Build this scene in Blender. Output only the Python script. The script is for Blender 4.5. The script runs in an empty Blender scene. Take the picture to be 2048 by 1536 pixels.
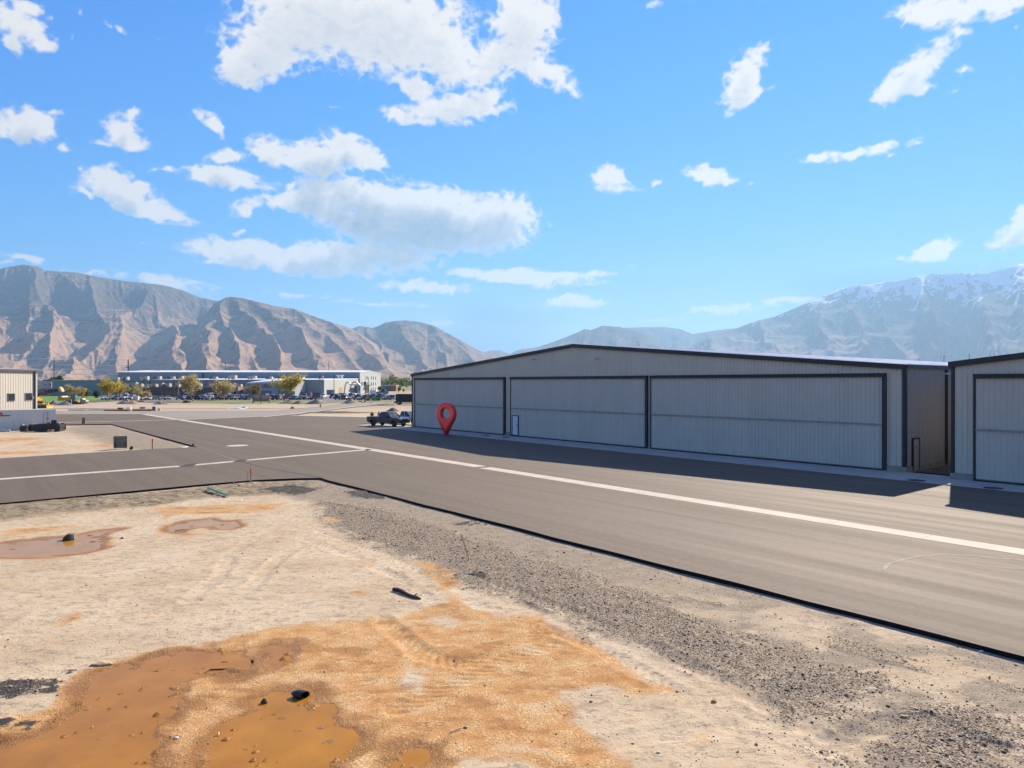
import bpy, bmesh, math, random
import numpy as np
from mathutils import Vector, Matrix
random.seed(7)
rng = np.random.default_rng(7)
S = bpy.context.scene
COL = S.collection
F, CX, HY, CAMH = 1400.0, 1024.0, 766.0, 6.0
DA = Vector((-0.6304, 0.7763))      # along the hangar fronts, away from the viewpoint
DN = Vector((0.7763, 0.6304))       # square to the fronts, towards the hangars
rad = math.radians

def G(px, py, z=0.0):
    """point of the survey picture -> point on level z"""
    Y = F * (CAMH - z) / (py - HY)
    return Vector(((px - CX) / F * Y, Y, z))
def P(px, py, Y):
    return Vector(((px - CX) / F * Y, Y, CAMH + (HY - py) / F * Y))
def AP(q, p, z=0.0):
    v = DA * q + DN * p
    return Vector((v.x, v.y, z))
def lin(r, g, b):
    f = lambda c: (c / 12.92 if c <= 0.04045 else ((c + 0.055) / 1.055) ** 2.4)
    return (f(r / 255), f(g / 255), f(b / 255), 1.0)

# ------------------------------------------------------------------ nodes
class NB:
    def __init__(s, tree):
        s.t = tree
    def n(s, typ, ins=None, **props):
        nd = s.t.nodes.new(typ)
        for k, v in props.items():
            setattr(nd, k, v)
        for k, v in (ins or {}).items():
            s.put(nd.inputs[k], v)
        return nd
    def put(s, sock, v):
        if isinstance(v, bpy.types.NodeSocket):
            s.t.links.new(v, sock)
        elif v is not None:
            if isinstance(v, (tuple, list)) and len(v) == 4 and sock.type == 'VECTOR':
                v = v[:3]
            sock.default_value = v
    def m(s, op, a, b=None, c=None, clamp=False):
        nd = s.t.nodes.new('ShaderNodeMath'); nd.operation = op; nd.use_clamp = clamp
        for i, v in enumerate((a, b, c)):
            if v is not None: s.put(nd.inputs[i], v)
        return nd.outputs[0]
    def vm(s, op, a, b=None, scale=None):
        nd = s.t.nodes.new('ShaderNodeVectorMath'); nd.operation = op
        s.put(nd.inputs[0], a)
        if b is not None: s.put(nd.inputs[1], b)
        if scale is not None: s.put(nd.inputs['Scale'], scale)
        return nd.outputs['Value'] if op in ('LENGTH', 'DOT_PRODUCT', 'DISTANCE') else nd.outputs[0]
    def mix(s, fac, a, b, blend='MIX'):
        nd = s.t.nodes.new('ShaderNodeMix'); nd.data_type = 'RGBA'; nd.blend_type = blend
        s.put(nd.inputs[0], fac); s.put(nd.inputs[6], a); s.put(nd.inputs[7], b)
        return nd.outputs[2]
    def fmix(s, fac, a, b):
        nd = s.t.nodes.new('ShaderNodeMix'); nd.data_type = 'FLOAT'
        s.put(nd.inputs[0], fac); s.put(nd.inputs[2], a); s.put(nd.inputs[3], b)
        return nd.outputs[0]
    def noise(s, vec, scale, detail=4.0, rough=0.55, dist=0.0, color=False):
        nd = s.n('ShaderNodeTexNoise', {'Scale': scale, 'Detail': detail, 'Roughness': rough, 'Distortion': dist})
        if vec is not None: s.put(nd.inputs['Vector'], vec)
        return nd.outputs['Color' if color else 'Fac']
    def voro(s, vec, scale, feature='F1', out='Distance', rnd=1.0):
        nd = s.n('ShaderNodeTexVoronoi', {'Scale': scale, 'Randomness': rnd}, feature=feature)
        if vec is not None: s.put(nd.inputs['Vector'], vec)
        return nd.outputs[out]
    def ss(s, x, a, b, lo=0.0, hi=1.0):
        nd = s.n('ShaderNodeMapRange', interpolation_type='SMOOTHSTEP')
        s.put(nd.inputs[0], x)
        if a < b:
            vals = (a, b, lo, hi)
        else:
            vals = (b, a, hi, lo)
        for i, v in enumerate(vals): nd.inputs[i + 1].default_value = v
        return nd.outputs[0]
    def ramp(s, fac, stops, interp='LINEAR'):
        nd = s.n('ShaderNodeValToRGB', {'Fac': fac})
        r = nd.color_ramp; r.interpolation = interp
        while len(r.elements) < len(stops): r.elements.new(0.5)
        for e, (p, c) in zip(r.elements, stops):
            e.position = p; e.color = c if len(c) == 4 else (*c, 1)
        return nd.outputs[0]
    def attr(s, name, out='Fac'):
        return s.n('ShaderNodeAttribute', attribute_name=name).outputs[out]
    def mapping(s, vec, loc=(0, 0, 0), rot=(0, 0, 0), scale=(1, 1, 1), typ='POINT'):
        nd = s.n('ShaderNodeMapping', {'Vector': vec, 'Location': loc, 'Rotation': rot, 'Scale': scale}, vector_type=typ)
        return nd.outputs[0]
    def bump(s, h, strength=0.5, dist=0.02, normal=None):
        nd = s.n('ShaderNodeBump', {'Height': h, 'Strength': strength, 'Distance': dist})
        if normal is not None: s.put(nd.inputs['Normal'], normal)
        return nd.outputs[0]

MATS = {}
def material(name, build):
    if name in MATS: return MATS[name]
    m = bpy.data.materials.new(name); m.use_nodes = True
    t = m.node_tree; t.nodes.clear()
    nb = NB(t)
    out = t.nodes.new('ShaderNodeOutputMaterial')
    bs = t.nodes.new('ShaderNodeBsdfPrincipled')
    t.links.new(bs.outputs[0], out.inputs[0])
    build(nb, bs)
    MATS[name] = m
    return m
def simple(name, col, rough=0.6, metal=0.0, var=0.12, scale=1.5, coat=0.0, spec=0.5, bump=0.0):
    """a plain finish with a little dirt and unevenness"""
    def b(nb, bs):
        oc = nb.n('ShaderNodeTexCoord').outputs['Object']
        f = nb.noise(oc, scale, 6, 0.6)
        c = nb.mix(nb.ss(f, 0.3, 0.75), tuple(x * (1 - var) for x in col[:3]) + (1,), tuple(min(1, x * (1 + var)) for x in col[:3]) + (1,))
        nb.put(bs.inputs['Base Color'], c)
        bs.inputs['Metallic'].default_value = metal
        nb.put(bs.inputs['Roughness'], nb.ss(nb.noise(oc, scale * 2.3, 4), 0.2, 0.8, max(0.02, rough - 0.08), min(1, rough + 0.08)))
        bs.inputs['Coat Weight'].default_value = coat
        bs.inputs['Specular IOR Level'].default_value = spec
        if bump: nb.put(bs.inputs['Normal'], nb.bump(nb.noise(oc, scale * 8, 4), bump, 0.02))
    return material(name, b)
def objcol(name, rough=0.35, coat=0.5, metal=0.0):
    """paint that takes the object's own colour"""
    def b(nb, bs):
        oc = nb.n('ShaderNodeTexCoord').outputs['Object']
        c = nb.n('ShaderNodeObjectInfo').outputs['Color']
        f = nb.ss(nb.noise(oc, 2.0, 5), 0.3, 0.75, 0.88, 1.05)
        nb.put(bs.inputs['Base Color'], nb.vm('SCALE', c, scale=f))
        bs.inputs['Roughness'].default_value = rough
        bs.inputs['Coat Weight'].default_value = coat
        bs.inputs['Coat Roughness'].default_value = 0.08
        bs.inputs['Metallic'].default_value = metal
    return material(name, b)

# ------------------------------------------------------------------ objects
def link(name, me, mats, parent=None):
    o = bpy.data.objects.new(name, me); COL.objects.link(o)
    for m in (mats if isinstance(mats, (list, tuple)) else [mats]):
        me.materials.append(m)
    if parent is not None: o.parent = parent
    return o
def tag(o, label=None, cat=None, group=None, kind=None):
    if label: o['label'] = label
    if cat: o['category'] = cat
    if group: o['group'] = group
    if kind: o['kind'] = kind
    return o
def thing(name, label, cat, loc=(0, 0, 0), rz=0.0, group=None):
    o = bpy.data.objects.new(name, None); COL.objects.link(o)
    o.empty_display_size = 0.3
    o.location = loc; o.rotation_euler = (0, 0, rz)
    return tag(o, label, cat, group)
def copy_thing(src, loc, rz, label=None, color=None, scale=None):
    r = src.copy(); COL.objects.link(r); r.location = loc; r.rotation_euler = (0, 0, rz)
    if label: r['label'] = label
    if scale: r.scale = scale
    if color: r.color = color
    for ch in [c for c in src.children]:
        c = ch.copy(); COL.objects.link(c); c.parent = r
        if color: c.color = color
        for g in [x for x in ch.children]:
            d = g.copy(); COL.objects.link(d); d.parent = c
            if color: d.color = color
    return r

class MB:
    """collects shapes and links them as one mesh object"""
    def __init__(s):
        s.v = []; s.f = []; s.mi = []
    def add(s, vs, fs, mi=0):
        b = len(s.v)
        s.v += [tuple(v) for v in vs]
        for f in fs:
            s.f.append(tuple(i + b for i in f)); s.mi.append(mi)
        return s
    def box(s, x0, x1, y0, y1, z0, z1, M=None, mi=0):
        vs = [Vector(p) for p in ((x0,y0,z0),(x1,y0,z0),(x1,y1,z0),(x0,y1,z0),(x0,y0,z1),(x1,y0,z1),(x1,y1,z1),(x0,y1,z1))]
        if M is not None: vs = [M @ v for v in vs]
        return s.add(vs, [(0,3,2,1),(4,5,6,7),(0,1,5,4),(1,2,6,5),(2,3,7,6),(3,0,4,7)], mi)
    def bar(s, a, b, w, h=None, up=(0, 0, 1), mi=0, w2=None, h2=None):
        a = Vector(a); b = Vector(b); d = (b - a).normalized()
        up = Vector(up)
        if abs(d.dot(up)) > 0.99: up = Vector((0, 1, 0))
        x = d.cross(up).normalized(); y = x.cross(d).normalized()
        h = h or w; w2 = w2 or w; h2 = h2 or h
        vs = []
        for c, ww, hh in ((a, w, h), (b, w2, h2)):
            for sx, sy in ((-1,-1),(1,-1),(1,1),(-1,1)):
                vs.append(c + x * sx * ww / 2 + y * sy * hh / 2)
        return s.add(vs, [(0,1,2,3),(7,6,5,4),(0,4,5,1),(1,5,6,2),(2,6,7,3),(3,7,4,0)], mi)
    def tube(s, pts, r, n=8, cap=True, mi=0):
        pts = [Vector(p) for p in pts]
        rs = r if isinstance(r, (list, tuple)) else [r] * len(pts)
        vs = []; fs = []
        ref = Vector((0, 0, 1))
        for i, p in enumerate(pts):
            d = (pts[min(i + 1, len(pts) - 1)] - pts[max(i - 1, 0)])
            d = d.normalized() if d.length > 1e-9 else Vector((0, 0, 1))
            rf = ref if abs(d.dot(ref)) < 0.95 else Vector((0, 1, 0))
            x = d.cross(rf).normalized(); y = x.cross(d).normalized()
            for k in range(n):
                a = 2 * math.pi * k / n
                vs.append(p + (x * math.cos(a) + y * math.sin(a)) * rs[i])
        for i in range(len(pts) - 1):
            for k in range(n):
                k2 = (k + 1) % n
                fs.append((i*n+k, i*n+k2, (i+1)*n+k2, (i+1)*n+k))
        if cap:
            fs.append(tuple(range(n - 1, -1, -1))); fs.append(tuple((len(pts)-1)*n + k for k in range(n)))
        return s.add(vs, fs, mi)
    def prism(s, poly, y0, y1, axis='y', M=None, mi=0):
        """polygon in (x,z) pushed along y (or (x,y) along z)"""
        n = len(poly)
        mk = (lambda p, t: Vector((p[0], t, p[1]))) if axis == 'y' else ((lambda p, t: Vector((p[0], p[1], t))) if axis == 'z' else (lambda p, t: Vector((t, p[0], p[1]))))
        vs = [mk(p, y0) for p in poly] + [mk(p, y1) for p in poly]
        if M is not None: vs = [M @ v for v in vs]
        fs = [tuple(range(n)), tuple(range(2*n-1, n-1, -1))]
        for i in range(n):
            j = (i + 1) % n
            fs.append((i, n + i, n + j, j))
        return s.add(vs, fs, mi)
    def build(s, name, mats, parent=None, smooth=False, bevel=0.0, fix=True, tri=False):
        me = bpy.data.meshes.new(name)
        me.from_pydata(s.v, [], s.f)
        if len(set(s.mi)) > 1:
            me.polygons.foreach_set('material_index', s.mi)
        if fix or bevel or tri:
            bm = bmesh.new(); bm.from_mesh(me)
            if bevel:
                bmesh.ops.remove_doubles(bm, verts=bm.verts, dist=1e-5)
            bmesh.ops.recalc_face_normals(bm, faces=bm.faces)
            if tri: bmesh.ops.triangulate(bm, faces=[f for f in bm.faces if len(f.verts) > 4])
            if bevel:
                ed = [e for e in bm.edges if len(e.link_faces) == 2 and e.calc_face_angle(0) > 0.5]
                bmesh.ops.bevel(bm, geom=ed, offset=bevel, segments=2, affect='EDGES', clamp_overlap=True, profile=0.6)
            bm.to_mesh(me); bm.free()
        if smooth:
            me.polygons.foreach_set('use_smooth', [True] * len(me.polygons))
            if hasattr(me, 'set_sharp_from_angle'): me.set_sharp_from_angle(angle=rad(35))
        return link(name, me, mats, parent)

def grid_mesh(name, X, Y, Z, mats, smooth=True, attrs=None, parent=None):
    """X,Y,Z arrays of shape (rows, cols)"""
    R, C = Z.shape
    co = np.stack([X, Y, Z], -1).reshape(-1, 3).astype(np.float32)
    idx = np.arange(R * C).reshape(R, C)
    q = np.stack([idx[:-1, :-1], idx[:-1, 1:], idx[1:, 1:], idx[1:, :-1]], -1).reshape(-1, 4)
    me = bpy.data.meshes.new(name)
    me.vertices.add(R * C); me.vertices.foreach_set('co', co.ravel())
    nq = len(q)
    me.loops.add(nq * 4); me.loops.foreach_set('vertex_index', q.ravel().astype(np.int32))
    me.polygons.add(nq)
    me.polygons.foreach_set('loop_start', np.arange(0, nq * 4, 4, dtype=np.int32))
    me.update(calc_edges=True)
    if smooth: me.polygons.foreach_set('use_smooth', np.ones(nq, dtype=bool))
    for k, a in (attrs or {}).items():
        at = me.attributes.new(k, 'FLOAT', 'POINT')
        at.data.foreach_set('value', a.ravel().astype(np.float32))
    me.validate()
    return link(name, me, mats, parent)

# ------------------------------------------------------------------ numeric noise
def _hash(ix, iy, seed):
    h = (ix.astype(np.int64) * 374761393 + iy.astype(np.int64) * 668265263 + seed * 974711) & 0xffffffff
    h = ((h ^ (h >> 13)) * 1274126177) & 0xffffffff
    return ((h ^ (h >> 16)) & 0xffff) / 65535.0
def vnoise(x, y, seed=0):
    ix = np.floor(x); iy = np.floor(y); fx = x - ix; fy = y - iy
    out = 0
    ux = fx * fx * fx * (fx * (fx * 6 - 15) + 10); uy = fy * fy * fy * (fy * (fy * 6 - 15) + 10)
    def g(dx, dy):
        a = _hash(ix + dx, iy + dy, seed) * 2 * np.pi
        return np.cos(a) * (fx - dx) + np.sin(a) * (fy - dy)
    a = g(0, 0); b = g(1, 0); c = g(0, 1); d = g(1, 1)
    return ((a + (b - a) * ux) * (1 - uy) + (c + (d - c) * ux) * uy) * 1.5
def fbm(x, y, oct=4, seed=0, gain=0.5):
    s = 0; a = 1.0; t = 0
    for i in range(oct):
        s = s + a * vnoise(x * 2 ** i + 17.3 * i, y * 2 ** i - 9.1 * i, seed + i); t += a; a *= gain
    return s / t
def sstep(x, a, b):
    t = np.clip((x - a) / (b - a), 0, 1)
    return t * t * (3 - 2 * t)
def poly_sdf(X, Y, poly):
    """distance to the polygon's edge, negative inside"""
    d = np.full(X.shape, 1e9); inside = np.zeros(X.shape, dtype=bool)
    n = len(poly)
    for i in range(n):
        ax, ay = poly[i][0], poly[i][1]; bx, by = poly[(i + 1) % n][0], poly[(i + 1) % n][1]
        ex, ey = bx - ax, by - ay
        L2 = ex * ex + ey * ey + 1e-12
        t = np.clip(((X - ax) * ex + (Y - ay) * ey) / L2, 0, 1)
        d = np.minimum(d, (X - ax - t * ex) ** 2 + (Y - ay - t * ey) ** 2)
        c = (ay > Y) != (by > Y)
        with np.errstate(divide='ignore', invalid='ignore'):
            xi = ax + (Y - ay) * ex / (ey if abs(ey) > 1e-12 else 1e-12)
        inside ^= c & (X < xi)
    d = np.sqrt(d)
    return np.where(inside, -d, d)
def line_sd(X, Y, pts):
    """distance to a polyline and arc length of the nearest point"""
    d = np.full(X.shape, 1e9); s = np.zeros(X.shape); acc = 0.0; sg = np.zeros(X.shape)
    for a, b in zip(pts[:-1], pts[1:]):
        ex, ey = b[0] - a[0], b[1] - a[1]; L = math.hypot(ex, ey)
        t = np.clip(((X - a[0]) * ex + (Y - a[1]) * ey) / (L * L), 0, 1)
        px = X - a[0] - t * ex; py = Y - a[1] - t * ey
        dd = np.hypot(px, py)
        m = dd < d
        d = np.where(m, dd, d); s = np.where(m, acc + t * L, s); sg = np.where(m, np.sign(ex * py - ey * px), sg)
        acc += L
    return d, s, sg

# ------------------------------------------------------------------ camera, light, air
cam = bpy.data.cameras.new('camera'); camo = bpy.data.objects.new('camera', cam); COL.objects.link(camo)
cam.sensor_width = 36.0; cam.lens = 36.0 * F / 2048.0
cam.clip_start = 0.1; cam.clip_end = 90000
camo.location = (0, 0, CAMH); camo.rotation_euler = (rad(90) - math.atan(2.0 / F), 0, 0)
S.camera = camo

SUN_AZ, SUN_EL = rad(32.5), rad(32.0)      # azimuth clockwise from +Y
sd = Vector((math.sin(SUN_AZ) * math.cos(SUN_EL), math.cos(SUN_AZ) * math.cos(SUN_EL), math.sin(SUN_EL)))
sun = bpy.data.lights.new('sun', 'SUN'); suno = bpy.data.objects.new('sun', sun); COL.objects.link(suno)
sun.energy = 5.0; sun.angle = rad(0.53); sun.color = (1.0, 0.88, 0.72)
suno.rotation_euler = sd.to_track_quat('Z', 'Y').to_euler()

# clouds of the photograph as (px, py, rx, ry, turn, strength) in survey-picture units
CLOUDS = [
 (40,48,58,38,.2,1),(92,86,34,20,-.4,1),(52,12,50,16,.1,.9),(25,85,30,25,.5,.9),
 (148,20,13,8,0,.55),(205,42,22,9,.9,.6),(240,60,26,9,.35,.7),(312,82,20,5,.2,.6),(150,76,8,13,0,.6),
 (58,250,62,40,-.25,1),(100,224,34,14,-.3,.85),(130,295,19,13,0,.9),(10,265,30,22,0,.9),
 (252,266,46,32,.35,1),(262,235,26,20,0,.95),(205,288,28,10,-.1,.8),(426,248,34,18,.75,1),(318,236,9,6,0,.5),(357,235,14,5,-.3,.5),
 (262,392,98,42,.3,1.05),(322,425,72,24,.15,1),(212,348,36,28,0,.85),(165,385,40,16,.3,.8),(325,345,36,12,-.2,.6),(158,330,18,8,0,.6),
 (455,310,46,20,-.2,.9),(450,358,78,30,0,.95),(560,305,56,34,.1,1.05),(640,320,70,44,0,1.05),(700,300,62,40,.4,1),(742,318,36,34,.5,.9),(560,375,70,14,0,.75),(490,415,38,26,-.4,.85),(640,285,70,16,-.2,.8),
 (620,402,110,32,-.05,1.1),(740,405,130,50,.15,1.2),(880,430,150,56,.2,1.25),(1010,425,70,44,.1,1.15),(830,468,170,38,.08,1.15),(940,470,130,34,-.1,1.1),(700,440,100,34,.3,1.05),
 (490,505,100,32,.05,1.1),(620,520,190,34,.03,1.15),(760,510,120,30,.05,1.1),(430,524,50,10,-.1,.8),(862,527,32,9,0,.75),(480,460,34,12,-.4,.5),
 (850,574,92,17,.05,1.05),(1050,554,150,19,.05,1.05),(1190,549,46,10,-.1,.85),(1148,605,66,18,0,.95),(930,582,50,9,.1,.7),
 (620,50,150,78,-.25,1.2),(760,60,170,86,0,1.25),(880,110,100,62,.3,1.1),(530,110,90,46,-.5,1.1),(475,135,44,32,.6,1),(490,165,30,10,0,.85),(700,10,240,60,0,1.2),(543,155,20,10,0,.8),
 (1050,45,66,70,.6,1.1),(1000,120,90,40,-.1,1.05),(1090,140,72,32,.3,1),(1130,175,36,20,.4,.8),(955,150,80,30,0,.95),(1100,30,30,50,0,.9),
 (830,175,60,30,.3,.8),(905,218,104,32,-.06,1.1),(968,200,44,26,-.4,1.05),(800,228,46,24,0,.85),(665,208,26,10,-.2,.55),(992,260,14,14,0,.5),(780,268,8,6,0,.4),
 (1487,155,66,42,-.85,1),(1520,112,30,22,-.6,.95),(1490,195,60,22,-.3,.95),(1540,180,24,10,-.6,.6),
 (1815,152,82,36,-.55,1.05),(1870,110,44,30,-.4,1),(1785,180,44,22,-.2,.9),(1838,176,30,16,-.3,.8),(1925,145,28,20,0,.5),(1716,180,14,14,0,.5),(1900,178,18,8,0,.45),
 (1905,22,124,36,.1,1.1),(1985,5,110,36,0,1.05),(1915,60,34,24,.8,.75),(2030,52,24,8,0,.5),
 (1222,358,38,30,.2,1.05),(1250,376,34,9,0,.95),(1312,362,26,13,-.3,.65),(1416,352,52,24,.1,1.05),(1455,358,28,14,0,.9),(1500,366,16,7,0,.6),(1408,330,24,12,0,.8),
 (1640,312,46,15,-.1,1),(1700,308,44,16,-.15,1),(1765,295,44,14,-.1,.95),(1832,290,22,12,-.2,.9),(1785,310,22,8,0,.6),
 (1862,503,56,20,-.25,1),(1808,519,34,7,0,.8),(2035,462,60,34,-.6,1),(1990,490,34,12,0,.9),(1955,536,32,12,.1,.95),(2060,440,50,40,0,1),
 (1440,622,110,16,-.08,.75),(1585,602,60,15,-.05,.85),(1330,640,80,10,0,.5),(1690,640,160,16,0,.5),
 (60,520,90,16,.05,.6),(20,530,60,10,0,.8),(340,566,110,16,.15,.85),(420,575,46,10,.2,.8),(180,545,130,12,.05,.6),(590,590,120,11,.03,.55),(760,607,150,10,.05,.6),(880,650,140,14,0,.4),(470,598,90,9,0,.5),
 (1020,505,14,6,.2,.5),(1090,458,11,5,0,.6),(1270,530,14,5,0,.6),(280,490,18,5,0,.6),(1118,384,14,9,.6,.5),(1142,380,9,4,-.3,.4),(1317,8,20,11,0,.75),(685,562,8,4,0,.4),
]
def build_world():
    w = bpy.data.worlds.new('World'); S.world = w; w.use_nodes = True
    t = w.node_tree; t.nodes.clear(); nb = NB(t)
    out = t.nodes.new('ShaderNodeOutputWorld'); bg = t.nodes.new('ShaderNodeBackground')
    t.links.new(bg.outputs[0], out.inputs[0])
    sky = nb.n('ShaderNodeTexSky', sky_type='NISHITA')
    sky.sun_disc = False; sky.sun_elevation = SUN_EL; sky.sun_rotation = SUN_AZ
    sky.altitude = 3000; sky.air_density = 0.6; sky.dust_density = 0.0; sky.ozone_density = 6.0
    # the photograph holds the bright horizon back and keeps the blue rich
    sp = nb.n('ShaderNodeSeparateColor', {0: sky.outputs[0]})
    ch = []
    for i, (M_, n_, x0) in enumerate(SKYCURVE):
        xn = nb.m('POWER', nb.m('MULTIPLY', sp.outputs[i], 0.1 / x0), n_)
        ch.append(nb.m('MULTIPLY', nb.m('DIVIDE', xn, nb.m('ADD', xn, 1.0)), M_))
    c = nb.n('ShaderNodeCombineXYZ', {0: ch[0], 1: ch[1], 2: ch[2]}).outputs[0]
    # unseen broken cloud added overhead and behind to whiten the ambient light
    tc = nb.n('ShaderNodeTexCoord').outputs['Generated']
    sx = nb.n('ShaderNodeSeparateXYZ', {0: tc})
    az = nb.m('ABSOLUTE', nb.m('ARCTAN2', sx.outputs[0], sx.outputs[1]))
    off = nb.m('MAXIMUM', nb.ss(sx.outputs[2], 0.60, 0.72), nb.ss(az, rad(52), rad(66)))
    cl = nb.ss(nb.noise(nb.mapping(tc, scale=(1, 1, 1.6)), 3.2, 6, 0.6), 0.50, 0.64)
    cl = nb.m('MULTIPLY', nb.m('MULTIPLY', cl, off), nb.ss(sx.outputs[2], 0.02, 0.2))
    c = nb.mix(nb.m('MULTIPLY', cl, 0.9), c, (0.42, 0.40, 0.37, 1))
    c = nb.vm('SCALE', c, scale=10.0)
    nb.put(bg.inputs[0], c); bg.inputs[1].default_value = 0.1
    w.cycles.sampling_method = 'MANUAL'; w.cycles.sample_map_resolution = 512
SKYCURVE = ((0.14, 2.8, 0.20), (0.295, 1.4, 0.145), (0.45, 1.8, 0.09))
build_world()
CL_LIT = (0.44, 0.405, 0.368); CL_DRK = (0.055, 0.10, 0.155)
def build_clouds():
    """cumulus on the sky dome: cover and self-shadowing worked out on a fine grid of directions"""
    R = 56000.0
    a0, a1, e0, e1, st = rad(-52), rad(52), rad(0.0), rad(38), rad(0.085)
    az = np.arange(a0, a1, st); el = np.arange(e0, e1, st)
    U, V = np.meshgrid(az, el)
    fu = lambda s: U / s; fv = lambda s: V / s
    w1 = fbm(fu(.055), fv(.04), 4, 101); w2 = fbm(fu(.055), fv(.04), 4, 201)
    Uw = U + .016 * w1; Vw = V + .010 * w2
    f = np.full(U.shape, -1.0)
    for (px, py, rx, ry, rot, wt) in CLOUDS:
        a = math.atan((px - CX) / F); hyp = math.hypot(F, px - CX); e = math.atan((HY - py) / hyp)
        ra = rx * math.cos(a) ** 2 / F; re = ry * (.87 if py > 280 else .95) * math.cos(e) ** 2 / hyp
        ext = 2.2 * max(ra, re) + .03
        i0, i1 = np.searchsorted(el, [e - ext, e + ext]); j0, j1 = np.searchsorted(az, [a - ext, a + ext])
        if i0 >= i1 or j0 >= j1: continue
        du = Uw[i0:i1, j0:j1] - a; dv = Vw[i0:i1, j0:j1] - e
        cr, sr = math.cos(rot), math.sin(rot)
        d = np.hypot((cr * du - sr * dv) / ra, (sr * du + cr * dv) / re)
        v = 1 + (wt - 1) * .75 - d
        sf = min(1.0, max(.32, min(rx, ry * 2.2) / 42)); v = sf * v - (1 - sf) * .22
        o = f[i0:i1, j0:j1]
        h = np.clip(.5 + .5 * (o - v) / .25, 0, 1)
        f[i0:i1, j0:j1] = v + (o - v) * h + .25 * h * (1 - h)
    bill = 1 - 2 * np.abs(fbm(fu(.030), fv(.022), 5, 303, .55))       # rounded heads
    n2 = fbm(fu(.012), fv(.008), 5, 404, .6); n3 = fbm(fu(.09), fv(.05), 4, 505)
    fld = f + .20 * n2 + .50 * (bill - .70) + .22 * n3 + .0
    cov = sstep(fld, -.32, .62)
    # how much cloud lies between a point and the sun (up and to the right)
    T = np.clip(fld + .1, 0, 1.4); acc = np.zeros_like(T)
    for k in range(1, 17):
        sy = int(k * 2.2); sx = int(k * .8)
        sh = np.zeros_like(T); sh[:-sy, :T.shape[1] - sx] = T[sy:, sx:]
        acc += sh * math.exp(-k * .06)
    shade = 1 - np.exp(-np.clip(acc - 3.6, 0, None) * .30)
    shade = shade * (0.30 + 0.70 * sstep(V, .42, .24)) * sstep(fld, -.15, .4)
    shade = np.clip(shade + .08 * n2 * cov + .17 * (.66 - bill) * cov, 0, 1)
    thin = sstep(fld, .0, .75)
    X = np.sin(U) * np.cos(V) * R; Y = np.cos(U) * np.cos(V) * R; Z = np.sin(V) * R
    m = bpy.data.materials.new('cloud'); m.use_nodes = True; t = m.node_tree; t.nodes.clear(); nb = NB(t)
    out = t.nodes.new('ShaderNodeOutputMaterial')
    pos = nb.vm('NORMALIZE', nb.n('ShaderNodeNewGeometry').outputs['Position'])
    fine = nb.noise(nb.mapping(pos, scale=(1, 1, 1.4)), 75, 6, .6)
    al = nb.ss(nb.m('ADD', nb.attr('cover'), nb.m('MULTIPLY_ADD', fine, .30, -.15)), .10, .90)
    low = nb.ss(nb.n('ShaderNodeSeparateXYZ', {0: pos}).outputs[2], 0.03, 0.13, 0.5, 1.0)
    al = nb.m('MULTIPLY', nb.m('MULTIPLY', al, low), 0.97)
    sh = nb.m('ADD', nb.attr('shade'), nb.m('MULTIPLY_ADD', fine, .16, -.08), clamp=True)
    cc = nb.mix(sh, CL_LIT + (1,), CL_DRK + (1,))
    em = nb.n('ShaderNodeEmission', {'Color': cc, 'Strength': 1.0}); tr = t.nodes.new('ShaderNodeBsdfTransparent')
    mx = nb.n('ShaderNodeMixShader', {0: al}); t.links.new(tr.outputs[0], mx.inputs[1]); t.links.new(em.outputs[0], mx.inputs[2])
    t.links.new(mx.outputs[0], out.inputs[0])
    m.cycles.emission_sampling = 'NONE'
    o = grid_mesh('sky', X, Y, Z, m, True, {'cover': cov, 'shade': shade})
    tag(o, kind='structure')
build_clouds()
S.view_settings.view_transform = 'Standard'; S.view_settings.look = 'None'
S.view_settings.exposure = 1.15; S.view_settings.gamma = 1.0
S.render.engine = 'CYCLES'
S.cycles.max_bounces = 6; S.cycles.diffuse_bounces = 3; S.cycles.glossy_bounces = 3; S.cycles.transmission_bounces = 4; S.cycles.volume_bounces = 0
S.cycles.use_denoising = True
# ------------------------------------------------------------------ ground
PUD = {   # water outlines traced on the ground
 'near_left': [(-120,1560),(-40,1470),(0,1482),(26,1483),(78,1475),(112,1453),(146,1430),(167,1396),(180,1366),(200,1345),(216,1337),(281,1321),(365,1303),(440,1300),(484,1304),(495,1334),(477,1352),(443,1361),(427,1350),(385,1354),(365,1365),(357,1386),(346,1412),(333,1438),(312,1456),(307,1495),(299,1527),(297,1600),(-120,1700)],
 'near_mid': [(417,1475),(430,1455),(470,1436),(520,1420),(500,1400),(552,1379),(590,1378),(625,1381),(640,1400),(646,1410),(667,1435),(698,1459),(706,1482),(693,1506),(667,1536),(640,1600),(405,1600),(400,1530)],
 'small_pool': [(521,1300),(540,1290),(565,1290),(583,1305),(580,1322),(552,1330),(528,1322)],
 'frame_edge': [(781,1530),(790,1505),(815,1498),(845,1502),(858,1530),(850,1590),(790,1590)],
 'far_left': [(-150,1112),(-60,1096),(0,1087),(130,1074),(212,1060),(236,1058),(190,1074),(206,1088),(190,1099),(100,1115),(0,1113),(-120,1125)],
 'far_mid': [(335,1052),(376,1043),(420,1037),(437,1044),(472,1042),(478,1051),(461,1058),(430,1057),(418,1052),(372,1057),(360,1065),(340,1063)],
}
GZ = -0.12
def gp(pts, z=GZ): return [(G(x, y, z).x, G(x, y, z).y) for x, y in pts]
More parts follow.
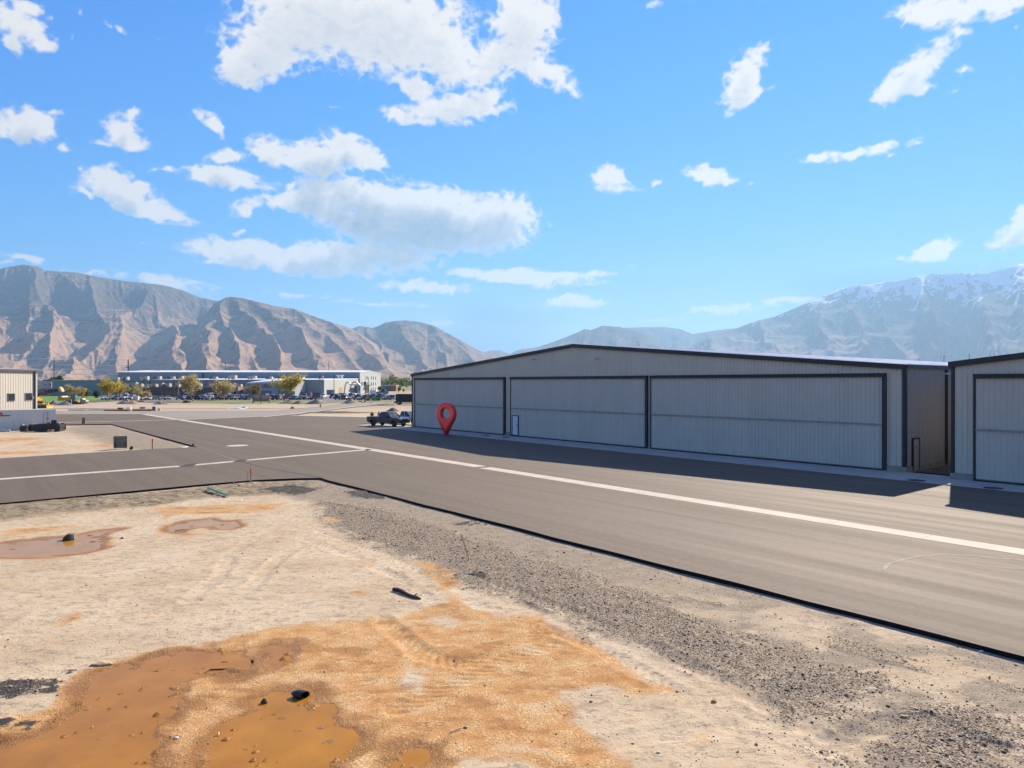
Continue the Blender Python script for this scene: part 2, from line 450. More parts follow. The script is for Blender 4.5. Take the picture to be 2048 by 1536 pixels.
ORANGE = gp([(-200,1600),(-60,1440),(60,1420),(120,1385),(160,1345),(280,1308),(390,1288),(480,1270),(540,1248),(640,1240),(720,1238),(800,1236),(850,1205),(900,1192),(940,1198),(960,1216),(1010,1226),(1080,1228),(1130,1255),(1180,1285),(1240,1310),(1300,1345),(1370,1383),(1300,1398),(1210,1385),(1150,1400),(1160,1440),(1230,1480),(1290,1540),(1280,1640),(1000,1640)])
PALE = [gp(q) for q in ([(800,1335),(830,1325),(850,1350),(870,1390),(830,1405),(800,1370)],[(800,1248),(835,1245),(840,1260),(805,1262)],[(865,1228),(900,1228),(905,1248),(870,1245)],[(880,1540),(890,1515),(960,1505),(1060,1520),(1120,1560),(900,1600)],[(1120,1390),(1240,1375),(1300,1420),(1200,1440)])]
OSPOT = [gp(q) for q in ([(300,1015),(440,1010),(580,1005),(540,1025),(430,1030),(320,1030)],[(305,1040),(345,1022),(350,1035)],[(815,1125),(860,1125),(920,1150),(930,1170),(890,1190),(860,1165)],[(0,1060),(130,1050),(170,1055),(60,1068),(0,1076)],
  [(692,1185),(730,1176),(760,1185),(730,1196)],[(100,1230),(160,1220),(160,1240),(105,1260)],[(240,1225),(280,1222),(270,1236)],[(700,1125),(760,1125),(740,1140)],[(1380,1470),(1420,1465),(1430,1490),(1380,1490)],[(355,1066),(400,1068),(390,1085)],[(230,1065),(240,1090),(200,1100)],
  [(540,1058),(585,1060),(560,1068)],[(640,1035),(670,1033),(690,1040),(650,1048)],[(300,1125),(330,1122),(325,1135)])]
GRAVEL = gp([(640,1004),(700,1012),(760,1020),(850,1050),(1000,1100),(1150,1150),(1300,1205),(1420,1262),(1520,1310),(1600,1370),(1500,1366),(1430,1335),(1340,1300),(1220,1258),(1100,1216),(1000,1186),(900,1150),(820,1115),(720,1080),(640,1036)])
GRAVEL2 = gp([(1380,1270),(1600,1300),(1760,1350),(1900,1400),(2080,1450),(2300,1600),(1800,1640),(1720,1500),(1560,1420),(1420,1350)])
BAND = gp([(520,955),(650,945),(800,985),(1000,1035),(1200,1085),(1500,1165),(1800,1240),(2100,1310),(2300,1370),(2300,1700),(1900,1640),(1640,1480),(1420,1370),(1200,1260),(1080,1200),(1000,1120),(850,1070),(740,1050),(660,1015),(560,992)])
BAND2 = gp([(150,851),(225,849),(300,869),(393,894),(300,900),(235,898),(215,890),(190,880),(150,866),(120,858)])
RUST2 = [gp(q) for q in ([(-40,876),(40,876),(95,873),(80,880),(20,884),(-40,884)],[(45,889),(105,884),(100,888),(60,891)],[(160,892),(230,889),(225,894),(170,895)],[(0,861),(60,857),(50,861),(0,865)],[(0,905),(60,902),(90,905),(0,910)])]
DARK2 = gp([(176,861),(200,862),(222,874),(224,881),(214,880),(198,870)])
BERM = gp([(-300,1042),(0,1012),(150,998),(300,986),(440,972),(520,966),(640,965),(600,985),(520,990),(430,996),(300,1012),(200,1021),(80,1034),(0,1042),(-300,1075)])
BLACKP = [gp(q) for q in ([(20,1360),(60,1345),(105,1350),(110,1372),(80,1392),(20,1400),(-30,1398),(-30,1380)],[(-40,1440),(20,1436),(48,1452),(30,1475),(-40,1480)],[(690,985),(740,975),(800,993),(760,1000),(700,996)],[(900,1048),(950,1042),(975,1050),(920,1054)],[(930,1140),(985,1150),(980,1165),(940,1160)],[(510,985),(590,972),(650,978),(600,992)])]

def build_ground():
    # spacing grows with distance from where the photograph was taken
    def axis(lo, hi, f):
        xs = [lo]
        while xs[-1] < hi: xs.append(xs[-1] + f(xs[-1]))
        return np.array(xs)
    fy = lambda y: 0.045 if y < 12 else min(0.045 * (y / 12) ** 1.55, 900)
    ys1 = axis(8.5, 30000, fy)
    ys0 = -axis(0, 30000, lambda s: max(0.5, s * 0.35))[::-1] + 8.5
    ys = np.unique(np.concatenate([ys0[:-1], ys1]))
    fx = lambda x: 0.055 if x < 9 else min(0.055 * (x / 9) ** 1.75, 1500)
    xp = axis(0, 30000, fx)
    xs = np.concatenate([-xp[::-1][:-1], xp])
    X, Y = np.meshgrid(xs, ys)
    Z = np.full(X.shape, GZ)
    near = (np.abs(X) < 80) & (Y < 116) & (Y > 6)
    A = {k: np.zeros(X.shape, np.float32) for k in ('orange', 'wet', 'gravel', 'band', 'berm', 'dark', 'pale', 'track')}
    x = X[near]; y = Y[near]
    wx = x + 0.35 * fbm(x * .9, y * .9, 4, 3); wy = y + 0.35 * fbm(x * .9, y * .9, 4, 9)
    n1 = fbm(x * 0.7, y * 0.7, 5, 21); n2 = fbm(x * 2.5, y * 2.5, 4, 31)
    z = GZ + 0.035 * fbm(x * .25, y * .25, 4, 5) + 0.012 * n1 + 0.006 * n2
    orange = sstep(poly_sdf(wx, wy, ORANGE) + 0.5 * n1, 0.25, -0.55)
    for q in OSPOT:
        sc = 1 + 0.0 * x
        orange = np.maximum(orange, 0.75 * sstep(poly_sdf(wx, wy, q) + 0.35 * n1, 0.25, -0.35))
    pale = 0 * x
    for q in PALE: pale = np.maximum(pale, sstep(poly_sdf(wx, wy, q) + 0.4 * n1, 0.2, -0.3))
    orange = orange * (1 - 0.85 * pale) * (0.72 + 0.28 * sstep(n1, -0.45, 0.35))
    wet = 0 * x; pd = np.full(x.shape, 9.0)
    for k, q in PUD.items():
        d = poly_sdf(x + 0.16 * n1 + 0.1 * n2, y + 0.16 * n2, gp(q))
        pd = np.minimum(pd, d)
    wet = sstep(pd + 0.55 * n1 + .2 * n2, 0.75, -0.1)
    orange = np.maximum(orange, 0.9 * sstep(pd + 0.3 * n1, 0.8, 0.0))
    basin = sstep(pd + 0.12 * n2 + 0.10 * n1, 0.5, -0.5)
    z = np.where(pd < 0.9, z * (1 - sstep(pd, .9, .1)) + (GZ + 0.005) * sstep(pd, .9, .1), z)
    isl = sstep(fbm(x * 1.9, y * 2.3, 4, 77), 0.12, 0.42) * 0.03
    z = z - 0.055 * basin + (isl + 0.010 * fbm(x * 5, y * 5, 3, 13)) * sstep(pd, 0.2, -0.2)
    z = z + 0.075 * sstep(fbm(x * 6, y * 9, 3, 15), 0.30, 0.46) * sstep(fbm(x * 1.1, y * 1.3, 3, 16), -0.05, 0.25) * sstep(pd, 0.3, -0.1)
    band = sstep(poly_sdf(wx, wy, BAND) + 0.5 * n1, 0.35, -0.5)
    band = np.maximum(band, sstep(poly_sdf(wx, wy, BAND2) + 2.2 * n1, 1.2, -1.2))
    for q in RUST2: orange = np.maximum(orange, .9 * sstep(poly_sdf(x, y, q) + 1.6 * fbm(x * .12, y * .5, 4, 61), .6, -.8))
    tt = -0.6304 * x + 0.7763 * y
    band = band * (1 - .8 * sstep(fbm(x * .5 + 3, y * .8, 5, 88), .14, -.16) * sstep(tt, 17, 7))
    gravel = sstep(poly_sdf(wx, wy, GRAVEL) + 0.75 * n1 + .35 * n2, 0.75, -0.6)
    g2 = sstep(poly_sdf(wx, wy, GRAVEL2) + 1.6 * n1 + .3 * n2, 0.5, -0.9) * sstep(fbm(x * .55, y * .8, 5, 55), -0.38, 0.18)
    # a band of scattered stones between the sand and the taxiway
    t = -0.6304 * x + 0.7763 * y; p = 0.7763 * x + 0.6304 * y
    g3 = sstep(p, 10.0, 12.5) * sstep(p, 18, 15.5) * sstep(fbm(t * .35, p * 1.3, 4, 91), 0.08, 0.35) * sstep(t, 26, 20)
    gravel = np.clip(np.maximum(gravel, np.maximum(g2, g3 * 0.8)), 0, 1) * (1 - orange * 0.6)
    z = z + 0.05 * gravel * sstep(n1, -0.3, 0.4)
    ridge = np.abs(poly_sdf(wx, wy, GRAVEL))
    z = z + 0.05 * sstep(ridge + .3 * n1, 0.4, 0.0) * (0.5 + n2)
    berm = sstep(poly_sdf(wx, wy, BERM) + 0.5 * n1, 0.4, -0.4)
    z = z + berm * (0.05 + 0.16 * np.clip(n1 + .25, 0, 1) + 0.05 * n2)
    dark = 0 * x
    for q in BLACKP: dark = np.maximum(dark, sstep(poly_sdf(x + .5 * n1, y + .5 * n2, q) + 0.9 * n2, 0.2, -0.35))
    dd2 = sstep(poly_sdf(x + 1.2 * n1, y + 2 * n1, DARK2), .6, -1.0)
    dark = np.maximum(dark, .75 * dd2); z = z + .25 * dd2
    z = z + 0.07 * dark * (0.5 + n2)
    # wheel tracks pressed into the ground
    track = 0 * x
    for path, w, dep, tread in (([(760,1240),(850,1310),(930,1330),(1010,1300),(1090,1260)], .28, .045, 1), ([(800,1420),(900,1370),(1000,1325),(1110,1290)], .28, .04, 1), ([(640,1430),(760,1330),(850,1290),(930,1272)], .25, .025, 1),
                                 ([(500,1180),(540,1130),(600,1090),(700,1060)], .25, .03, 0), ([(380,1200),(440,1150),(470,1100),(560,1050)], .25, .03, 0), ([(600,1075),(700,1110),(800,1160),(880,1215)], .22, .03, 1), ([(640,1065),(760,1105),(860,1150),(960,1210)], .22, .03, 1),
                                 ([(1000,1170),(1150,1230),(1300,1290),(1460,1370),(1640,1470)], .25, .05, 1), ([(1080,1250),(1200,1300),(1330,1370),(1460,1450)], .25, .03, 1), ([(1650,1500),(1760,1450),(1860,1440),(2000,1500)], .25, .05, 0),
                                 ([(1150,1500),(1300,1470),(1450,1460),(1560,1400)], .25, .02, 0), ([(60,1190),(300,1160),(600,1130)], .2, .018, 0), ([(20,1290),(250,1220),(480,1190)], .2, .018, 0), ([(100,1430),(300,1400),(420,1400)], .2, .012, 1)):
        d, s, sg = line_sd(x + .12 * n1, y + .12 * n1, gp(path))
        gr = np.exp(-(d / w) ** 4)
        tr = 0.5 + 0.5 * np.sin((s + sg * d * 0.8) * 2 * np.pi / 0.26) if tread else 0.0
        fade = sstep(fbm(s * .5, d * 0 + w, 3, 4), -0.5, 0.15)
        z = z - gr * dep * fade * (1 - 0.75 * tr) + 0.5 * dep * fade * np.exp(-((d - w * 1.35) / (w * .35)) ** 2) * (0.6 + n2)
        track = np.maximum(track, gr * fade * (0.5 + 0.5 * (1 - tr)))
    fadeY = sstep(y, 116, 108) * sstep(np.abs(x), 80, 70) * sstep(y, 6, 8)
    z = np.where((y > 52) & (dd2 < .05), np.minimum(z, -0.05), z)
    Z[near] = GZ + (z - GZ) * fadeY
    for k, a in (('orange', orange), ('wet', wet), ('gravel', gravel), ('band', band), ('berm', berm), ('dark', dark), ('pale', pale), ('track', track)):
        A[k][near] = a * fadeY
    # the parcel beyond the crossing and the ground farther off
    far = ~near & (Y > 30) & (Y < 900)
    Z[far] += 0.08 * fbm(X[far] * .05, Y[far] * .05, 3, 8)
    Z[far] = np.minimum(Z[far], -0.06)
    global GROUND
    GROUND = (xs, ys, Z)
    global MASKS
    MASKS = A
    return grid_mesh('ground', X, Y, Z, ground_mat(), True, A)

def ground_mat():
    def b(nb, bs):
        pos = nb.n('ShaderNodeNewGeometry').outputs['Position']
        A = {k: nb.attr(k) for k in ('orange', 'wet', 'gravel', 'band', 'berm', 'dark', 'pale', 'track')}
        nbig = nb.noise(pos, 0.35, 6, 0.6); nmid = nb.noise(pos, 2.6, 7, 0.62); nfin = nb.noise(pos, 18, 6, 0.65)
        streak = nb.noise(nb.mapping(pos, rot=(0, 0, rad(-20)), scale=(0.6, 3.5, 1)), 1.6, 6, 0.65)
        sand = nb.ramp(nbig, [(0.3, (0.43, 0.315, 0.185)), (0.5, (0.51, 0.39, 0.245)), (0.72, (0.56, 0.45, 0.305))])
        sand = nb.mix(nb.ss(streak, 0.56, 0.72, 0, 0.3), sand, (0.36, 0.29, 0.22, 1))
        sand = nb.mix(nb.ss(nfin, 0.56, 0.75, 0, 0.35), sand, (0.36, 0.28, 0.2, 1))
        st3 = nb.noise(nb.mapping(pos, rot=(0, 0, rad(38)), scale=(1.0, 2.6, 1)), 1.7, 8, 0.72, 0.8)
        sand = nb.mix(nb.ss(st3, 0.50, 0.62, 0, 0.6), sand, (0.27, 0.205, 0.14, 1))
        st4 = nb.noise(nb.mapping(pos, rot=(0, 0, rad(60)), scale=(1, 1.7, 1)), 4.2, 8, 0.76, 0.5)
        sand = nb.mix(nb.ss(st4, 0.515, 0.62, 0, 0.6), sand, (0.2, 0.15, 0.105, 1))
        bl = nb.noise(pos, 1.1, 5, 0.6)
        sand = nb.mix(nb.ss(bl, 0.58, 0.7, 0, 0.5), sand, (0.56, 0.37, 0.19, 1))
        # broad zones of the far ground: dry grass, clay, bare dirt
        fz = nb.noise(pos, 0.018, 5, 0.6)
        py = nb.n('ShaderNodeSeparateXYZ', {0: pos}).outputs[1]
        farc = nb.ramp(fz, [(0.35, (0.33, 0.25, 0.17)), (0.5, (0.40, 0.31, 0.215)), (0.62, (0.34, 0.28, 0.15))])
        plain = nb.ramp(nb.noise(pos, 0.0035, 6, 0.65), [(0.36, (0.16, 0.15, 0.085)), (0.5, (0.27, 0.22, 0.13)), (0.64, (0.12, 0.135, 0.06))])
        farc = nb.mix(nb.ss(py, 380, 650), farc, plain)
        c = nb.mix(nb.ss(py, 120, 190), sand, farc)
        rust = nb.noise(nb.mapping(pos, scale=(0.35, 1.6, 1)), 0.55, 6, 0.62)
        pz = nb.m('MULTIPLY', nb.ss(py, 50, 58), nb.ss(py, 130, 110))
        c = nb.mix(nb.m('MULTIPLY', pz, nb.ss(rust, 0.57, 0.68, 0, 0.75)), c, (0.42, 0.2, 0.08, 1))
        # packed gravel beside the pavement
        sp = nb.voro(pos, 42, out='Color'); spv = nb.n('ShaderNodeSeparateColor', {0: sp}).outputs[0]
        sp2 = nb.n('ShaderNodeSeparateColor', {0: nb.voro(pos, 11, out='Color')}).outputs[1]
        packed = nb.ramp(nb.m('ADD', nb.m('MULTIPLY', nmid, 0.7), nb.m('MULTIPLY', spv, 0.3)), [(0.3, (0.15, 0.117, 0.08)), (0.5, (0.25, 0.198, 0.137)), (0.7, (0.36, 0.288, 0.2))])
        c = nb.mix(nb.m('MULTIPLY', A['band'], nb.ss(nmid, 0.25, 0.6, 0.88, 1.0)), c, packed)
        olive = nb.ramp(nmid, [(0.3, (0.10, 0.074, 0.038)), (0.5, (0.20, 0.15, 0.08)), (0.7, (0.33, 0.25, 0.145))])
        c = nb.mix(A['berm'], c, olive)
        # stones
        stone = nb.ramp(spv, [(0.0, (0.08, 0.06, 0.038)), (0.3, (0.16, 0.12, 0.077)), (0.6, (0.25, 0.19, 0.122)), (0.82, (0.36, 0.275, 0.18)), (0.97, (0.5, 0.43, 0.34))])
        gm = nb.m('MULTIPLY', A['gravel'], 1.15)
        gm = nb.ss(nb.m('ADD', gm, nb.m('MULTIPLY_ADD', sp2, 0.7, -0.5)), 0.25, 0.55)
        c = nb.mix(gm, c, stone)
        bm2 = nb.ss(nb.m('ADD', A['berm'], nb.m('MULTIPLY_ADD', nmid, 1.6, -1.2)), 0.45, 0.75)
        c = nb.mix(nb.m('MULTIPLY', bm2, nb.ss(spv, 0.3, 0.6)), c, stone)
        # clay
        oc = nb.ramp(nb.m('ADD', nb.m('MULTIPLY', nmid, 0.75), nb.m('MULTIPLY', nfin, 0.25)), [(0.3, (0.34, 0.15, 0.042)), (0.46, (0.50, 0.265, 0.095)), (0.58, (0.59, 0.365, 0.16)), (0.72, (0.61, 0.43, 0.235))])
        ov = nb.noise(nb.mapping(pos, rot=(0, 0, rad(25)), scale=(1, 1.8, 1)), 0.8, 6, 0.65)
        oc = nb.mix(nb.ss(ov, 0.5, 0.64, 0, 0.75), oc, (0.33, 0.15, 0.048, 1))
        oc = nb.mix(nb.ss(ov, 0.46, 0.34, 0, 0.6), oc, (0.60, 0.45, 0.27, 1))
        om = nb.ss(nb.m('ADD', A['orange'], nb.m('MULTIPLY_ADD', nmid, 0.7, -0.35)), 0.15, 0.75)
        c = nb.mix(om, c, oc)
        wetc = nb.ramp(nb.m('ADD', nb.m('MULTIPLY', nmid, .6), nb.m('MULTIPLY', nfin, .4)), [(0.34, (0.19, 0.075, 0.010)), (0.5, (0.31, 0.132, 0.020)), (0.66, (0.44, 0.22, 0.055))])
        wm = nb.ss(nb.m('ADD', A['wet'], nb.m('MULTIPLY_ADD', nmid, 1.0, -0.5)), 0.3, 0.85)
        c = nb.mix(wm, c, wetc)
        # cracked skin of the clay
        wob = nb.vm('ADD', pos, nb.vm('SCALE', nb.vm('SUBTRACT', nb.noise(pos, 6, 3, color=True), (0.5, 0.5, 0.5)), scale=0.16))
        cr = nb.n('ShaderNodeTexVoronoi', {'Scale': 13.0, 'Vector': wob}, feature='DISTANCE_TO_EDGE').outputs['Distance']
        crm = nb.m('MULTIPLY', nb.ss(cr, 0.10, 0.0), nb.m('MULTIPLY', om, nb.ss(nmid, 0.35, 0.6, 0.25, 0.9)))
        c = nb.mix(nb.m('MULTIPLY', crm, 0.45), c, (0.22, 0.095, 0.03, 1))
        # black millings and loose crumbs
        c = nb.mix(nb.ss(nb.m('ADD', nb.m('MULTIPLY', A['dark'], .8), nb.m('ADD', nb.m('MULTIPLY_ADD', nfin, 1.3, -0.65), nb.m('MULTIPLY_ADD', nmid, 1.2, -.6))), 0.4, 0.75), c, (0.05, 0.044, 0.038, 1))
        crumbs = nb.voro(pos, 9.0); keep = nb.n('ShaderNodeSeparateColor', {0: nb.voro(pos, 9.0, out='Color')}).outputs[2]
        cm = nb.m('MULTIPLY', nb.ss(crumbs, 0.17, 0.09), nb.ss(nb.m('ADD', keep, nb.m('MULTIPLY_ADD', nmid, 0.9, -0.45)), 0.8, 0.95))
        cm = nb.m('MULTIPLY', cm, nb.ss(A['wet'], 0.4, 0.0))
        c = nb.mix(nb.m('MULTIPLY', cm, 0.8), c, (0.1, 0.075, 0.055, 1))
        nb.put(bs.inputs['Base Color'], c)
        nb.put(bs.inputs['Roughness'], nb.fmix(wm, 0.95, 0.34))
        bs.inputs['Specular IOR Level'].default_value = 0.25
        h = nb.m('ADD', nb.m('MULTIPLY', nmid, 0.9), nb.m('MULTIPLY', nfin, 0.45))
        h = nb.m('ADD', h, nb.m('MULTIPLY', nb.m('MULTIPLY', spv, 0.7), A['gravel']))
        h = nb.m('SUBTRACT', h, nb.m('MULTIPLY', crm, 0.35))
        h = nb.m('ADD', h, nb.m('MULTIPLY', cm, 0.3))
        nb.put(bs.inputs['Normal'], nb.bump(h, 0.75, 0.05))
    return material('bare_ground', b)

tag(build_ground(), kind='structure')

def water_mat():
    def b(nb, bs):
        pos = nb.n('ShaderNodeNewGeometry').outputs['Position']
        n = nb.noise(pos, 1.1, 5, 0.6)
        c = nb.ramp(n, [(0.3, (0.29, 0.117, 0.013)), (0.55, (0.35, 0.146, 0.016)), (0.75, (0.40, 0.172, 0.020))])
        nb.put(bs.inputs['Base Color'], c)
        bs.inputs['Roughness'].default_value = 0.12
        bs.inputs['IOR'].default_value = 1.33; bs.inputs['Specular IOR Level'].default_value = 0.3
        nb.put(bs.inputs['Normal'], nb.bump(nb.noise(nb.mapping(pos, scale=(1, 2.2, 1)), 7, 3), 0.08, 0.02))
    return material('muddy_water', b)
def far_water_mat():
    def b(nb, bs):
        pos = nb.n('ShaderNodeNewGeometry').outputs['Position']
        n = nb.noise(pos, 1.1, 5, 0.6)
        c = nb.ramp(n, [(0.3, (0.33, 0.16, 0.03)), (0.75, (0.41, 0.21, 0.045))])
        nb.put(bs.inputs['Base Color'], c)
        bs.inputs['Roughness'].default_value = 0.12
        bs.inputs['IOR'].default_value = 1.33; bs.inputs['Specular IOR Level'].default_value = 0.2
    return material('grey_brown_water', b)
for k, q in PUD.items():
    pts = gp(q, GZ - 0.02)
    c = Vector((sum(p[0] for p in pts) / len(pts), sum(p[1] for p in pts) / len(pts)))
    out = []
    for p in pts:
        d = Vector(p) - c
        out.append(c + d * (1 + 0.45 / max(d.length, 0.5)))
    mb = MB(); mb.add([(p.x, p.y, GZ - 0.022) for p in out], [tuple(range(len(out)))])
    o = mb.build('puddle', far_water_mat() if k.startswith('far') else water_mat(), tri=True)
    tag(o, kind='structure')

# ------------------------------------------------------------------ pavement
def asphalt_mat(name='asphalt', base=(0.122, 0.0885, 0.0575), dirn=DA, amp=1.0):
    def b(nb, bs):
        pos = nb.n('ShaderNodeNewGeometry').outputs['Position']
        ang = math.atan2(dirn.y, dirn.x)
        al = nb.mapping(pos, rot=(0, 0, -ang))
        st = nb.noise(nb.mapping(al, scale=(0.025, 0.9, 1)), 1.0, 6, 0.6)
        st2 = nb.noise(nb.mapping(al, scale=(0.12, 3.5, 1)), 1.0, 5, 0.62)
        big = nb.noise(pos, 0.09, 5, 0.55)
        fin = nb.noise(pos, 55, 3, 0.7)
        v = nb.m('ADD', nb.m('MULTIPLY', st, 0.5), nb.m('ADD', nb.m('MULTIPLY', st2, 0.2), nb.m('MULTIPLY', big, 0.3)))
        k = nb.ss(v, 0.36, 0.64, 1 - 0.12 * amp, 1 + 0.11 * amp)
        k = nb.m('MULTIPLY', k, nb.ss(fin, 0.2, 0.8, 0.74, 1.26))
        mot = nb.noise(pos, 3.5, 6, .7)
        k = nb.m('MULTIPLY', k, nb.ss(mot, .3, .7, .88, 1.12))
        c = nb.vm('SCALE', base, scale=k)
        # pale scuffs
        sc = nb.ss(nb.noise(nb.mapping(al, scale=(0.5, 6, 1)), 1.0, 6, 0.7), 0.66, 0.78, 0, 0.35)
        c = nb.mix(sc, c, (0.26, 0.22, 0.185, 1))
        dr = nb.ss(nb.noise(nb.mapping(al, scale=(0.04, 0.25, 1)), 1.0, 5, 0.6), 0.56, 0.7, 0, 0.3)
        c = nb.mix(dr, c, (0.065, 0.055, 0.05, 1))
        nb.put(bs.inputs['Base Color'], c)
        nb.put(bs.inputs['Roughness'], nb.ss(st, 0.3, 0.7, 0.86, 0.78))
        bs.inputs['Specular IOR Level'].default_value = 0.35
        nb.put(bs.inputs['Normal'], nb.bump(fin, 0.35, 0.008))
    return material(name, b)
black_edge = simple('fresh_asphalt_edge', (0.012, 0.012, 0.013), 0.9, var=0.3, scale=6, spec=0.2, bump=0.5)
def slab(name, poly, z, depth, mats, side_mi=1, kind='structure'):
    bm = bmesh.new()
    top = [bm.verts.new((p[0], p[1], z)) for p in poly]
    bot = [bm.verts.new((p[0], p[1], z - depth)) for p in poly]
    f = bm.faces.new(top); f.normal_update()
    if f.normal.z < 0: f.normal_flip()
    n = len(poly); sides = []
    for i in range(n):
        j = (i + 1) % n
        sf = bm.faces.new((top[i], bot[i], bot[j], top[j])); sf.material_index = side_mi; sides.append(sf)
    bmesh.ops.triangulate(bm, faces=[f])
    bmesh.ops.recalc_face_normals(bm, faces=bm.faces)
    me = bpy.data.meshes.new(name); bm.to_mesh(me); bm.free()
    o = link(name, me, mats)
    if kind: tag(o, kind=kind)
    return o
def gw(pts): return [(G(x, y).x, G(x, y).y) for x, y in pts]
P_NEAR, P_LINE, P_CONC, P_WALL = 18.45, 29.75, 45.8, 50.0
corner = gw([(642.5, 955.7)])[0]
qc = DA.x * corner[0] + DA.y * corner[1]
# wavering poured edge of the main taxiway
edge = []
for q in np.linspace(-60, qc, 90):
    v = DA * q + DN * (P_NEAR + 0.05 * math.sin(q * 0.9) * math.sin(q * 0.37) + random.uniform(-.012, .012))
    edge.append((v.x, v.y))
edge[-1] = corner
main = edge + gw([(600, 956.3), (512.6, 959.8), (400, 969), (290.5, 979.5), (150, 992.5), (0, 1006.3), (-600, 1064),
        (-600, 953.6), (0, 916.6), (205, 903.7), (393.5, 893.2), (300, 868.5), (222.6, 847.9), (121, 849.4), (-400, 852), (-900, 852),
        (-900, 823), (-300, 822.5), (110, 822.3), (330, 822.3), (400, 822), (550, 821.4), (615, 816), (679, 808.5), (722, 805.3), (791, 803.8), (860, 802.5),
        (860, 805.5), (791, 807.4), (752, 810), (679, 817), (640, 822.5), (600, 828.3), (590, 831), (640, 832), (733, 834.2), (836, 837)])
e1 = DA * 120 + DN * 46.5; e2 = DA * -60 + DN * 46.5
e0 = DA * 92 + DN * 52
main += [(e0.x, e0.y), (e2.x, e2.y)]
slab('taxiway', main, 0.0, 0.4, [asphalt_mat(), black_edge])

def strip(name, path, w, z, mat, joint=None, depth=0.03, ends=None):
    """a ribbon of given width along a path of ground points"""
    mb = MB(); pts = [Vector((p[0], p[1])) for p in path]
    L = []; R = []
    for i, p in enumerate(pts):
        d = (pts[min(i + 1, len(pts) - 1)] - pts[max(i - 1, 0)]).normalized()
        n = Vector((-d.y, d.x))
        ww = w[i] if isinstance(w, (list, tuple)) else w
        L.append(p + n * ww / 2); R.append(p - n * ww / 2)
    for i in range(len(pts) - 1):
        vs = [(*L[i], z), (*L[i+1], z), (*R[i+1], z), (*R[i], z)]
        mb.add(vs, [(0, 1, 2, 3)])
    o = mb.build(name, mat); tag(o, kind='structure'); return o
def conc_mat(name, base, joint=0.0):
    def b(nb, bs):
        pos = nb.n('ShaderNodeNewGeometry').outputs['Position']
        al = nb.mapping(pos, rot=(0, 0, -math.atan2(DA.y, DA.x)))
        n = nb.noise(pos, 0.8, 6, 0.6); f = nb.noise(pos, 40, 3, 0.7)
        st = nb.noise(nb.mapping(al, scale=(.3, 5, 1)), 1, 4, .6)
        k = nb.m('MULTIPLY', nb.ss(n, 0.3, 0.7, 0.88, 1.08), nb.m('MULTIPLY', nb.ss(f, 0.2, 0.8, 0.93, 1.05), nb.ss(st, .3, .7, .93, 1.05)))
        c = nb.vm('SCALE', base, scale=k)
        if joint:
            xx = nb.n('ShaderNodeSeparateXYZ', {0: al}).outputs[0]
            fr = nb.m('ABSOLUTE', nb.m('SUBTRACT', nb.m('FRACT', nb.m('MULTIPLY', xx, 1 / joint)), 0.5))
            c = nb.mix(nb.ss(fr, 0.5 - 0.03 / joint, 0.5 - 0.008 / joint, 0, 0.75), c, tuple(x * 0.45 for x in base) + (1,))
        nb.put(bs.inputs['Base Color'], c); bs.inputs['Roughness'].default_value = 0.85
        bs.inputs['Specular IOR Level'].default_value = 0.3
        nb.put(bs.inputs['Normal'], nb.bump(f, 0.2, 0.005))
    return material(name, b)
conc = conc_mat('gutter_concrete', (0.51, 0.435, 0.335), 3.66)
conc_pad = conc_mat('pad_concrete', (0.40, 0.375, 0.33), 6.1)
# the pale concrete gutter down the main taxiway, broken by the gap seen near the middle
v1 = gw([(964, 934.6)])[0]; q1 = DA.x * v1[0] + DA.y * v1[1]
def along(q0, q1, p, n=40): 
    return [((DA * q + DN * p).x, (DA * q + DN * p).y) for q in np.linspace(q0, q1, n)]
v2 = gw([(290, 828.5)])[0]; q2 = DA.x * v2[0] + DA.y * v2[1]
strip('gutter', along(-60, q1 - 0.35, P_LINE), 1.05, 0.006, conc)
strip('gutter', along(q1 + 0.35, q2, P_LINE + 0.12), 1.05, 0.006, conc)
strip('gutter', gw([(-600, 1004), (0, 958.4), (80, 952.5), (180, 945.6), (265, 939.3), (358, 932.6)]), 0.85, 0.006, conc)
strip('gutter', gw([(386, 930.2), (430, 926.4), (471, 922.6)]), 0.8, 0.006, conc)
strip('gutter', gw([(486, 921.2), (590, 911.8), (700, 902.3), (741, 898.9)]), 0.8, 0.006, conc)
strip('gutter', gw([(-400, 828.2), (110, 827.8), (283, 827.6)]), 1.0, 0.006, conc)
strip('gutter', gw([(-400, 846), (125, 845), (230, 842.6), (360, 839.2), (450, 836), (530, 832.3)]), 0.8, 0.006, conc)
strip('gutter', gw([(528, 833.3), (600, 826), (660, 819.5), (711, 812.5), (760, 808.5)]), 0.9, 0.006, conc)
strip('gutter', gw([(584, 830.9), (640, 831.9), (733, 834)]), 1.3, 0.008, conc)
mb = MB(); mb.add([(a, c, .003) for a, c in gw([(-300, 822.8), (400, 822.4), (550, 821.8), (615, 816.5), (679, 809), (722, 805.8), (791, 804.3), (791, 807), (752, 809.6), (679, 816.6), (640, 822), (600, 827.6), (530, 832.3), (450, 835.8), (363, 838.8), (290, 828), (-300, 828)])], [tuple(range(17))])
tag(mb.build('old_apron', asphalt_mat('worn_asphalt', (.26, .225, .18), Vector((1, 0)), .6), tri=True), kind='structure')
dark_joint = simple('old_patch', (0.03, 0.027, 0.026), 0.85, var=0.3, scale=2)
strip('pavement_seam', gw([(396, 893.5), (436, 907), (474, 921.5)]), 0.14, 0.004, simple('seam_pale', (0.17, 0.145, 0.125), 0.85))
strip('pavement_seam', gw([(480, 922.5), (520, 933), (570, 943), (640, 955)]), 0.16, 0.004, dark_joint)
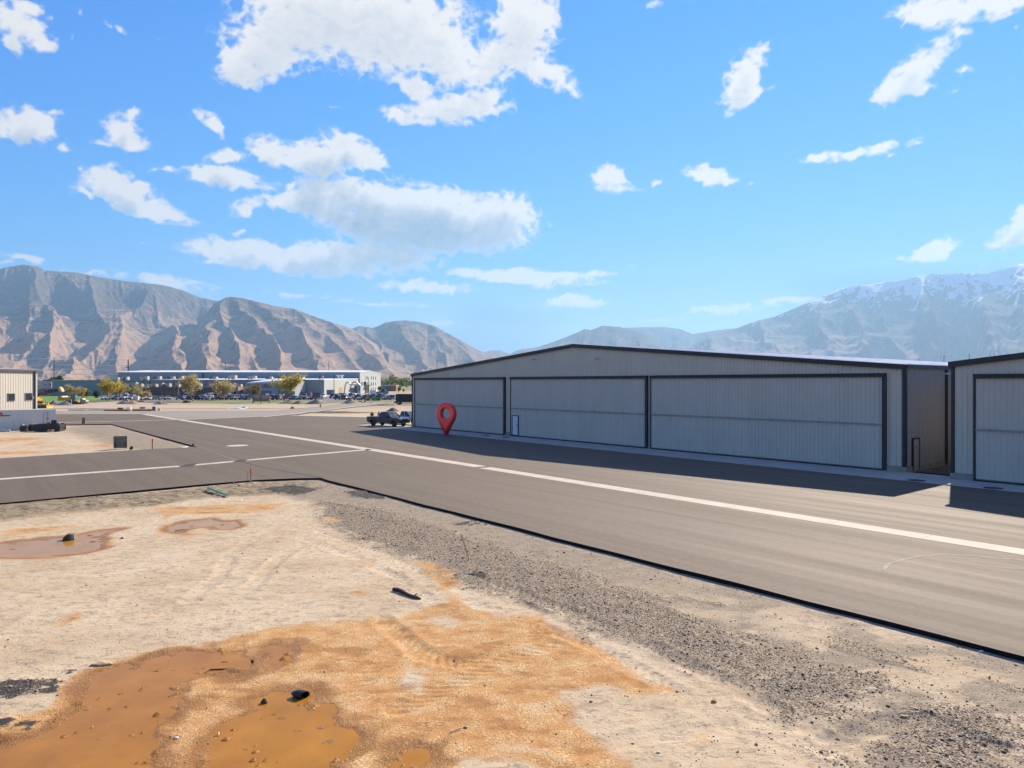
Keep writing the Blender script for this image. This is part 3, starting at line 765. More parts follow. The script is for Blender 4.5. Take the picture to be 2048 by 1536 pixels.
for q in ([(357, 934.6), (372, 929.0), (398, 926.6), (384, 932.4)], [(464, 924.5), (480, 918.8), (498, 920.2), (484, 923.6)]):
    mb = MB(); mb.add([(a, c, 0.009) for a, c in gw(q)], [(0, 1, 2, 3)]); tag(mb.build('pavement_patch', dark_joint), kind='structure')
# thin pale line left by the paver between gutter and hangars
strip('pavement_seam', along(-60, 12, 39.2), 0.07, 0.004, simple('seam_pale', (0.17, 0.145, 0.125), 0.85))
# curved sweeper marks
scuff = simple('scuff', (0.27, 0.225, 0.175), 0.9, var=0.25, scale=3)
strip('tyre_mark', gw([(1768, 1140), (1776, 1128), (1800, 1121), (1840, 1112), (1890, 1109), (1950, 1112), (2048, 1121), (2200, 1138)]), 0.13, 0.004, scuff)
strip('tyre_mark', gw([(1905, 1124), (1950, 1130), (2048, 1139), (2200, 1156)]), 0.12, 0.004, scuff)
mb = MB(); c0 = G(475, 891.3); mb.add([(c0.x + 1.0 * math.cos(a), c0.y + 1.0 * math.sin(a), 0.006) for a in np.linspace(0, 2 * math.pi, 24)[:-1]], [tuple(range(23))])
tag(mb.build('manhole_collar', conc, tri=True), kind='structure')
# concrete pad along the hangar fronts
pad = [(*(DA * q + DN * p),) for q, p in ((-60, P_CONC), (91.5, P_CONC), (91.5, 50.3), (12.0, 50.3), (12.0, 51.2), (10.0, 51.2), (10.0, 50.3), (-60, 50.3))]
slab('concrete_pad', pad, 0.012, 0.3, [conc_pad], 0)

cover_m = simple('iron_cover', (0.04, 0.038, 0.036), .6, .3)
for (px, py, where) in ((1833, 961.3, 'before the right corner of the long hangar'), (1987, 976.8, 'before the door of the right hangar'), (972, 871.5, 'before the white door, left one of two'), (1012, 875.2, 'before the white door, right one of two')):
    v = G(px, py); mb = MB(); mb.add([(.48 * math.cos(a), .48 * math.sin(a), 0) for a in np.linspace(0, 2 * math.pi, 25)[:-1]] + [(.48 * math.cos(a), .48 * math.sin(a), .03) for a in np.linspace(0, 2 * math.pi, 25)[:-1]], [tuple(range(24, 48))] + [(i, (i + 1) % 24, 24 + (i + 1) % 24, 24 + i) for i in range(24)])
    o = mb.build('drain_cover', cover_m); o.location = (v.x, v.y, 0.0); tag(o, 'dark round drain cover in the concrete pad ' + where, 'drain cover')
# ------------------------------------------------------------------ hills
def erode(h, dx, dy, iters, K, m=0.45, diff=0.02, keep=None):
    R, C = h.shape
    offs = [(-1,0),(1,0),(0,-1),(0,1),(-1,-1),(-1,1),(1,-1),(1,1)]
    idx = np.arange(R * C).reshape(R, C)
    for it in range(iters):
        hp = np.pad(h, 1, mode='edge'); ip = np.pad(idx, 1, mode='edge')
        best = np.zeros((R, C)); rec = idx.copy()
        for oy, ox in offs:
            d = math.hypot(oy * dy, ox * dx)
            sl = (h - hp[1+oy:1+oy+R, 1+ox:1+ox+C]) / d
            mk = sl > best
            best = np.where(mk, sl, best); rec = np.where(mk, ip[1+oy:1+oy+R, 1+ox:1+ox+C], rec)
        order = np.argsort(-h.ravel(), kind='stable').tolist()
        rl = rec.ravel().tolist(); A = [1.0] * (R * C)
        for i in order:
            r = rl[i]
            if r != i: A[r] += A[i]
        A = np.array(A).reshape(R, C)
        cut = np.minimum(K * A ** m * best, 0.6 * best * min(dx, dy))
        if keep is not None: cut = cut * keep
        h = h - cut
        hp = np.pad(h, 1, mode='edge')
        h = h + diff * (hp[:-2, 1:-1] + hp[2:, 1:-1] + hp[1:-1, :-2] + hp[1:-1, 2:] - 4 * h)
    return h

def mountain(name, ridge, Dr, Db, mat, valleys=(), ncol=420, nrow=150, iters=28, K=2.4, seed=1, pw=1.5, rough=0.12, back=1500, shear=0.0, base=-10.0, spurs=0.2, period=90.0, jag=1.0):
    rx = np.array([r[0] for r in ridge], float); ry = np.array([r[1] for r in ridge], float)
    px = np.linspace(rx[0], rx[-1], ncol)
    yr = np.interp(px, rx, ry)
    yr = yr + jag * fbm(px / 14.0, px * 0 + seed, 4, seed)
    az = np.arctan((px - CX) / F)
    hr = (HY - yr) / np.hypot(F, px - CX)           # tangent of the elevation seen
    t = np.linspace(0, 1, nrow)
    dist = Db + (Dr - Db) * t
    U, T = np.meshgrid(px, t)
    HR = np.interp(U, px, hr) * Dr
    D = Db + (Dr - Db) * T
    prof = 0.075 * np.clip(T / .3, 0, 1) + 0.925 * np.clip((T - 0.17) / 0.83, 0, 1) ** pw
    h = HR * prof
    W = U + shear * (1 - T) * period + 22 * fbm(U / 110, T * 3, 3, seed + 3)
    # spurs: long crests that fall towards the plain
    sp = 1 - np.abs(((W / period) % 1.0) * 2 - 1)
    sp2 = 1 - np.abs(((W / (period * .43) + .3) % 1.0) * 2 - 1)
    env = np.clip(T * (1.04 - T) * 4, 0, 1)
    h = h + HR * env * (spurs * (sp - .5) + spurs * .38 * (sp2 - .5))
    h = h + HR * env * rough * (fbm(U / 34, T * 7, 6, seed + 7, .6) + .35 * (.5 - np.abs(fbm(U / 16, T * 12, 4, seed + 9))))
    for path, w, dep in valleys:
        pts = []
        for x, y in path:
            yy = np.interp(x, px, yr)
            f = np.clip((HY - y) / max(HY - yy, 1), 0.0, 1.0)
            pts.append((x, (0.17 + 0.83 * f ** (1 / pw)) * 250))
        d, s, sg = line_sd(U, T * 250, pts)
        h = h - .62 * HR * dep * np.exp(-(d / w) ** 2) * np.clip(T * 2.2, 0, 1) * np.clip((1.0 - T) * 9, 0, 1)
    h = np.maximum(h, 0.02 * HR * T)
    dx = Dr * (az[-1] - az[0]) / ncol * 0.85; dy = (Dr - Db) / nrow
    h = erode(h, dx, dy, iters, K)
    # the skyline keeps its surveyed height
    e = ((h - 0) / D).max(0)
    s = hr / np.maximum(e, 1e-4)
    h = h * s[None, :]
    # far side
    nb_ = 14
    tb = np.linspace(0, 1, nb_ + 1)[1:]
    Ub, Tb = np.meshgrid(px, tb)
    hb = h[-1][None, :] * (1 - Tb ** 1.3) + 0 * Ub
    Dall = np.concatenate([D, Dr + back * Tb]); hall = np.concatenate([h, hb]) + CAMH * np.concatenate([T, 1 - Tb])
    hall[0] = base
    hall = np.maximum(hall, base)
    A = np.concatenate([np.interp(U, px, az), np.interp(Ub, px, az)])
    X = np.sin(A) * Dall; Y = np.cos(A) * Dall
    o = grid_mesh(name, X, Y, hall, mat, True)
    return tag(o, kind='structure')

def rock_mat(name, tan, scrub, snow=None, scale=1.0, rock=(0.13, 0.11, 0.1)):
    def b(nb, bs):
        geo = nb.n('ShaderNodeNewGeometry'); pos = geo.outputs['Position']
        n = nb.noise(pos, 0.0012 * scale, 8, 0.62); m = nb.noise(pos, 0.006 * scale, 7, 0.65); f = nb.noise(pos, 0.022, 6, 0.68)
        z = nb.n('ShaderNodeSeparateXYZ', {0: pos}).outputs[2]
        c = nb.ramp(m, [(0.3, tuple(x * .75 for x in tan)), (0.5, tan), (0.7, tuple(min(1, x * 1.25) for x in tan))])
        hi = nb.ss(nb.m('ADD', z, nb.m('MULTIPLY_ADD', n, 900, -450)), 350, 1000)
        sm = nb.ss(nb.m('ADD', nb.m('ADD', m, nb.m('MULTIPLY', f, 0.5)), nb.m('MULTIPLY', hi, 0.22)), 0.74, 0.92)
        c = nb.mix(nb.m('MULTIPLY', sm, 0.9), c, (*scrub, 1))
        st = nb.ss(nb.noise(nb.mapping(pos, scale=(1, 1, 2.5)), 0.011, 7, 0.7), 0.6, 0.72)
        c = nb.mix(nb.m('MULTIPLY', st, 0.5), c, (*rock, 1))
        spk = nb.ss(nb.noise(pos, .045, 5, .7), .5, .62)
        c = nb.mix(nb.m('MULTIPLY', spk, .4), c, (*scrub, 1))
        if snow:
            sz = nb.m('ADD', z, nb.m('ADD', nb.m('MULTIPLY_ADD', m, 1300, -650), nb.m('MULTIPLY_ADD', f, 500, -250)))
            nz = nb.n('ShaderNodeSeparateXYZ', {0: geo.outputs['Normal']}).outputs[0]
            sz = nb.m('ADD', sz, nb.m('MULTIPLY', nz, -260))
            rib = nb.noise(nb.mapping(pos, scale=(.007, .007, .0012)), 1.0, 5, .6)
            sz = nb.m('ADD', sz, nb.m('MULTIPLY_ADD', rib, 1500, -750))
            c = nb.mix(nb.ss(sz, snow, snow + 120, 0, 1.0), c, (0.85, 0.86, 0.88, 1))
        nb.put(bs.inputs['Base Color'], c); bs.inputs['Roughness'].default_value = 1.0
        bs.inputs['Specular IOR Level'].default_value = 0.0
        nb.put(bs.inputs['Normal'], nb.bump(nb.m('ADD', m, nb.m('MULTIPLY', f, 0.5)), 0.8, 42))
    return material(name, b)
TAN = (0.40, 0.262, 0.172); SCR = (0.095, 0.085, 0.07)
m_left = rock_mat('mountain_left', TAN, SCR, 1520)
m_mid = rock_mat('mountain_mid', TAN, SCR)
m_right = rock_mat('mountain_right', (0.42, 0.33, 0.265), (0.2, 0.2, 0.185), 1420)
mountain('mountain', [(-520,600),(-300,560),(-150,548),(0,538),(20,533),(48,529),(75,533),(90,541),(125,543),(155,545),(190,553),(250,562),(300,567),(340,573),(370,583),(400,595),(425,600),(452,606),(520,640),(600,690),(700,735),(760,757)],
   9800, 3400, m_left, valleys=[([(470,600),(400,628),(345,645),(300,655),(310,690),(285,720),(275,750)], 20, .30), ([(120,600),(150,640),(180,680),(140,715),(110,750)], 16, .22), ([(20,560),(0,640),(20,700),(5,750)], 18, .22), ([(240,600),(230,650),(215,700),(200,750)], 14, .16), ([(70,600),(75,660),(60,750)], 12, .15)],
   ncol=560, nrow=190, iters=30, K=2.6, seed=3, pw=1.25, shear=-.7, spurs=.11, period=120)
mountain('mountain', [(330,762),(360,690),(400,640),(430,606),(452,595),(462,593.5),(490,597),(520,605),(555,613),(590,618),(610,626),(640,637),(665,645),(700,656),(730,674),(760,693),(800,722),(835,748),(860,763)],
   7700, 3300, m_mid, valleys=[([(500,612),(530,650),(575,690),(610,745)], 11, .22), ([(585,622),(605,660),(650,700),(700,748)], 11, .22), ([(640,640),(680,680),(745,748)], 10, .22), ([(450,610),(470,660),(520,700),(540,750)], 10, .2), ([(410,650),(440,690),(455,745)], 9, .16), ([(700,660),(740,700),(790,750)], 8, .18)],
   ncol=480, nrow=170, iters=28, K=2.4, seed=11, pw=1.2, shear=-.9, spurs=.11, period=78)
mountain('mountain', [(640,764),(680,690),(703,657),(720,652),(745,656),(757,652),(770,645),(790,642),(810,640.5),(840,644),(870,652),(890,664),(920,680),(950,697),(985,712),(1040,740),(1090,764)],
   9800, 4500, rock_mat('mountain_centre', (0.33, 0.23, 0.16), SCR), valleys=[([(757,655),(775,690),(815,715),(835,750)], 9, .25), ([(860,652),(870,690),(905,715),(935,750)], 8, .22), ([(905,675),(940,710),(990,750)], 7, .18)],
   ncol=360, nrow=140, iters=24, K=2.6, seed=23, pw=1.15, shear=-.8, spurs=.14, period=64)
mountain('mountain', [(930,764),(960,706),(985,700.5),(1000,701),(1020,708),(1035,700.5),(1080,693),(1130,675),(1170,658),(1182,660),(1205,651),(1240,654),(1290,668),(1320,690),(1400,735),(1480,764)],
   12500, 8000, rock_mat('mountain_far', (0.30, 0.22, 0.17), SCR), ncol=260, nrow=90, iters=16, K=6, seed=31, pw=1.1, spurs=.12, period=60)
mountain('mountain', [(1150,764),(1200,670),(1230,656),(1280,654.5),(1330,654),(1360,658),(1385,668),(1430,661),(1470,656),(1560,690),(1650,764)],
   17000, 13000, rock_mat('mountain_far', (0.30, 0.22, 0.17), SCR), ncol=180, nrow=60, iters=8, K=6, seed=37, pw=1.1, spurs=.1, period=60)
mountain('mountain', [(1330,764),(1370,705),(1385,690),(1430,670),(1470,658),(1490,650),(1520,640),(1550,633),(1600,612),(1640,595),(1680,578),(1710,571),(1740,570),(1770,563),(1800,561),(1835,552),(1860,547),(1900,548),(1930,545),(1970,548),(1990,542),(2010,537),(2035,530),(2048,527),(2120,512),(2300,500),(2600,540)],
   12800, 7400, m_right, valleys=[([(1700,575),(1745,640),(1810,750)], 16, .26), ([(1800,565),(1790,640),(1850,750)], 16, .22), ([(1890,552),(1915,610),(1905,680),(1930,750)], 14, .24), ([(1985,548),(1950,610),(1910,680)], 14, .22), ([(1560,640),(1600,690),(1650,750)], 14, .2), ([(1460,665),(1520,720),(1560,755)], 10, .15)],
   ncol=560, nrow=180, iters=30, K=3.4, seed=47, pw=1.15, shear=-.8, spurs=.16, period=110, rough=.15)

# the air between here and the mountains
def haze_mat():
    m = bpy.data.materials.new('haze'); m.use_nodes = True; t = m.node_tree; t.nodes.clear()
    out = t.nodes.new('ShaderNodeOutputMaterial'); v = t.nodes.new('ShaderNodeVolumePrincipled')
    v.inputs['Color'].default_value = (0.42, 0.70, 1.0, 1); v.inputs['Density'].default_value = HAZE
    v.inputs['Anisotropy'].default_value = 0.22
    t.links.new(v.outputs[0], out.inputs['Volume']); return m
HAZE = 6.2e-5
mb = MB(); mb.box(-32000, 32000, -32000, 32000, -14, 2450)
hz = mb.build('haze', haze_mat()); tag(hz, kind='stuff')
# ------------------------------------------------------------------ hangars
def panel_mat(name, base, rough=0.5):
    def b(nb, bs):
        oc = nb.n('ShaderNodeTexCoord').outputs['Object']
        n = nb.noise(nb.mapping(oc, scale=(1, 1, .25)), 0.7, 5, 0.6); g = nb.noise(oc, 30, 2, .7)
        k = nb.m('MULTIPLY', nb.ss(n, .3, .7, .97, 1.03), nb.ss(g, .2, .8, .97, 1.03))
        sx = nb.n('ShaderNodeSeparateXYZ', {0: oc})
        pan = nb.m('FLOOR', nb.m('DIVIDE', nb.m('ADD', sx.outputs[0], sx.outputs[1]), .915))
        wn = nb.n('ShaderNodeTexWhiteNoise', {'W': pan}, noise_dimensions='1D').outputs['Value']
        k = nb.m('MULTIPLY', k, nb.m('MULTIPLY_ADD', wn, .03, .985))
        nb.put(bs.inputs['Base Color'], nb.vm('SCALE', base, scale=k))
        bs.inputs['Roughness'].default_value = rough; bs.inputs['Specular IOR Level'].default_value = 0.4
    return material(name, b)
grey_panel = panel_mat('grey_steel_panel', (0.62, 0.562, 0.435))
side_panel = panel_mat('shade_toned_steel_panel', (0.38, 0.355, 0.32))  # same cladding as the front, colour darkened to stand for side-wall shade
door_panel = panel_mat('door_steel_panel', (0.59, 0.541, 0.435))
roof_panel = panel_mat('pale_roof_panel', (0.85, 0.85, 0.82), 0.6)
dark_trim = simple('dark_bronze_trim', (0.022, 0.022, 0.025), 0.5, var=0.15)
found = simple('foundation_concrete', (0.36, 0.30, 0.23), 0.85, var=0.2, bump=0.3)
white_door = simple('white_door_paint', (0.72, 0.73, 0.72), 0.45, var=0.05)
grey_door = simple('grey_door_paint', (0.40, 0.37, 0.33), 0.5, var=0.06)
steel_dull = simple('dull_rail', (0.30, 0.295, 0.27), 0.5, var=.1)
steel = simple('galvanised_steel', (0.42, 0.42, 0.42), 0.4, 0.6, var=0.15)
lamp_body = simple('lamp_housing', (0.55, 0.56, 0.57), 0.4, 0.3)

def ribbed(mb, u0, u1, ztop, zbot, y, out, pitch=0.305, rib=0.045, mi=0, flip=1):
    """ribbed sheet in local (u, z) at depth y; out = direction of the ribs"""
    prof = ((0, 0), (.62, 0), (.70, 1), (.90, 1), (.98, 0))
    us = []
    n = int((u1 - u0) / pitch) + 1
    for i in range(n):
        for a, h in prof:
            u = u0 + (i + a) * pitch
            if u < u1: us.append((u, h))
    us.append((u1, 0))
    vs = []; fs = []
    for u, h in us:
        yy = y + out * h * rib
        vs.append((u, yy, zbot)); vs.append((u, yy, ztop(u) if callable(ztop) else ztop))
    for i in range(len(us) - 1):
        fs.append((2*i, 2*i+2, 2*i+3, 2*i+1))
    mb.add(vs, fs, mi)

def hangar(label, q_right, length, depth, p_front, eave, peak, doors, walk_front=None, side_door=True, lights=()):
    """local frame: x along the front (0 at the right corner, growing to the left end), y into the building"""
    M_ang = math.atan2(DA.y, DA.x)
    o0 = AP(q_right, p_front)
    # x axis = DA ; y axis = rotate DA by -90 deg -> (DA.y, -DA.x) = DN
    root = thing('hangar', label, 'hangar', (o0.x, o0.y, 0), M_ang)
    flip = -1.0   # local +y is to the left of DA, the building lies to its right
    L = length; zf = 0.38
    top = lambda u: eave + (peak - eave) * (1 - abs(u - L / 2) / (L / 2))
    w = MB()
    # front as two spans so the peak is a vertex
    ribbed(w, 0.02, L / 2, top, zf, 0, 1); ribbed(w, L / 2, L - 0.02, top, zf, 0, 1)
    w.build('front_wall', grey_panel, root)
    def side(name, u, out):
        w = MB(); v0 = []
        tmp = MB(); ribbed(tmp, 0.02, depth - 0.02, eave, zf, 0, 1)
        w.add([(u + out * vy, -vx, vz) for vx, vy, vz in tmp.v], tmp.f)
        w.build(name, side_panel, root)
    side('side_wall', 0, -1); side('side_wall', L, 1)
    w = MB(); ribbed(w, 0, L / 2, top, zf, 0, -1); ribbed(w, L / 2, L, top, zf, 0, -1)
    w.v = [(a, b - depth, c) for a, b, c in w.v]; w.build('rear_wall', grey_panel, root)
    # roof with standing seams, overhanging a little
    r = MB()
    ov = 0.14; th = 0.10
    for s0, s1 in ((-ov, L / 2), (L / 2, L + ov)):
        vs = []; 
        n = int((depth + 2 * ov) / 0.6)
        ys = [ov - i * (depth + 2 * ov) / n for i in range(n + 1)]
        zz = lambda u: eave + (peak - eave) * (1 - abs(u - L / 2) / (L / 2)) + 0.05
        for i in range(n):
            a, b = ys[i], ys[i + 1]
            for (u, v, ra, rb) in ((a, a - .5 * (a - b) * 1.7, 0, 0),):
                pass
            prof = ((a, 0), (a - (a - b) * .80, 0), (a - (a - b) * .86, .04), (a - (a - b) * .94, .04), (b, 0))
            for (ya, ha), (yb, hb) in zip(prof[:-1], prof[1:]):
                r.add([(s0, ya, zz(s0) + ha + th), (s1, ya, zz(s1) + ha + th), (s1, yb, zz(s1) + hb + th), (s0, yb, zz(s0) + hb + th)], [(0, 1, 2, 3)])
        r.add([(s0, ov, zz(s0)), (s1, ov, zz(s1)), (s1, -depth - ov, zz(s1)), (s0, -depth - ov, zz(s0))], [(0, 1, 2, 3)])
    r.build('roof', roof_panel, root, fix=False)
    # dark rake and eave trim
    t = MB()
    for s0, s1 in ((-0.16, L / 2), (L / 2, L + 0.16)):
        za = top(min(max(s0, 0), L)) - (0 if 0 <= s0 <= L else 0.012); zb = top(min(max(s1, 0), L)) - (0 if 0 <= s1 <= L else 0.012)
        for y0, y1 in ((0.145, 0.20), (-depth - 0.20, -depth - 0.145)):
            t.add([(s0, y0, za - .22), (s1, y0, zb - .22), (s1, y0, zb + .145), (s0, y0, za + .145), (s0, y1, za - .22), (s1, y1, zb - .22), (s1, y1, zb + .145), (s0, y1, za + .145)],
                  [(0,1,2,3),(7,6,5,4),(0,4,5,1),(1,5,6,2),(2,6,7,3),(3,7,4,0)])
    for u0, u1 in ((-0.21, -0.15), (L + 0.15, L + 0.21)):
        t.box(u0, u1, -depth - 0.14, 0.14, eave - 0.13, eave + 0.13)
    t.build('roof_trim', dark_trim, root)
    for u in (0, L):
        for y in (0, -depth):
            c = MB(); su = -1 if u == 0 else 1; sy = 1 if y == 0 else -1
            c.box(min(u + su * .06, u - su * .15), max(u + su * .06, u - su * .15), min(y + sy * .035, y + sy * .075), max(y + sy * .035, y + sy * .075), zf, eave - .12)
            c.box(min(u + su * .035, u + su * .075), max(u + su * .035, u + su * .075), min(y + sy * .033, y - sy * .2), max(y + sy * .033, y - sy * .2), zf, eave - .14)
            c.build('corner_trim', dark_trim, root)
    f = MB(); 
    f.box(-0.10, L + 0.10, -depth - 0.1, 0.10, -0.3, zf - 0.02)
    f.build('foundation', found, root)
    # downpipes on the right side wall
    for yy in [-(6.7 + 12 * k) for k in range(int(depth / 12))]:
        d = MB(); d.box(-0.24, -0.085, yy - 0.14, yy, 0.05, eave - 0.14); d.build('downspout', dark_trim, root)
    for (u0, u1, zt, jl, jr) in doors:
        d = MB(); mid = 3.16; zb = 0.10
        ribbed(d, u0 + jr, u1 - jl, mid - .03, zb + .06, 0.14, 1); ribbed(d, u0 + jr, u1 - jl, zt - .28, mid + .03, 0.14, 1)
        d.box(u0 + jr, u1 - jl, 0.05, 0.135, zb + .06, zt - .28)
        door = d.build('hangar_door', door_panel, root, fix=False)
        s_ = MB(); s_.box(u0 + jr, u1 - jl, 0.16, 0.235, mid - .05, mid + .05)
        k = 0
        while u0 + jr + 0.6 + k * 1.9 < u1 - jl - .3:
            a = u0 + jr + 0.6 + k * 1.9; s_.box(a, a + .13, 0.186, 0.26, mid - .075, mid + .075); k += 1
        s_.build('hinge_rail', steel_dull, door)
        fr = MB()
        fr.box(u0, u1, 0.04, 0.30, zt - .27, zt)
        fr.box(u0, u1, 0.302, 0.36, zt - .10, zt - .02)
        fr.box(u0, u0 + jr, 0.04, 0.24, 0.06, zt - .272); fr.box(u1 - jl, u1, 0.04, 0.22, 0.06, zt - .272)
        fr.box(u0 + jr, u1 - jl, 0.04, 0.20, 0.02, 0.10)
        fr.build('door_frame', dark_trim, root)
        if walk_front and u0 < walk_front < u1:
            c = MB(); c.box(walk_front - .46, walk_front + .46, 0.19, 0.215, 0.20, 2.30); wd = c.build('walk_door', white_door, door)
            c = MB(); 
            c.box(walk_front - .54, walk_front - .462, 0.135, 0.24, 0.14, 2.38); c.box(walk_front + .462, walk_front + .54, 0.135, 0.24, 0.14, 2.38)
            c.box(walk_front - .46, walk_front + .46, 0.135, 0.24, 2.302, 2.38); c.box(walk_front - .46, walk_front + .46, 0.135, 0.235, 0.14, 0.198)
            c.build('walk_door_frame', dark_trim, door)
            c = MB(); c.box(walk_front - .41, walk_front - .33, 0.216, 0.27, 1.18, 1.34); c.build('door_handle', dark_trim, door); c = MB(); c.box(walk_front - .05, walk_front + .05, 0.216, 0.226, 1.68, 1.78); c.build('peephole', dark_trim, door)
    if side_door:
        y0 = -1.55
        c = MB(); c.box(-0.11, -0.06, y0 - .46, y0 + .46, 0.06, 2.16); wd = c.build('walk_door', grey_door, root)
        h = MB(); h.box(-0.17, -0.112, y0 + .30, y0 + .40, 1.02, 1.10); h.build('door_handle', steel, wd); h = MB(); h.box(-0.125, -0.112, y0 - .05, y0 + .05, 1.55, 1.68); h.build('door_plate', dark_trim, wd)
        c = MB()
        for a, b, z0, z1 in ((y0 - .56, y0 - .462, .05, 2.26), (y0 + .462, y0 + .56, .05, 2.26), (y0 - .46, y0 + .46, 2.162, 2.26)):
            c.box(-0.14, -0.045, a, b, z0, z1)
        c.build('door_frame', dark_trim, wd)
        l = MB(); l.tube([(-0.05, -5.9, 6.62), (-0.55, -5.9, 6.66)], 0.05, 8); l.box(-1.1, -0.55, -6.06, -5.74, 6.6, 6.74); l.build('wall_lamp', lamp_body, root)
    for (u, z) in lights:
        l = MB(); l.tube([(u, 0.03, z), (u, 0.55, z + .02)], 0.04, 8); l.box(u - .2, u + .2, 0.55, 1.0, z - .06, z + .06); l.tube([(u, .03, z), (u, .05, z)], .13, 10)
        l.build('wall_lamp', lamp_body, root)
    return root
qR = AP(0, 0); vR = G(1810, 945.5); q_right = DA.x * vR.x + DA.y * vR.y
vL = None
def q_at(px, p):
    """distance along the front line p at picture column px"""
    k = (px - CX) / F
    # (DA*q + DN*p).x = k * (...).y
    return p * (k * DN.y - DN.x) / (DA.x - k * DA.y)
qr = q_at(1810, P_WALL); ql = q_at(824.5, P_WALL); Lh = ql - qr
du = lambda px: q_at(px, P_WALL - 0.15) - qr
hangar('long grey metal aircraft hangar with three wide doors and a low peaked roof', qr, Lh, 74.0, P_WALL, 7.12, 9.85,
       [(du(1772.5), du(1301), 6.68, .12, .25), (du(1295), du(1021), 6.68, .12, .25), (du(1010), du(829.5), 6.68, .10, .25)],
       walk_front=du(1031.2), lights=((du(1072), 8.55), (du(1198), 8.35)))
qr2e = q_at(1905, P_WALL - .9)
# second hangar: its left corner is at column 1905, it runs out of the picture to the right
L2 = 46.0
hangar('grey metal hangar cut by the right edge of the photo, beyond the gravel gap', qr2e - L2, L2, 74.0, P_WALL - 0.9, 7.2, 9.9,
       [(L2 - 22, q_at(1947.0, P_WALL - 1.1) - (qr2e - L2), 6.55, .10, .24)], side_door=False)
gapm = simple('gravel_gap', (0.10, 0.085, 0.07), 0.95, var=0.5, scale=14, bump=0.8)
mb = MB(); mb.add([AP(qr2e + .05, 51.2, -.02), AP(qr - .08, 51.2, -.02), AP(qr - .08, 126, -.02), AP(qr2e + .05, 126, -.02)], [(0, 1, 2, 3)])
tag(mb.build('gravel_path', gapm), kind='structure')
# ------------------------------------------------------------------ helpers for things farther off
def at(px, Y, z=0.0): return Vector(((px - CX) / F * Y, Y, z))
def zpx(py, Y): return CAMH + (HY - py) / F * Y
def ground_z(x, y):
    X_, Y_, Z_ = GROUND
    i = int(np.clip(np.searchsorted(Y_, y) - 1, 0, len(Y_) - 2)); j = int(np.clip(np.searchsorted(X_, x) - 1, 0, len(X_) - 2))
    u = (x - X_[j]) / (X_[j+1] - X_[j]); v = (y - Y_[i]) / (Y_[i+1] - Y_[i])
    return float((Z_[i, j] * (1-u) + Z_[i, j+1] * u) * (1-v) + (Z_[i+1, j] * (1-u) + Z_[i+1, j+1] * u) * v)
def gpt(px, py):
    v = G(px, py, GZ); v.z = ground_z(v.x, v.y); return v

paint = objcol('car_paint', 0.32, 0.6)
glass = simple('car_glass', (0.035, 0.045, 0.052), 0.12, var=0.1, spec=0.6)
rubber = simple('tyre_rubber', (0.016, 0.016, 0.016), 0.85, var=0.2)
alloy = simple('wheel_alloy', (0.33, 0.33, 0.34), 0.35, 0.7)
dark_alloy = simple('dark_wheel', (0.03, 0.03, 0.032), 0.4, 0.5)
black_plastic = simple('black_plastic', (0.018, 0.018, 0.02), 0.55)
black_paint = simple('black_paint', (0.012, 0.013, 0.015), 0.5)
headlamp = simple('headlamp_glass', (0.6, 0.62, 0.65), 0.1, spec=0.8)
taillamp = simple('tail_lamp', (0.35, 0.012, 0.01), 0.2)
chrome = simple('chrome', (0.6, 0.6, 0.62), 0.15, 0.9)
yellow_paint = simple('machine_yellow', (0.62, 0.34, 0.02), 0.5, var=0.2, scale=2)
wood = simple('weathered_wood', (0.33, 0.24, 0.15), 0.85, var=0.3, scale=5, bump=0.3)
lath = simple('survey_lath', (0.42, 0.30, 0.17), 0.85, var=0.2, scale=9)
orange_paint = simple('survey_orange', (0.85, 0.13, 0.01), 0.6, var=0.1)
white_paint = simple('white_paint', (0.7, 0.7, 0.68), 0.55, var=0.08)
pole_wood = simple('dark_pole', (0.045, 0.038, 0.034), 0.85, var=0.25)

def frustum(mb, x0, x1, x2, x3, yb, yt, zb, zt, mi=0):
    vs = [(x0,-yb,zb),(x3,-yb,zb),(x3,yb,zb),(x0,yb,zb),(x1,-yt,zt),(x2,-yt,zt),(x2,yt,zt),(x1,yt,zt)]
    mb.add(vs, [(0,3,2,1),(4,5,6,7),(0,1,5,4),(1,2,6,5),(2,3,7,6),(3,0,4,7)], mi)
def arch(xc, r, z0, n=7):
    return [(xc + r * math.cos(a), z0 + r * math.sin(a)) for a in np.linspace(0, math.pi, n)]
def wheel_mb(r, w):
    t = MB(); n = 20
    prof = ((r * .62, -w/2), (r * .93, -w/2), (r, -w * .34), (r, w * .34), (r * .93, w/2), (r * .62, w/2))
    for i in range(n):
        a0 = 2 * math.pi * i / n; a1 = 2 * math.pi * (i + 1) / n
        for (r0, y0), (r1, y1) in zip(prof[:-1], prof[1:]):
            t.add([(r0*math.cos(a0), y0, r0*math.sin(a0)), (r0*math.cos(a1), y0, r0*math.sin(a1)), (r1*math.cos(a1), y1, r1*math.sin(a1)), (r1*math.cos(a0), y1, r1*math.sin(a0))], [(0,1,2,3)])
    m = MB()
    m.tube([(0, -w * .42, 0), (0, w * .42, 0)], r * .64, 16)
    for k in range(5):
        a = 2 * math.pi * k / 5
        for s in (-1, 1):
            m.bar((0, s * w * .46, 0), (r * .58 * math.cos(a), s * w * .46, r * .58 * math.sin(a)), r * .16, w * .1, up=(0, 1, 0))
    return t, m

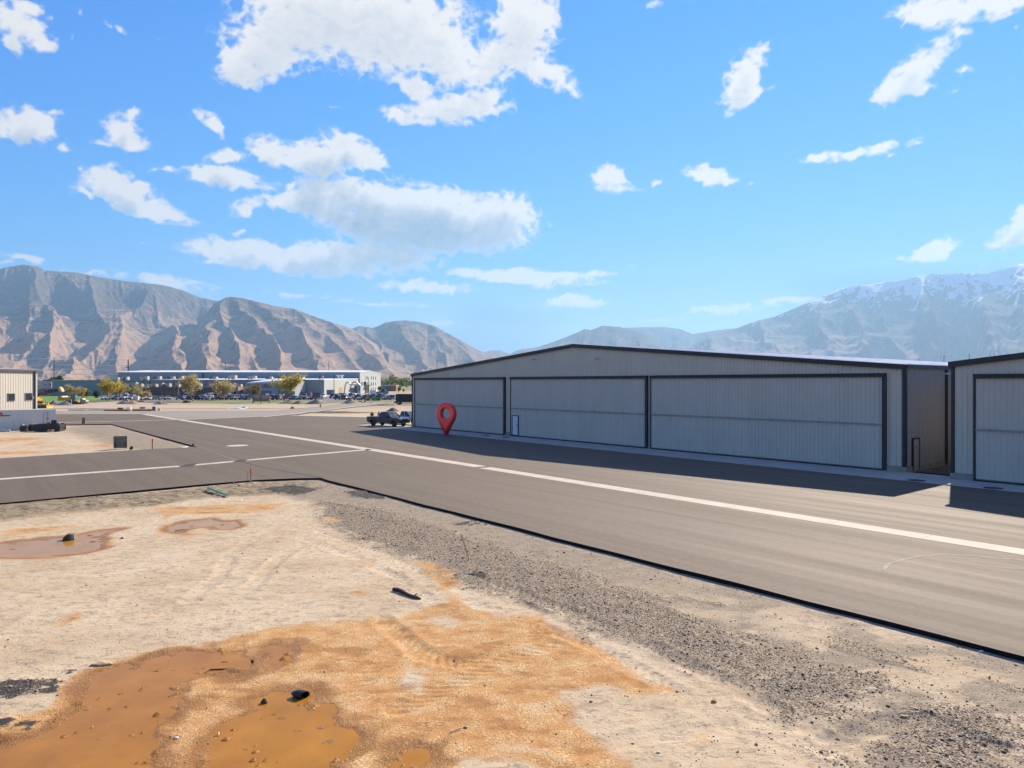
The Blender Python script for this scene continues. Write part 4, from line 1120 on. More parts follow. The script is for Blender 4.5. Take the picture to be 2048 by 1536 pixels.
def car_proto(name, label, kind, detail=False):
    """x forward, y left; origin on the ground under the middle"""
    root = thing(name, label, 'pickup truck' if kind == 'pickup' else 'car')
    if kind == 'sedan':
        L, W, wb, r = 4.75, 1.84, 2.75, .335
        lower = [(-2.30,.32),(-2.37,.55),(-2.33,.88),(-2.2,.98),(-1.55,1.0),(1.0,.98),(1.95,.86),(2.28,.72),(2.37,.5),(2.3,.3)]
        gh = (-1.75, -1.0, .25, 1.12, .83, .60, .97, 1.42)
    elif kind == 'suv':
        L, W, wb, r = 4.8, 1.92, 2.8, .37
        lower = [(-2.30,.42),(-2.38,.62),(-2.33,1.06),(-1.2,1.1),(.95,1.08),(2.0,1.02),(2.30,.85),(2.38,.55),(2.3,.38)]
        gh = (-2.28, -2.0, .15, 1.0, .87, .68, 1.07, 1.70)
    elif kind == 'van':
        L, W, wb, r = 5.3, 1.98, 3.1, .36
        lower = [(-2.55,.42),(-2.6,.62),(-2.56,1.15),(.8,1.18),(1.9,1.05),(2.45,.9),(2.6,.6),(2.5,.38)]
        gh = (-2.54, -2.4, .9, 1.75, .93, .80, 1.12, 2.05)
    else:
        L, W, wb, r = 5.9, 2.0, 3.75, .40
        lower = [(-2.90,.55),(-2.95,.75),(-2.93,1.20),(-.75,1.2),(-.74,1.16),(1.35,1.16),(2.6,1.12),(2.9,1.0),(2.95,.6),(2.85,.45)]
        gh = (-.80, -.62, .6, 1.35, .90, .72, 1.14, 1.82)
    xw = wb / 2
    bot = [(lower[0][0], lower[0][1])]
    z0 = lower[-1][1]
    poly = list(lower)
    for xc in (xw, -xw):
        poly += [(p[0], p[1]) for p in arch(xc, r * 1.14, r * .98 if r * .98 > z0 else z0)]
    body = MB(); body.prism(poly, -W/2, W/2)
    if kind == 'pickup':
        body.v = body.v  # bed hollow
    x0, x1, x2, x3, yb, yt, zb, zt = gh
    frustum(body, x1 - .02, x1 + .06, x2 - .12, x2 + .03, yt + .03, yt - .05, zt - .02, zt + .045)
    # pillars
    for sy in (-1, 1):
        for (xa, xb) in ((x0, x1), (x3, x2), ((x0 + x3) / 2 - .1, (x1 + x2) / 2)):
            body.bar((xa, sy * (yb + .005), zb), (xb, sy * (yt + .012), zt), .09, .03, up=(0, 1, 0))
    body.build('body', paint, root, bevel=0.035 if detail else 0.0, tri=True)
    g = MB(); frustum(g, x0, x1, x2, x3, yb - .01, yt, zb - .03, zt); g.build('windows', glass, root)
    if kind == 'pickup':
        b = MB(); b.box(-2.80, -.86, -W/2 + .12, W/2 - .12, 1.206, 1.215); b.build('bed', black_plastic, root)
    tm, rm = wheel_mb(r, .25)
    first = None
    for sx in (1, -1):
        for sy in (1, -1):
            if first is None:
                w_ = tm.build('wheel', rubber, root, smooth=True); rim = rm.build('rim', dark_alloy if detail else alloy, w_)
                first = w_; frim = rim
            else:
                w_ = first.copy(); COL.objects.link(w_); w_.parent = root
                rr = frim.copy(); COL.objects.link(rr); rr.parent = w_
            w_.location = (sx * xw, sy * (W / 2 - .13), r)
    zl = lower[-3][1] if kind != 'pickup' else .95
    for sy in (1, -1):
        h = MB(); h.box(L/2 - .12, L/2 + .012, sy * (W/2 - .28) - .2, sy * (W/2 - .28) + .2, zl - .09, zl + .07); h.build('headlight', headlamp, root)
        h = MB(); h.box(-L/2 - .012, -L/2 + .1, sy * (W/2 - .16) - .13, sy * (W/2 - .16) + .13, lower[2][1] - .28, lower[2][1] - .06); h.build('tail_light', taillamp, root)
    gr = MB(); gr.box(L/2 - .06, L/2 + .018, -W/2 + .52, W/2 - .52, zl - .22, zl + .06); gr.build('grille', black_plastic, root)
    for s, nm in ((1, 'bumper'), (-1, 'bumper')):
        bm_ = MB(); xa = s * L / 2; bm_.box(min(xa - s * .08, xa + s * .05), max(xa - s * .08, xa + s * .05), -W/2 + .06, W/2 - .06, lower[0][1] - .02, lower[0][1] + .18)
        bm_.build('bumper', black_plastic, root)
    for sy in (1, -1):
        mi = MB(); mi.box(x3 - .5, x3 - .32, sy * (W/2 + .08) - .12, sy * (W/2 + .08) + .12, zb + .02, zb + .2); mi.build('mirror', black_plastic, root)
    return root
def set_color(root, c):
    root.color = c
    for ch in root.children:
        ch.color = c
        for g in ch.children: g.color = c

# ------------------------------------------------------------------ the two vehicles and people by the left end of the hangar
pk = car_proto('pickup_truck', 'dark grey crew cab pickup parked by the left end of the long hangar', 'pickup', True)
set_color(pk, (0.032, 0.046, 0.056, 1))
pv = at(776.5, 97.5)
pk.location = (pv.x, pv.y, 0.0); pk.rotation_euler = (0, 0, rad(-33)); pk.scale = (1.05, 1.05, 1.08)
for s in (1, -1):   # flared rear arches and running boards of the big truck
    f_ = MB(); f_.prism([(p[0], p[1]) for p in arch(-1.875, .62, .42, 9)] + [(p[0], p[1]) for p in reversed(arch(-1.875, .47, .42, 9))], s * 1.0 - .09 if s > 0 else -1.13, s * 1.0 + .13 if s > 0 else -.91)
    f_.build('wheel_arch', paint, pk).color = pk.color
    f_ = MB(); f_.bar((-.9, s * 1.03, .5), (1.3, s * 1.03, .5), .14, .06); f_.build('running_board', black_plastic, pk)
f_ = MB(); f_.tube([(.1, -.2, 1.86), (.06, -.2, 2.0)], .035, 6); f_.build('antenna', black_plastic, pk)
sv = car_proto('pickup_truck', 'silver pickup half hidden behind the corner of the long hangar', 'pickup', True)
set_color(sv, (0.42, 0.45, 0.47, 1))
v = at(816, 103.5); sv.location = (v.x, v.y, 0); sv.rotation_euler = (0, 0, rad(-35))

skin = simple('skin', (0.42, 0.24, 0.16), 0.6)
hairm = simple('dark_hair', (0.03, 0.02, 0.015), 0.7)
def skinned(name, verts, edges, radii, mat, parent, sub=2):
    me = bpy.data.meshes.new(name); me.from_pydata(verts, edges, [])
    o = link(name, me, mat, parent)
    md = o.modifiers.new('skin', 'SKIN')
    if not me.skin_vertices: 
        bm = bmesh.new(); bm.from_mesh(me); bm.verts.layers.skin.verify(); bm.to_mesh(me); bm.free()
    for i, r in enumerate(radii):
        sv_ = me.skin_vertices[0].data[i]; sv_.radius = (r, r) if not isinstance(r, tuple) else r; sv_.use_root = (i == 0)
    s_ = o.modifiers.new('sub', 'SUBSURF'); s_.levels = sub; s_.render_levels = sub
    return o
def person(px, Y, label, facing, shirt, trousers, h=1.76):
    v = at(px, Y); root = thing('person', label, 'person', (v.x, v.y, 0.0), facing)
    k = h / 1.76
    V = [(0,0,.96),(0,0,1.12),(0,-.01,1.30),(0,0,1.45),(0,.01,1.54),(0,.02,1.64),(0,.02,1.73),
         (.10,0,.90),(.115,.03,.50),(.12,-.01,.10),(.125,.10,.05),(-.10,0,.90),(-.12,.02,.50),(-.13,-.02,.10),(-.135,.09,.05),
         (.19,0,1.43),(.25,.0,1.16),(.22,.17,.99),(.20,.25,.96),(-.19,0,1.43),(-.26,.02,1.16),(-.20,.2,1.02),(-.17,.28,1.02)]
    E = [(0,1),(1,2),(2,3),(3,4),(4,5),(5,6),(0,7),(7,8),(8,9),(9,10),(0,11),(11,12),(12,13),(13,14),(3,15),(15,16),(16,17),(17,18),(3,19),(19,20),(20,21),(21,22)]
    Rr = [(.15,.11),(.135,.10),(.16,.115),(.12,.09),.055,(.085,.1),(.07,.08),.085,.06,.045,.04,.085,.06,.045,.04,.06,.045,.036,.04,.06,.045,.036,.04]
    V = [tuple(c * k for c in p) for p in V]
    skinned('body', V, E, Rr, skin, root)
    skinned('shirt', [V[i] for i in (0,1,2,3,15,16,19,20)], [(0,1),(1,2),(2,3),(3,4),(4,5),(3,6),(6,7)], [(.17,.13),(.155,.12),(.18,.135),(.13,.1),.075,.062,.075,.062], simple('shirt_' + label[:20], shirt, 0.85), root)
    skinned('trousers', [V[i] for i in (0,7,8,9,11,12,13)], [(0,1),(1,2),(2,3),(0,4),(4,5),(5,6)], [(.165,.125),.1,.08,.07,.1,.08,.07], simple('trousers_' + label[:20], trousers, 0.85), root)
    skinned('hair', [(0, .0, 1.70 * k), (0, -.02, 1.76 * k)], [(0, 1)], [(.095, .1), (.06, .07)], hairm, root)
    return root
person(744.2, 104.5, 'person in a black shirt standing behind the bed of the grey pickup', rad(200), (0.012, 0.012, 0.016), (0.03, 0.04, 0.07))
person(758.0, 105.5, 'person in a pale pink shirt standing beside the cab of the grey pickup', rad(150), (0.45, 0.30, 0.26), (0.10, 0.09, 0.08), 1.82)

# ------------------------------------------------------------------ the red map pin
def map_pin():
    base = G(893, 870.5); root = None
    R = 1.33; H = 3.78; rh = 0.66; dep = 0.56; n = 64
    cz = H - R
    # tangent lines from the tip circle to the head
    rt = 0.15; d = cz - rt
    ang = math.acos((R - rt) / d)          # from the downward axis
    pts = []
    for i in range(n + 1):
        a = -math.pi / 2 + ang + (2 * math.pi - 2 * ang) * i / n
        pts.append((R * math.cos(a), cz + R * math.sin(a)))
    for i in range(1, 9):
        a = -math.pi / 2 - ang + 2 * ang * i / 9
        pts.append((rt * math.cos(a), rt + rt * math.sin(a)))
    N = len(pts); bev = 0.13; steps = 4
    me = bmesh.new()
    cen = Vector((0, cz))
    def ring(shrink, y, hole):
        vs = []
        for (x, z) in pts:
            if hole:
                a = math.atan2(z - cz, x); rr = rh + shrink
                vs.append(me.verts.new((rr * math.cos(a), y, cz + rr * math.sin(a))))
            else:
                vs.append(None)
        return vs
    def outline(sh, y):
        vs = []
        for i in range(N):
            a = Vector(pts[i - 1]); b = Vector(pts[i]); c = Vector(pts[(i + 1) % N])
            t = (c - a).normalized(); nrm = Vector((t.y, -t.x))
            p = b - nrm * sh
            vs.append(me.verts.new((p.x, y, p.y)))
        return vs
    prof = [(bev * (1 - math.sin(k / steps * math.pi / 2)), -dep / 2 + bev * (1 - math.cos(k / steps * math.pi / 2))) for k in range(steps + 1)]
    prof = [(s, y) for s, y in prof]; prof = prof + [(s, -y) for s, y in reversed(prof)]
    outs = [outline(s, y) for s, y in prof]
    hb = 0.07
    hprof = [(hb * (1 - math.sin(k / steps * math.pi / 2)), -dep / 2 + hb * (1 - math.cos(k / steps * math.pi / 2))) for k in range(steps + 1)]
    hprof = hprof + [(s, -y) for s, y in reversed(hprof)]
    ins = []
    for s, y in hprof: ins.append(ring(s, y, True))
    def bridge(A, B, flip=False):
        for i in range(N):
            j = (i + 1) % N
            f = (A[i], A[j], B[j], B[i])
            me.faces.new(f[::-1] if flip else f)
    for a, b in zip(outs[:-1], outs[1:]): bridge(a, b)
    for a, b in zip(ins[:-1], ins[1:]): bridge(a, b, True)
    bridge(ins[0], outs[0]); bridge(outs[-1], ins[-1])
    bmesh.ops.recalc_face_normals(me, faces=me.faces)
    m = bpy.data.meshes.new('map_pin'); me.to_mesh(m); me.free()
    m.polygons.foreach_set('use_smooth', [True] * len(m.polygons)); m.set_sharp_from_angle(angle=rad(40))
    def b(nb, bs):
        bs.inputs['Base Color'].default_value = (0.98, 0.03, 0.03, 1); bs.inputs['Metallic'].default_value = 0.55; bs.inputs['Roughness'].default_value = 0.28
        bs.inputs['Coat Weight'].default_value = 1.0; bs.inputs['Coat Roughness'].default_value = 0.04
    o = link('map_pin', m, material('glossy_red', b))
    o.location = (base.x, base.y, 0.0); o.rotation_euler = (0, 0, rad(-33))
    tag(o, 'glossy red ring shaped map pin standing on its tip before the long hangar', 'map pin')
map_pin()

# ------------------------------------------------------------------ left edge: metal building, shipping container, tyres, truck bed
tan_panel = panel_mat('tan_steel_panel', (0.56, 0.50, 0.41))
def left_building():
    Y = 124.0; xr = at(74.5, Y).x; W = 30.0; zt = zpx(741.5, Y); dep = 20.0; ang = rad(90); ca, sa = math.cos(ang), math.sin(ang)
    root = thing('metal_building', 'tan ribbed metal building with two dark windows at the left edge', 'building', (xr, Y, 0), ang)
    def lx(px): k = (px - CX) / F; return (k * Y - xr) / (ca - sa * k)
    def lz(px, py): return zpx(py, Y + sa * lx(px))
    w = MB(); tmp = MB(); ribbed(tmp, 0, W, zt, 0.15, 0, 1, pitch=0.6, rib=.03); w.add([(-a, -b, c) for a, b, c in tmp.v], tmp.f); w.build('front_wall', tan_panel, root)
    w = MB(); tmp = MB(); ribbed(tmp, 0, dep, zt, 0.15, 0, 1, pitch=0.6, rib=.03); w.add([(b, a, c) for a, b, c in tmp.v], tmp.f); w.build('side_wall', tan_panel, root)
    w = MB(); w.box(-W, 0, dep - .1, dep, .15, zt); w.box(-W - .1, -W, 0.05, dep - .05, .15, zt); w.build('rear_wall', tan_panel, root)
    w = MB(); w.add([(-W - .3, -.35, zt + .05), (.45, -.35, zt + .05), (.45, dep, zt + .9), (-W - .3, dep, zt + .9), (-W - .3, -.35, zt + .2), (.45, -.35, zt + .2), (.45, dep, zt + 1.05), (-W - .3, dep, zt + 1.05)],
                    [(0,3,2,1),(4,5,6,7),(0,1,5,4),(1,2,6,5),(2,3,7,6),(3,0,4,7)]); w.build('roof', simple('grey_roof', (0.42, 0.41, 0.39), 0.5), root)
    w = MB(); w.box(-W - .3, .50, -.42, -.352, zt - .12, zt + .18); w.build('roof_trim', simple('brown_trim', (0.10, 0.085, 0.075), 0.5), root)
    w = MB(); w.box(-1.05, -.62, -.14, -.06, .15, zt - .12); w.build('corner_trim', simple('teal_grey_trim', (0.13, 0.145, 0.15), 0.5), root)
    w = MB(); w.box(-.86, -.70, -.26, -.142, .3, zt - .15); w.build('downspout', simple('brown_trim', (0.10, 0.085, 0.075), 0.5), root)
    for x0, x1, y0, y1 in ((15.2, 28.2, 787.2, 801.5), (50.5, 62.7, 786.3, 800.3)):
        a = lx(x0); b = lx(x1); z1 = lz((x0 + x1) / 2, y0); z0 = lz((x0 + x1) / 2, y1)
        f_ = MB(); f_.box(a - .09, b + .09, -.10, -.05, z0 - .09, z1 + .09); fr = f_.build('window', simple('pale_frame', (0.42, 0.39, 0.34), 0.6), root)
        f_ = MB(); f_.box(a, b, -.13, -.102, z0, z1); f_.build('pane', simple('dark_pane', (.022, .03, .036), .25, spec=.25), fr)
    f_ = MB(); f_.box(-1.5, -1.3, -.3, -.08, zpx(796.5, Y), zpx(793.5, Y)); f_.build('wall_lamp', lamp_body, root)
left_building()
cont_white = panel_mat('container_paint', (0.66, 0.64, 0.56))
def container():
    e = at(111.5, 93.3, -0.08); d = Vector((-0.80, -0.60, 0)).normalized()   # from the right end to the left
    ang = math.atan2(d.y, d.x)
    root = thing('shipping_container', 'white corrugated shipping container with a red and black sign, left edge', 'container', e, ang)
    # local: x along the side, +y is to the left of d (towards the viewer is +y)
    L, W, H = 12.19, 2.44, 2.60
    b = MB(); n = 44
    us = []
    for i in range(n):
        a = .12 + (L - .24) * i / n; p_ = (L - .24) / n
        us += [(a, 0), (a + p_ * .35, 0), (a + p_ * .5, 1), (a + p_ * .85, 1), (a + p_ * .97, 0)]
    for y, s in ((0, -1), (-W, 1)):
        vs = []; fs = []
        for u, h in us:
            yy = y + s * (.01 + .036 * h); vs += [(u, yy, .16), (u, yy, H - .1)]
        for i in range(len(us) - 1): fs.append((2*i, 2*i+1, 2*i+3, 2*i+2))
        b.add(vs, fs)
    b.box(.05, L - .05, -W + .03, -.03, H - .05, H - .02); b.box(.02, .06, -W + .08, -.08, .16, H - .1); b.box(L - .06, L - .02, -W + .08, -.08, .16, H - .1)
    b.build('body', cont_white, root, fix=False)
    f_ = MB()
    for y in (-W, 0):
        f_.box(0, L, min(y, y + (.06 if y < 0 else -.06)), max(y, y + (.06 if y < 0 else -.06)), 0, .16)
        f_.box(0, L, min(y, y + (.06 if y < 0 else -.06)), max(y, y + (.06 if y < 0 else -.06)), H - .11, H)
        for x in (0, L - .13): f_.box(x - .004, x + .134, min(y - .004, y + (.1 if y < 0 else -.1)), max(y + .004, y + (.1 if y < 0 else -.1)), -.003, H + .003)
    f_.build('frame', cont_white, root)
    f_ = MB(); f_.tube([(.95, .05, .35), (.95, .05, 2.3)], .025, 6); f_.tube([(1.35, .02, .4), (1.35, .02, 2.1)], .02, 6); f_.build('lock_rod', simple('dull_grey', (.25, .25, .26), .5), root)
    s = MB(); s.box(4.95, 7.3, .012, .03, 1.82, 2.42); sg = s.build('sign', simple('sign_white', (0.66, 0.66, 0.62), 0.5), root)
    s = MB(); s.prism([(5.72, 1.98), (5.72, 2.2), (6.15, 2.40), (6.6, 2.2), (6.6, 1.98)], .031, .045); s.build('sign_emblem', simple('sign_red', (0.75, 0.03, 0.03), 0.5), sg)
    s = MB(); s.box(4.95, 7.3, .031, .042, 1.82, 1.94); s.build('sign_band', simple('sign_black', (0.02, 0.02, 0.03), 0.5), sg)
    s = MB(); s.box(5.08, 5.6, .031, .036, 2.1, 2.13); s.box(5.08, 5.55, .031, .036, 2.2, 2.22); s.build('sign_lines', simple('sign_grey', (0.3, 0.3, 0.33), 0.5), sg)
    f_ = MB(); f_.box(.88, .99, .06, .1, 1.25, 1.42); f_.build('latch', simple('rusty_latch', (.35, .17, .05), .7), root)
container()
def tyre(px, py, z, label, grp, rz):
    v = G(px, py, GZ); r, w = .44, .26
    t = MB(); n = 22; prof = ((r*.55,-w/2),(r*.9,-w/2),(r,-w*.3),(r,w*.3),(r*.9,w/2),(r*.55,w/2),(r*.5,0),(r*.55,-w/2))
    for i in range(n):
        a0 = 2*math.pi*i/n; a1 = 2*math.pi*(i+1)/n
        for (r0,y0),(r1,y1) in zip(prof[:-1],prof[1:]):
            t.add([(r0*math.cos(a0),r0*math.sin(a0),y0),(r0*math.cos(a1),r0*math.sin(a1),y0),(r1*math.cos(a1),r1*math.sin(a1),y1),(r1*math.cos(a0),r1*math.sin(a0),y1)],[(0,1,2,3)])
    o = t.build('tyre', simple('dusty_rubber', (.05, .046, .042), .9, var=.3), smooth=True); o.location = (v.x + rz * .06, v.y, GZ + z + w / 2); tag(o, label, 'tyre', grp)
for k, lv in enumerate(('bottom', 'middle', 'top')):
    tyre(47.5, 863.2, k * .262, f'black tyre at the {lv} of the left stack before the white container', 'stacked tyres', (-1) ** k)
    tyre(63.0, 862.2, k * .262, f'black tyre at the {lv} of the right stack, next to the black truck bed', 'stacked tyres', -(-1) ** k)
def small_box(px, py, w, d, h, z, mat, name, label, cat, rz=0.0, bev=.02):
    v = G(px, py, GZ)
    b = MB(); b.box(-w/2, w/2, -d/2, d/2, 0, h); b.box(-w/2 - .01, w/2 + .01, -d/2 - .01, d/2 + .01, h * .8, h * .88)
    o = b.build(name, mat, bevel=bev); o.location = (v.x, v.y, GZ + z); o.rotation_euler = (0, 0, rz); tag(o, label, cat); return o
straw = simple('pale_foam', (0.6, 0.42, 0.22), 0.9, var=.2)
small_box(63.5, 862.2, .5, .35, .17, .79, straw, 'foam_block', 'tan block lying on top of the right stack of tyres', 'block', .4)
small_box(46, 863.2, .2, .2, .1, .79, white_paint, 'paint_can', 'small white can on top of the left stack of tyres', 'can')
def truck_bed():
    v = G(99, 862.8, GZ); root = thing('truck_bed', 'black pickup truck bed lying on the sand by the white container', 'truck bed', (v.x, v.y, GZ), rad(8))
    prof = [(-1.55, .1), (-1.55, .95), (1.35, 1.0), (1.55, .85), (1.6, .35), (1.45, .05), (.95, .02)] + arch(.45, .42, .05, 7)[0:] + [(-.2, .02)]
    b = MB(); b.prism(prof, -.78, -.70); b.prism(prof, .70, .78); b.box(-1.5, 1.5, -.698, .698, .42, .48); b.box(1.42, 1.5, -.698, .698, .1, .93); b.box(-1.54, -1.46, -.698, .698, .1, .93)
    b.build('bed_shell', black_plastic, root, tri=True)
    b = MB(); b.bar((.2, -.79, .28), (.95, -.79, .28), .02, .08); b.build('marker_strip', straw, root)
truck_bed()
small_box(96, 862.3, .35, .3, .25, .93, simple('orange_case', (.75, .36, .04), .6), 'tool_case', 'orange case on the rim of the black truck bed', 'case')
small_box(108, 862.0, .6, .4, .5, .9, simple('navy_plastic', (.035, .055, .11), .5), 'plastic_bin', 'dark blue bin heaped inside the black truck bed', 'bin', .5)
small_box(117, 862.0, .3, .25, .2, .9, straw, 'tool_case', 'small tan case at the right end of the black truck bed', 'case', .2)
def beam_pile(px0, px1, py, n, mat, label, z0=GZ):
    a = G(px0, py, GZ); b = G(px1, py, GZ); objs = []
    for i in range(n):
        k = MB(); o = Vector((0, (i % 3) * .3 - .3, 0)); zz = .06 + (i // 3) * .17
        s = random.uniform(-.4, .4)
        k.bar((a.x + s, a.y + o.y, z0 + zz), (b.x + s, b.y + o.y + random.uniform(-.15, .15), z0 + zz), .16, .14)
        ob = k.build('steel_beam', mat); tag(ob, label, 'beam', label)
pale_steel = simple('pale_steel', (0.42, 0.42, 0.41), .5, .2, var=.2)
beam_pile(-30, 15, 863.5, 5, pale_steel, 'pale steel beam in the pile by the white container')
beam_pile(141, 176, 821.3, 6, simple('white_beam', (.62, .62, .6), .5), 'whitish steel beam stacked at the far apron edge')
beam_pile(178, 211, 821.0, 6, simple('white_beam', (.62, .62, .6), .5), 'whitish steel beam stacked at the far apron edge')
rust_steel = simple('rust_brown_steel', (0.085, 0.04, 0.03), .8, var=.4)
beam_pile(213, 262, 821.6, 6, rust_steel, 'rust brown steel beam lying beyond the far apron')
beam_pile(266, 304, 821.4, 6, rust_steel, 'rust brown steel beam lying beyond the far apron')
small_box(241, 820.6, 1.1, .5, .35, .25, rust_steel, 'steel_crate', 'rust brown crate on the left end of the brown steel', 'crate')
small_box(258, 820.6, .9, .6, .4, .3, white_paint, 'white_sack', 'white sack on the brown steel pile', 'sack')
small_box(286, 820.4, 1.2, .6, .45, .3, wood, 'pallet', 'tan pallet on the brown steel beside the blue drum', 'pallet')
small_box(318.5, 821.2, .45, .4, .5, 0, yellow_paint, 'fuel_can', 'small yellow can right of the blue drum', 'can')
def drum():
    v = G(308, 821.4, GZ); b = MB()
    n = 18; prof = ((.0,0),(.33,0),(.35,.02),(.35,.28),(.365,.3),(.35,.32),(.35,.58),(.365,.6),(.35,.62),(.35,.9),(.33,.93),(.0,.92))
    for i in range(n):
        a0=2*math.pi*i/n; a1=2*math.pi*(i+1)/n
        for (r0,z0),(r1,z1) in zip(prof[:-1],prof[1:]):
            b.add([(r0*math.cos(a0),r0*math.sin(a0),z0),(r0*math.cos(a1),r0*math.sin(a1),z0),(r1*math.cos(a1),r1*math.sin(a1),z1),(r1*math.cos(a0),r1*math.sin(a0),z1)],[(0,1,2,3)])
    o = b.build('drum', simple('drum_blue', (.01, .10, .26), .4), smooth=True); o.location = (v.x, v.y, GZ); tag(o, 'blue drum standing at the edge of the far apron', 'drum')
drum()
# white sheeting and a clod beyond the apron
def lump(name, px, py, rx, ry, h, mat, label, cat, seed, kind=None, n=26, sharp=1.0, grp=None):
    v = G(px, py, GZ)
    a = np.linspace(0, 2 * np.pi, n + 1); r = np.linspace(0, 1.15, 14)
    A_, R_ = np.meshgrid(a, r)
    A2 = A_ * 1.0
    nx = np.cos(A_) * 1.3 * R_ + seed; ny = np.sin(A_) * 1.3 * R_
    k = 1 + .25 * vnoise(np.cos(A_) * 1.2 + seed, np.sin(A_) * 1.2, seed)
    Z_ = h * np.clip(1 - R_ ** sharp, -.15, 1) * (1 + .5 * fbm(nx * 1.6, ny * 1.6, 4, seed)) + h * .12 * fbm(nx * 5, ny * 5, 3, seed + 2)
    Z_[-1] = -.25
    o = grid_mesh(name, v.x + np.cos(A_) * R_ * k * rx, v.y + np.sin(A_) * R_ * k * ry, GZ + Z_ + ground_z(v.x, v.y) - GZ, mat, True)
    return tag(o, label, cat, grp, kind)
grey_grav = simple('grey_gravel', (0.155, 0.15, 0.15), .95, var=.3, scale=3, bump=.8)
tan_soil = simple('tan_soil', (0.30, 0.235, 0.16), .95, var=.3, scale=1.5, bump=.9)
olive_soil = simple('weedy_soil', (0.20, 0.165, 0.085), .95, var=.45, scale=1.2, bump=.9)
lump('gravel_pile', 109, 811, 2.4, 2.2, 1.35, grey_grav, 'grey gravel pile touching the yellow bulldozer', 'pile', 3)
lump('gravel_pile', 131, 811, 2.5, 2.2, 1.2, grey_grav, 'grey gravel pile under the excavator body', 'pile', 5)
lump('dirt_pile', 254, 808, 2.7, 2.2, 1.45, tan_soil, 'brown dirt pile beside the white utility box', 'pile', 8)
lump('dirt_pile', 264, 808.2, 1.9, 1.7, 1.0, simple('orange_soil', (.36, .22, .12), .95, var=.25), 'orange tinted dirt pile beside the white utility box', 'pile', 9)
lump('dirt_pile', 322, 809, 2.6, 2.0, 1.1, tan_soil, 'brown dirt mound left of the first car park tree row', 'pile', 12)
lump('dirt_pile', 576, 807, 3.0, 2.4, 1.1, olive_soil, 'weedy dirt mound below the big yellow tree', 'pile', 14)
lump('dirt_pile', 597, 808, 2.6, 2.0, 1.0, olive_soil, 'weedy dirt mound left of the largest bare mound', 'pile', 15)
lump('dirt_pile', 634, 808, 3.6, 2.6, 1.55, tan_soil, 'large bare dirt mound below the bright blue pickup', 'pile', 16)
lump('dirt_pile', 702, 807, 3.2, 2.4, 1.3, tan_soil, 'bare dirt mound left of the black street lamp', 'pile', 18)
lump('dirt_pile', 720, 806.5, 2.2, 1.8, .75, olive_soil, 'low dirt mound at the foot of the black street lamp', 'pile', 19)
lump('dirt_pile', 786, 822.5, 1.5, 1.2, .8, simple('dark_soil', (.16, .115, .075), .95, bump=.8), 'dark dirt pile behind the silver pickup', 'pile', 21)
lump('dirt_pile', 672, 826, 9, 1.6, .35, simple('dark_soil', (.16, .115, .075), .95, bump=.8), 'long low bank of dark soil behind the concrete strip', 'pile', 22, sharp=2)
lump('dirt_pile', 768, 811, 5, 1.6, .55, tan_soil, 'low clods of soil in front of the black trailer', 'pile', 23, sharp=1.5)
lump('dirt_clod', 585, 817.5, .75, .6, .55, simple('dark_soil', (.16, .115, .075), .95, bump=.8), 'dark clod of earth beside the far apron', 'clod', 27)
lump('plastic_sheet', 474, 818, 2.3, .8, .3, white_paint, 'long crumpled white sheet on the dirt beyond the apron', 'sheet', 31, sharp=2)
lump('plastic_sheet', 489, 817, 1.1, .7, .6, white_paint, 'short heaped white sheet on the dirt beyond the apron', 'sheet', 33)
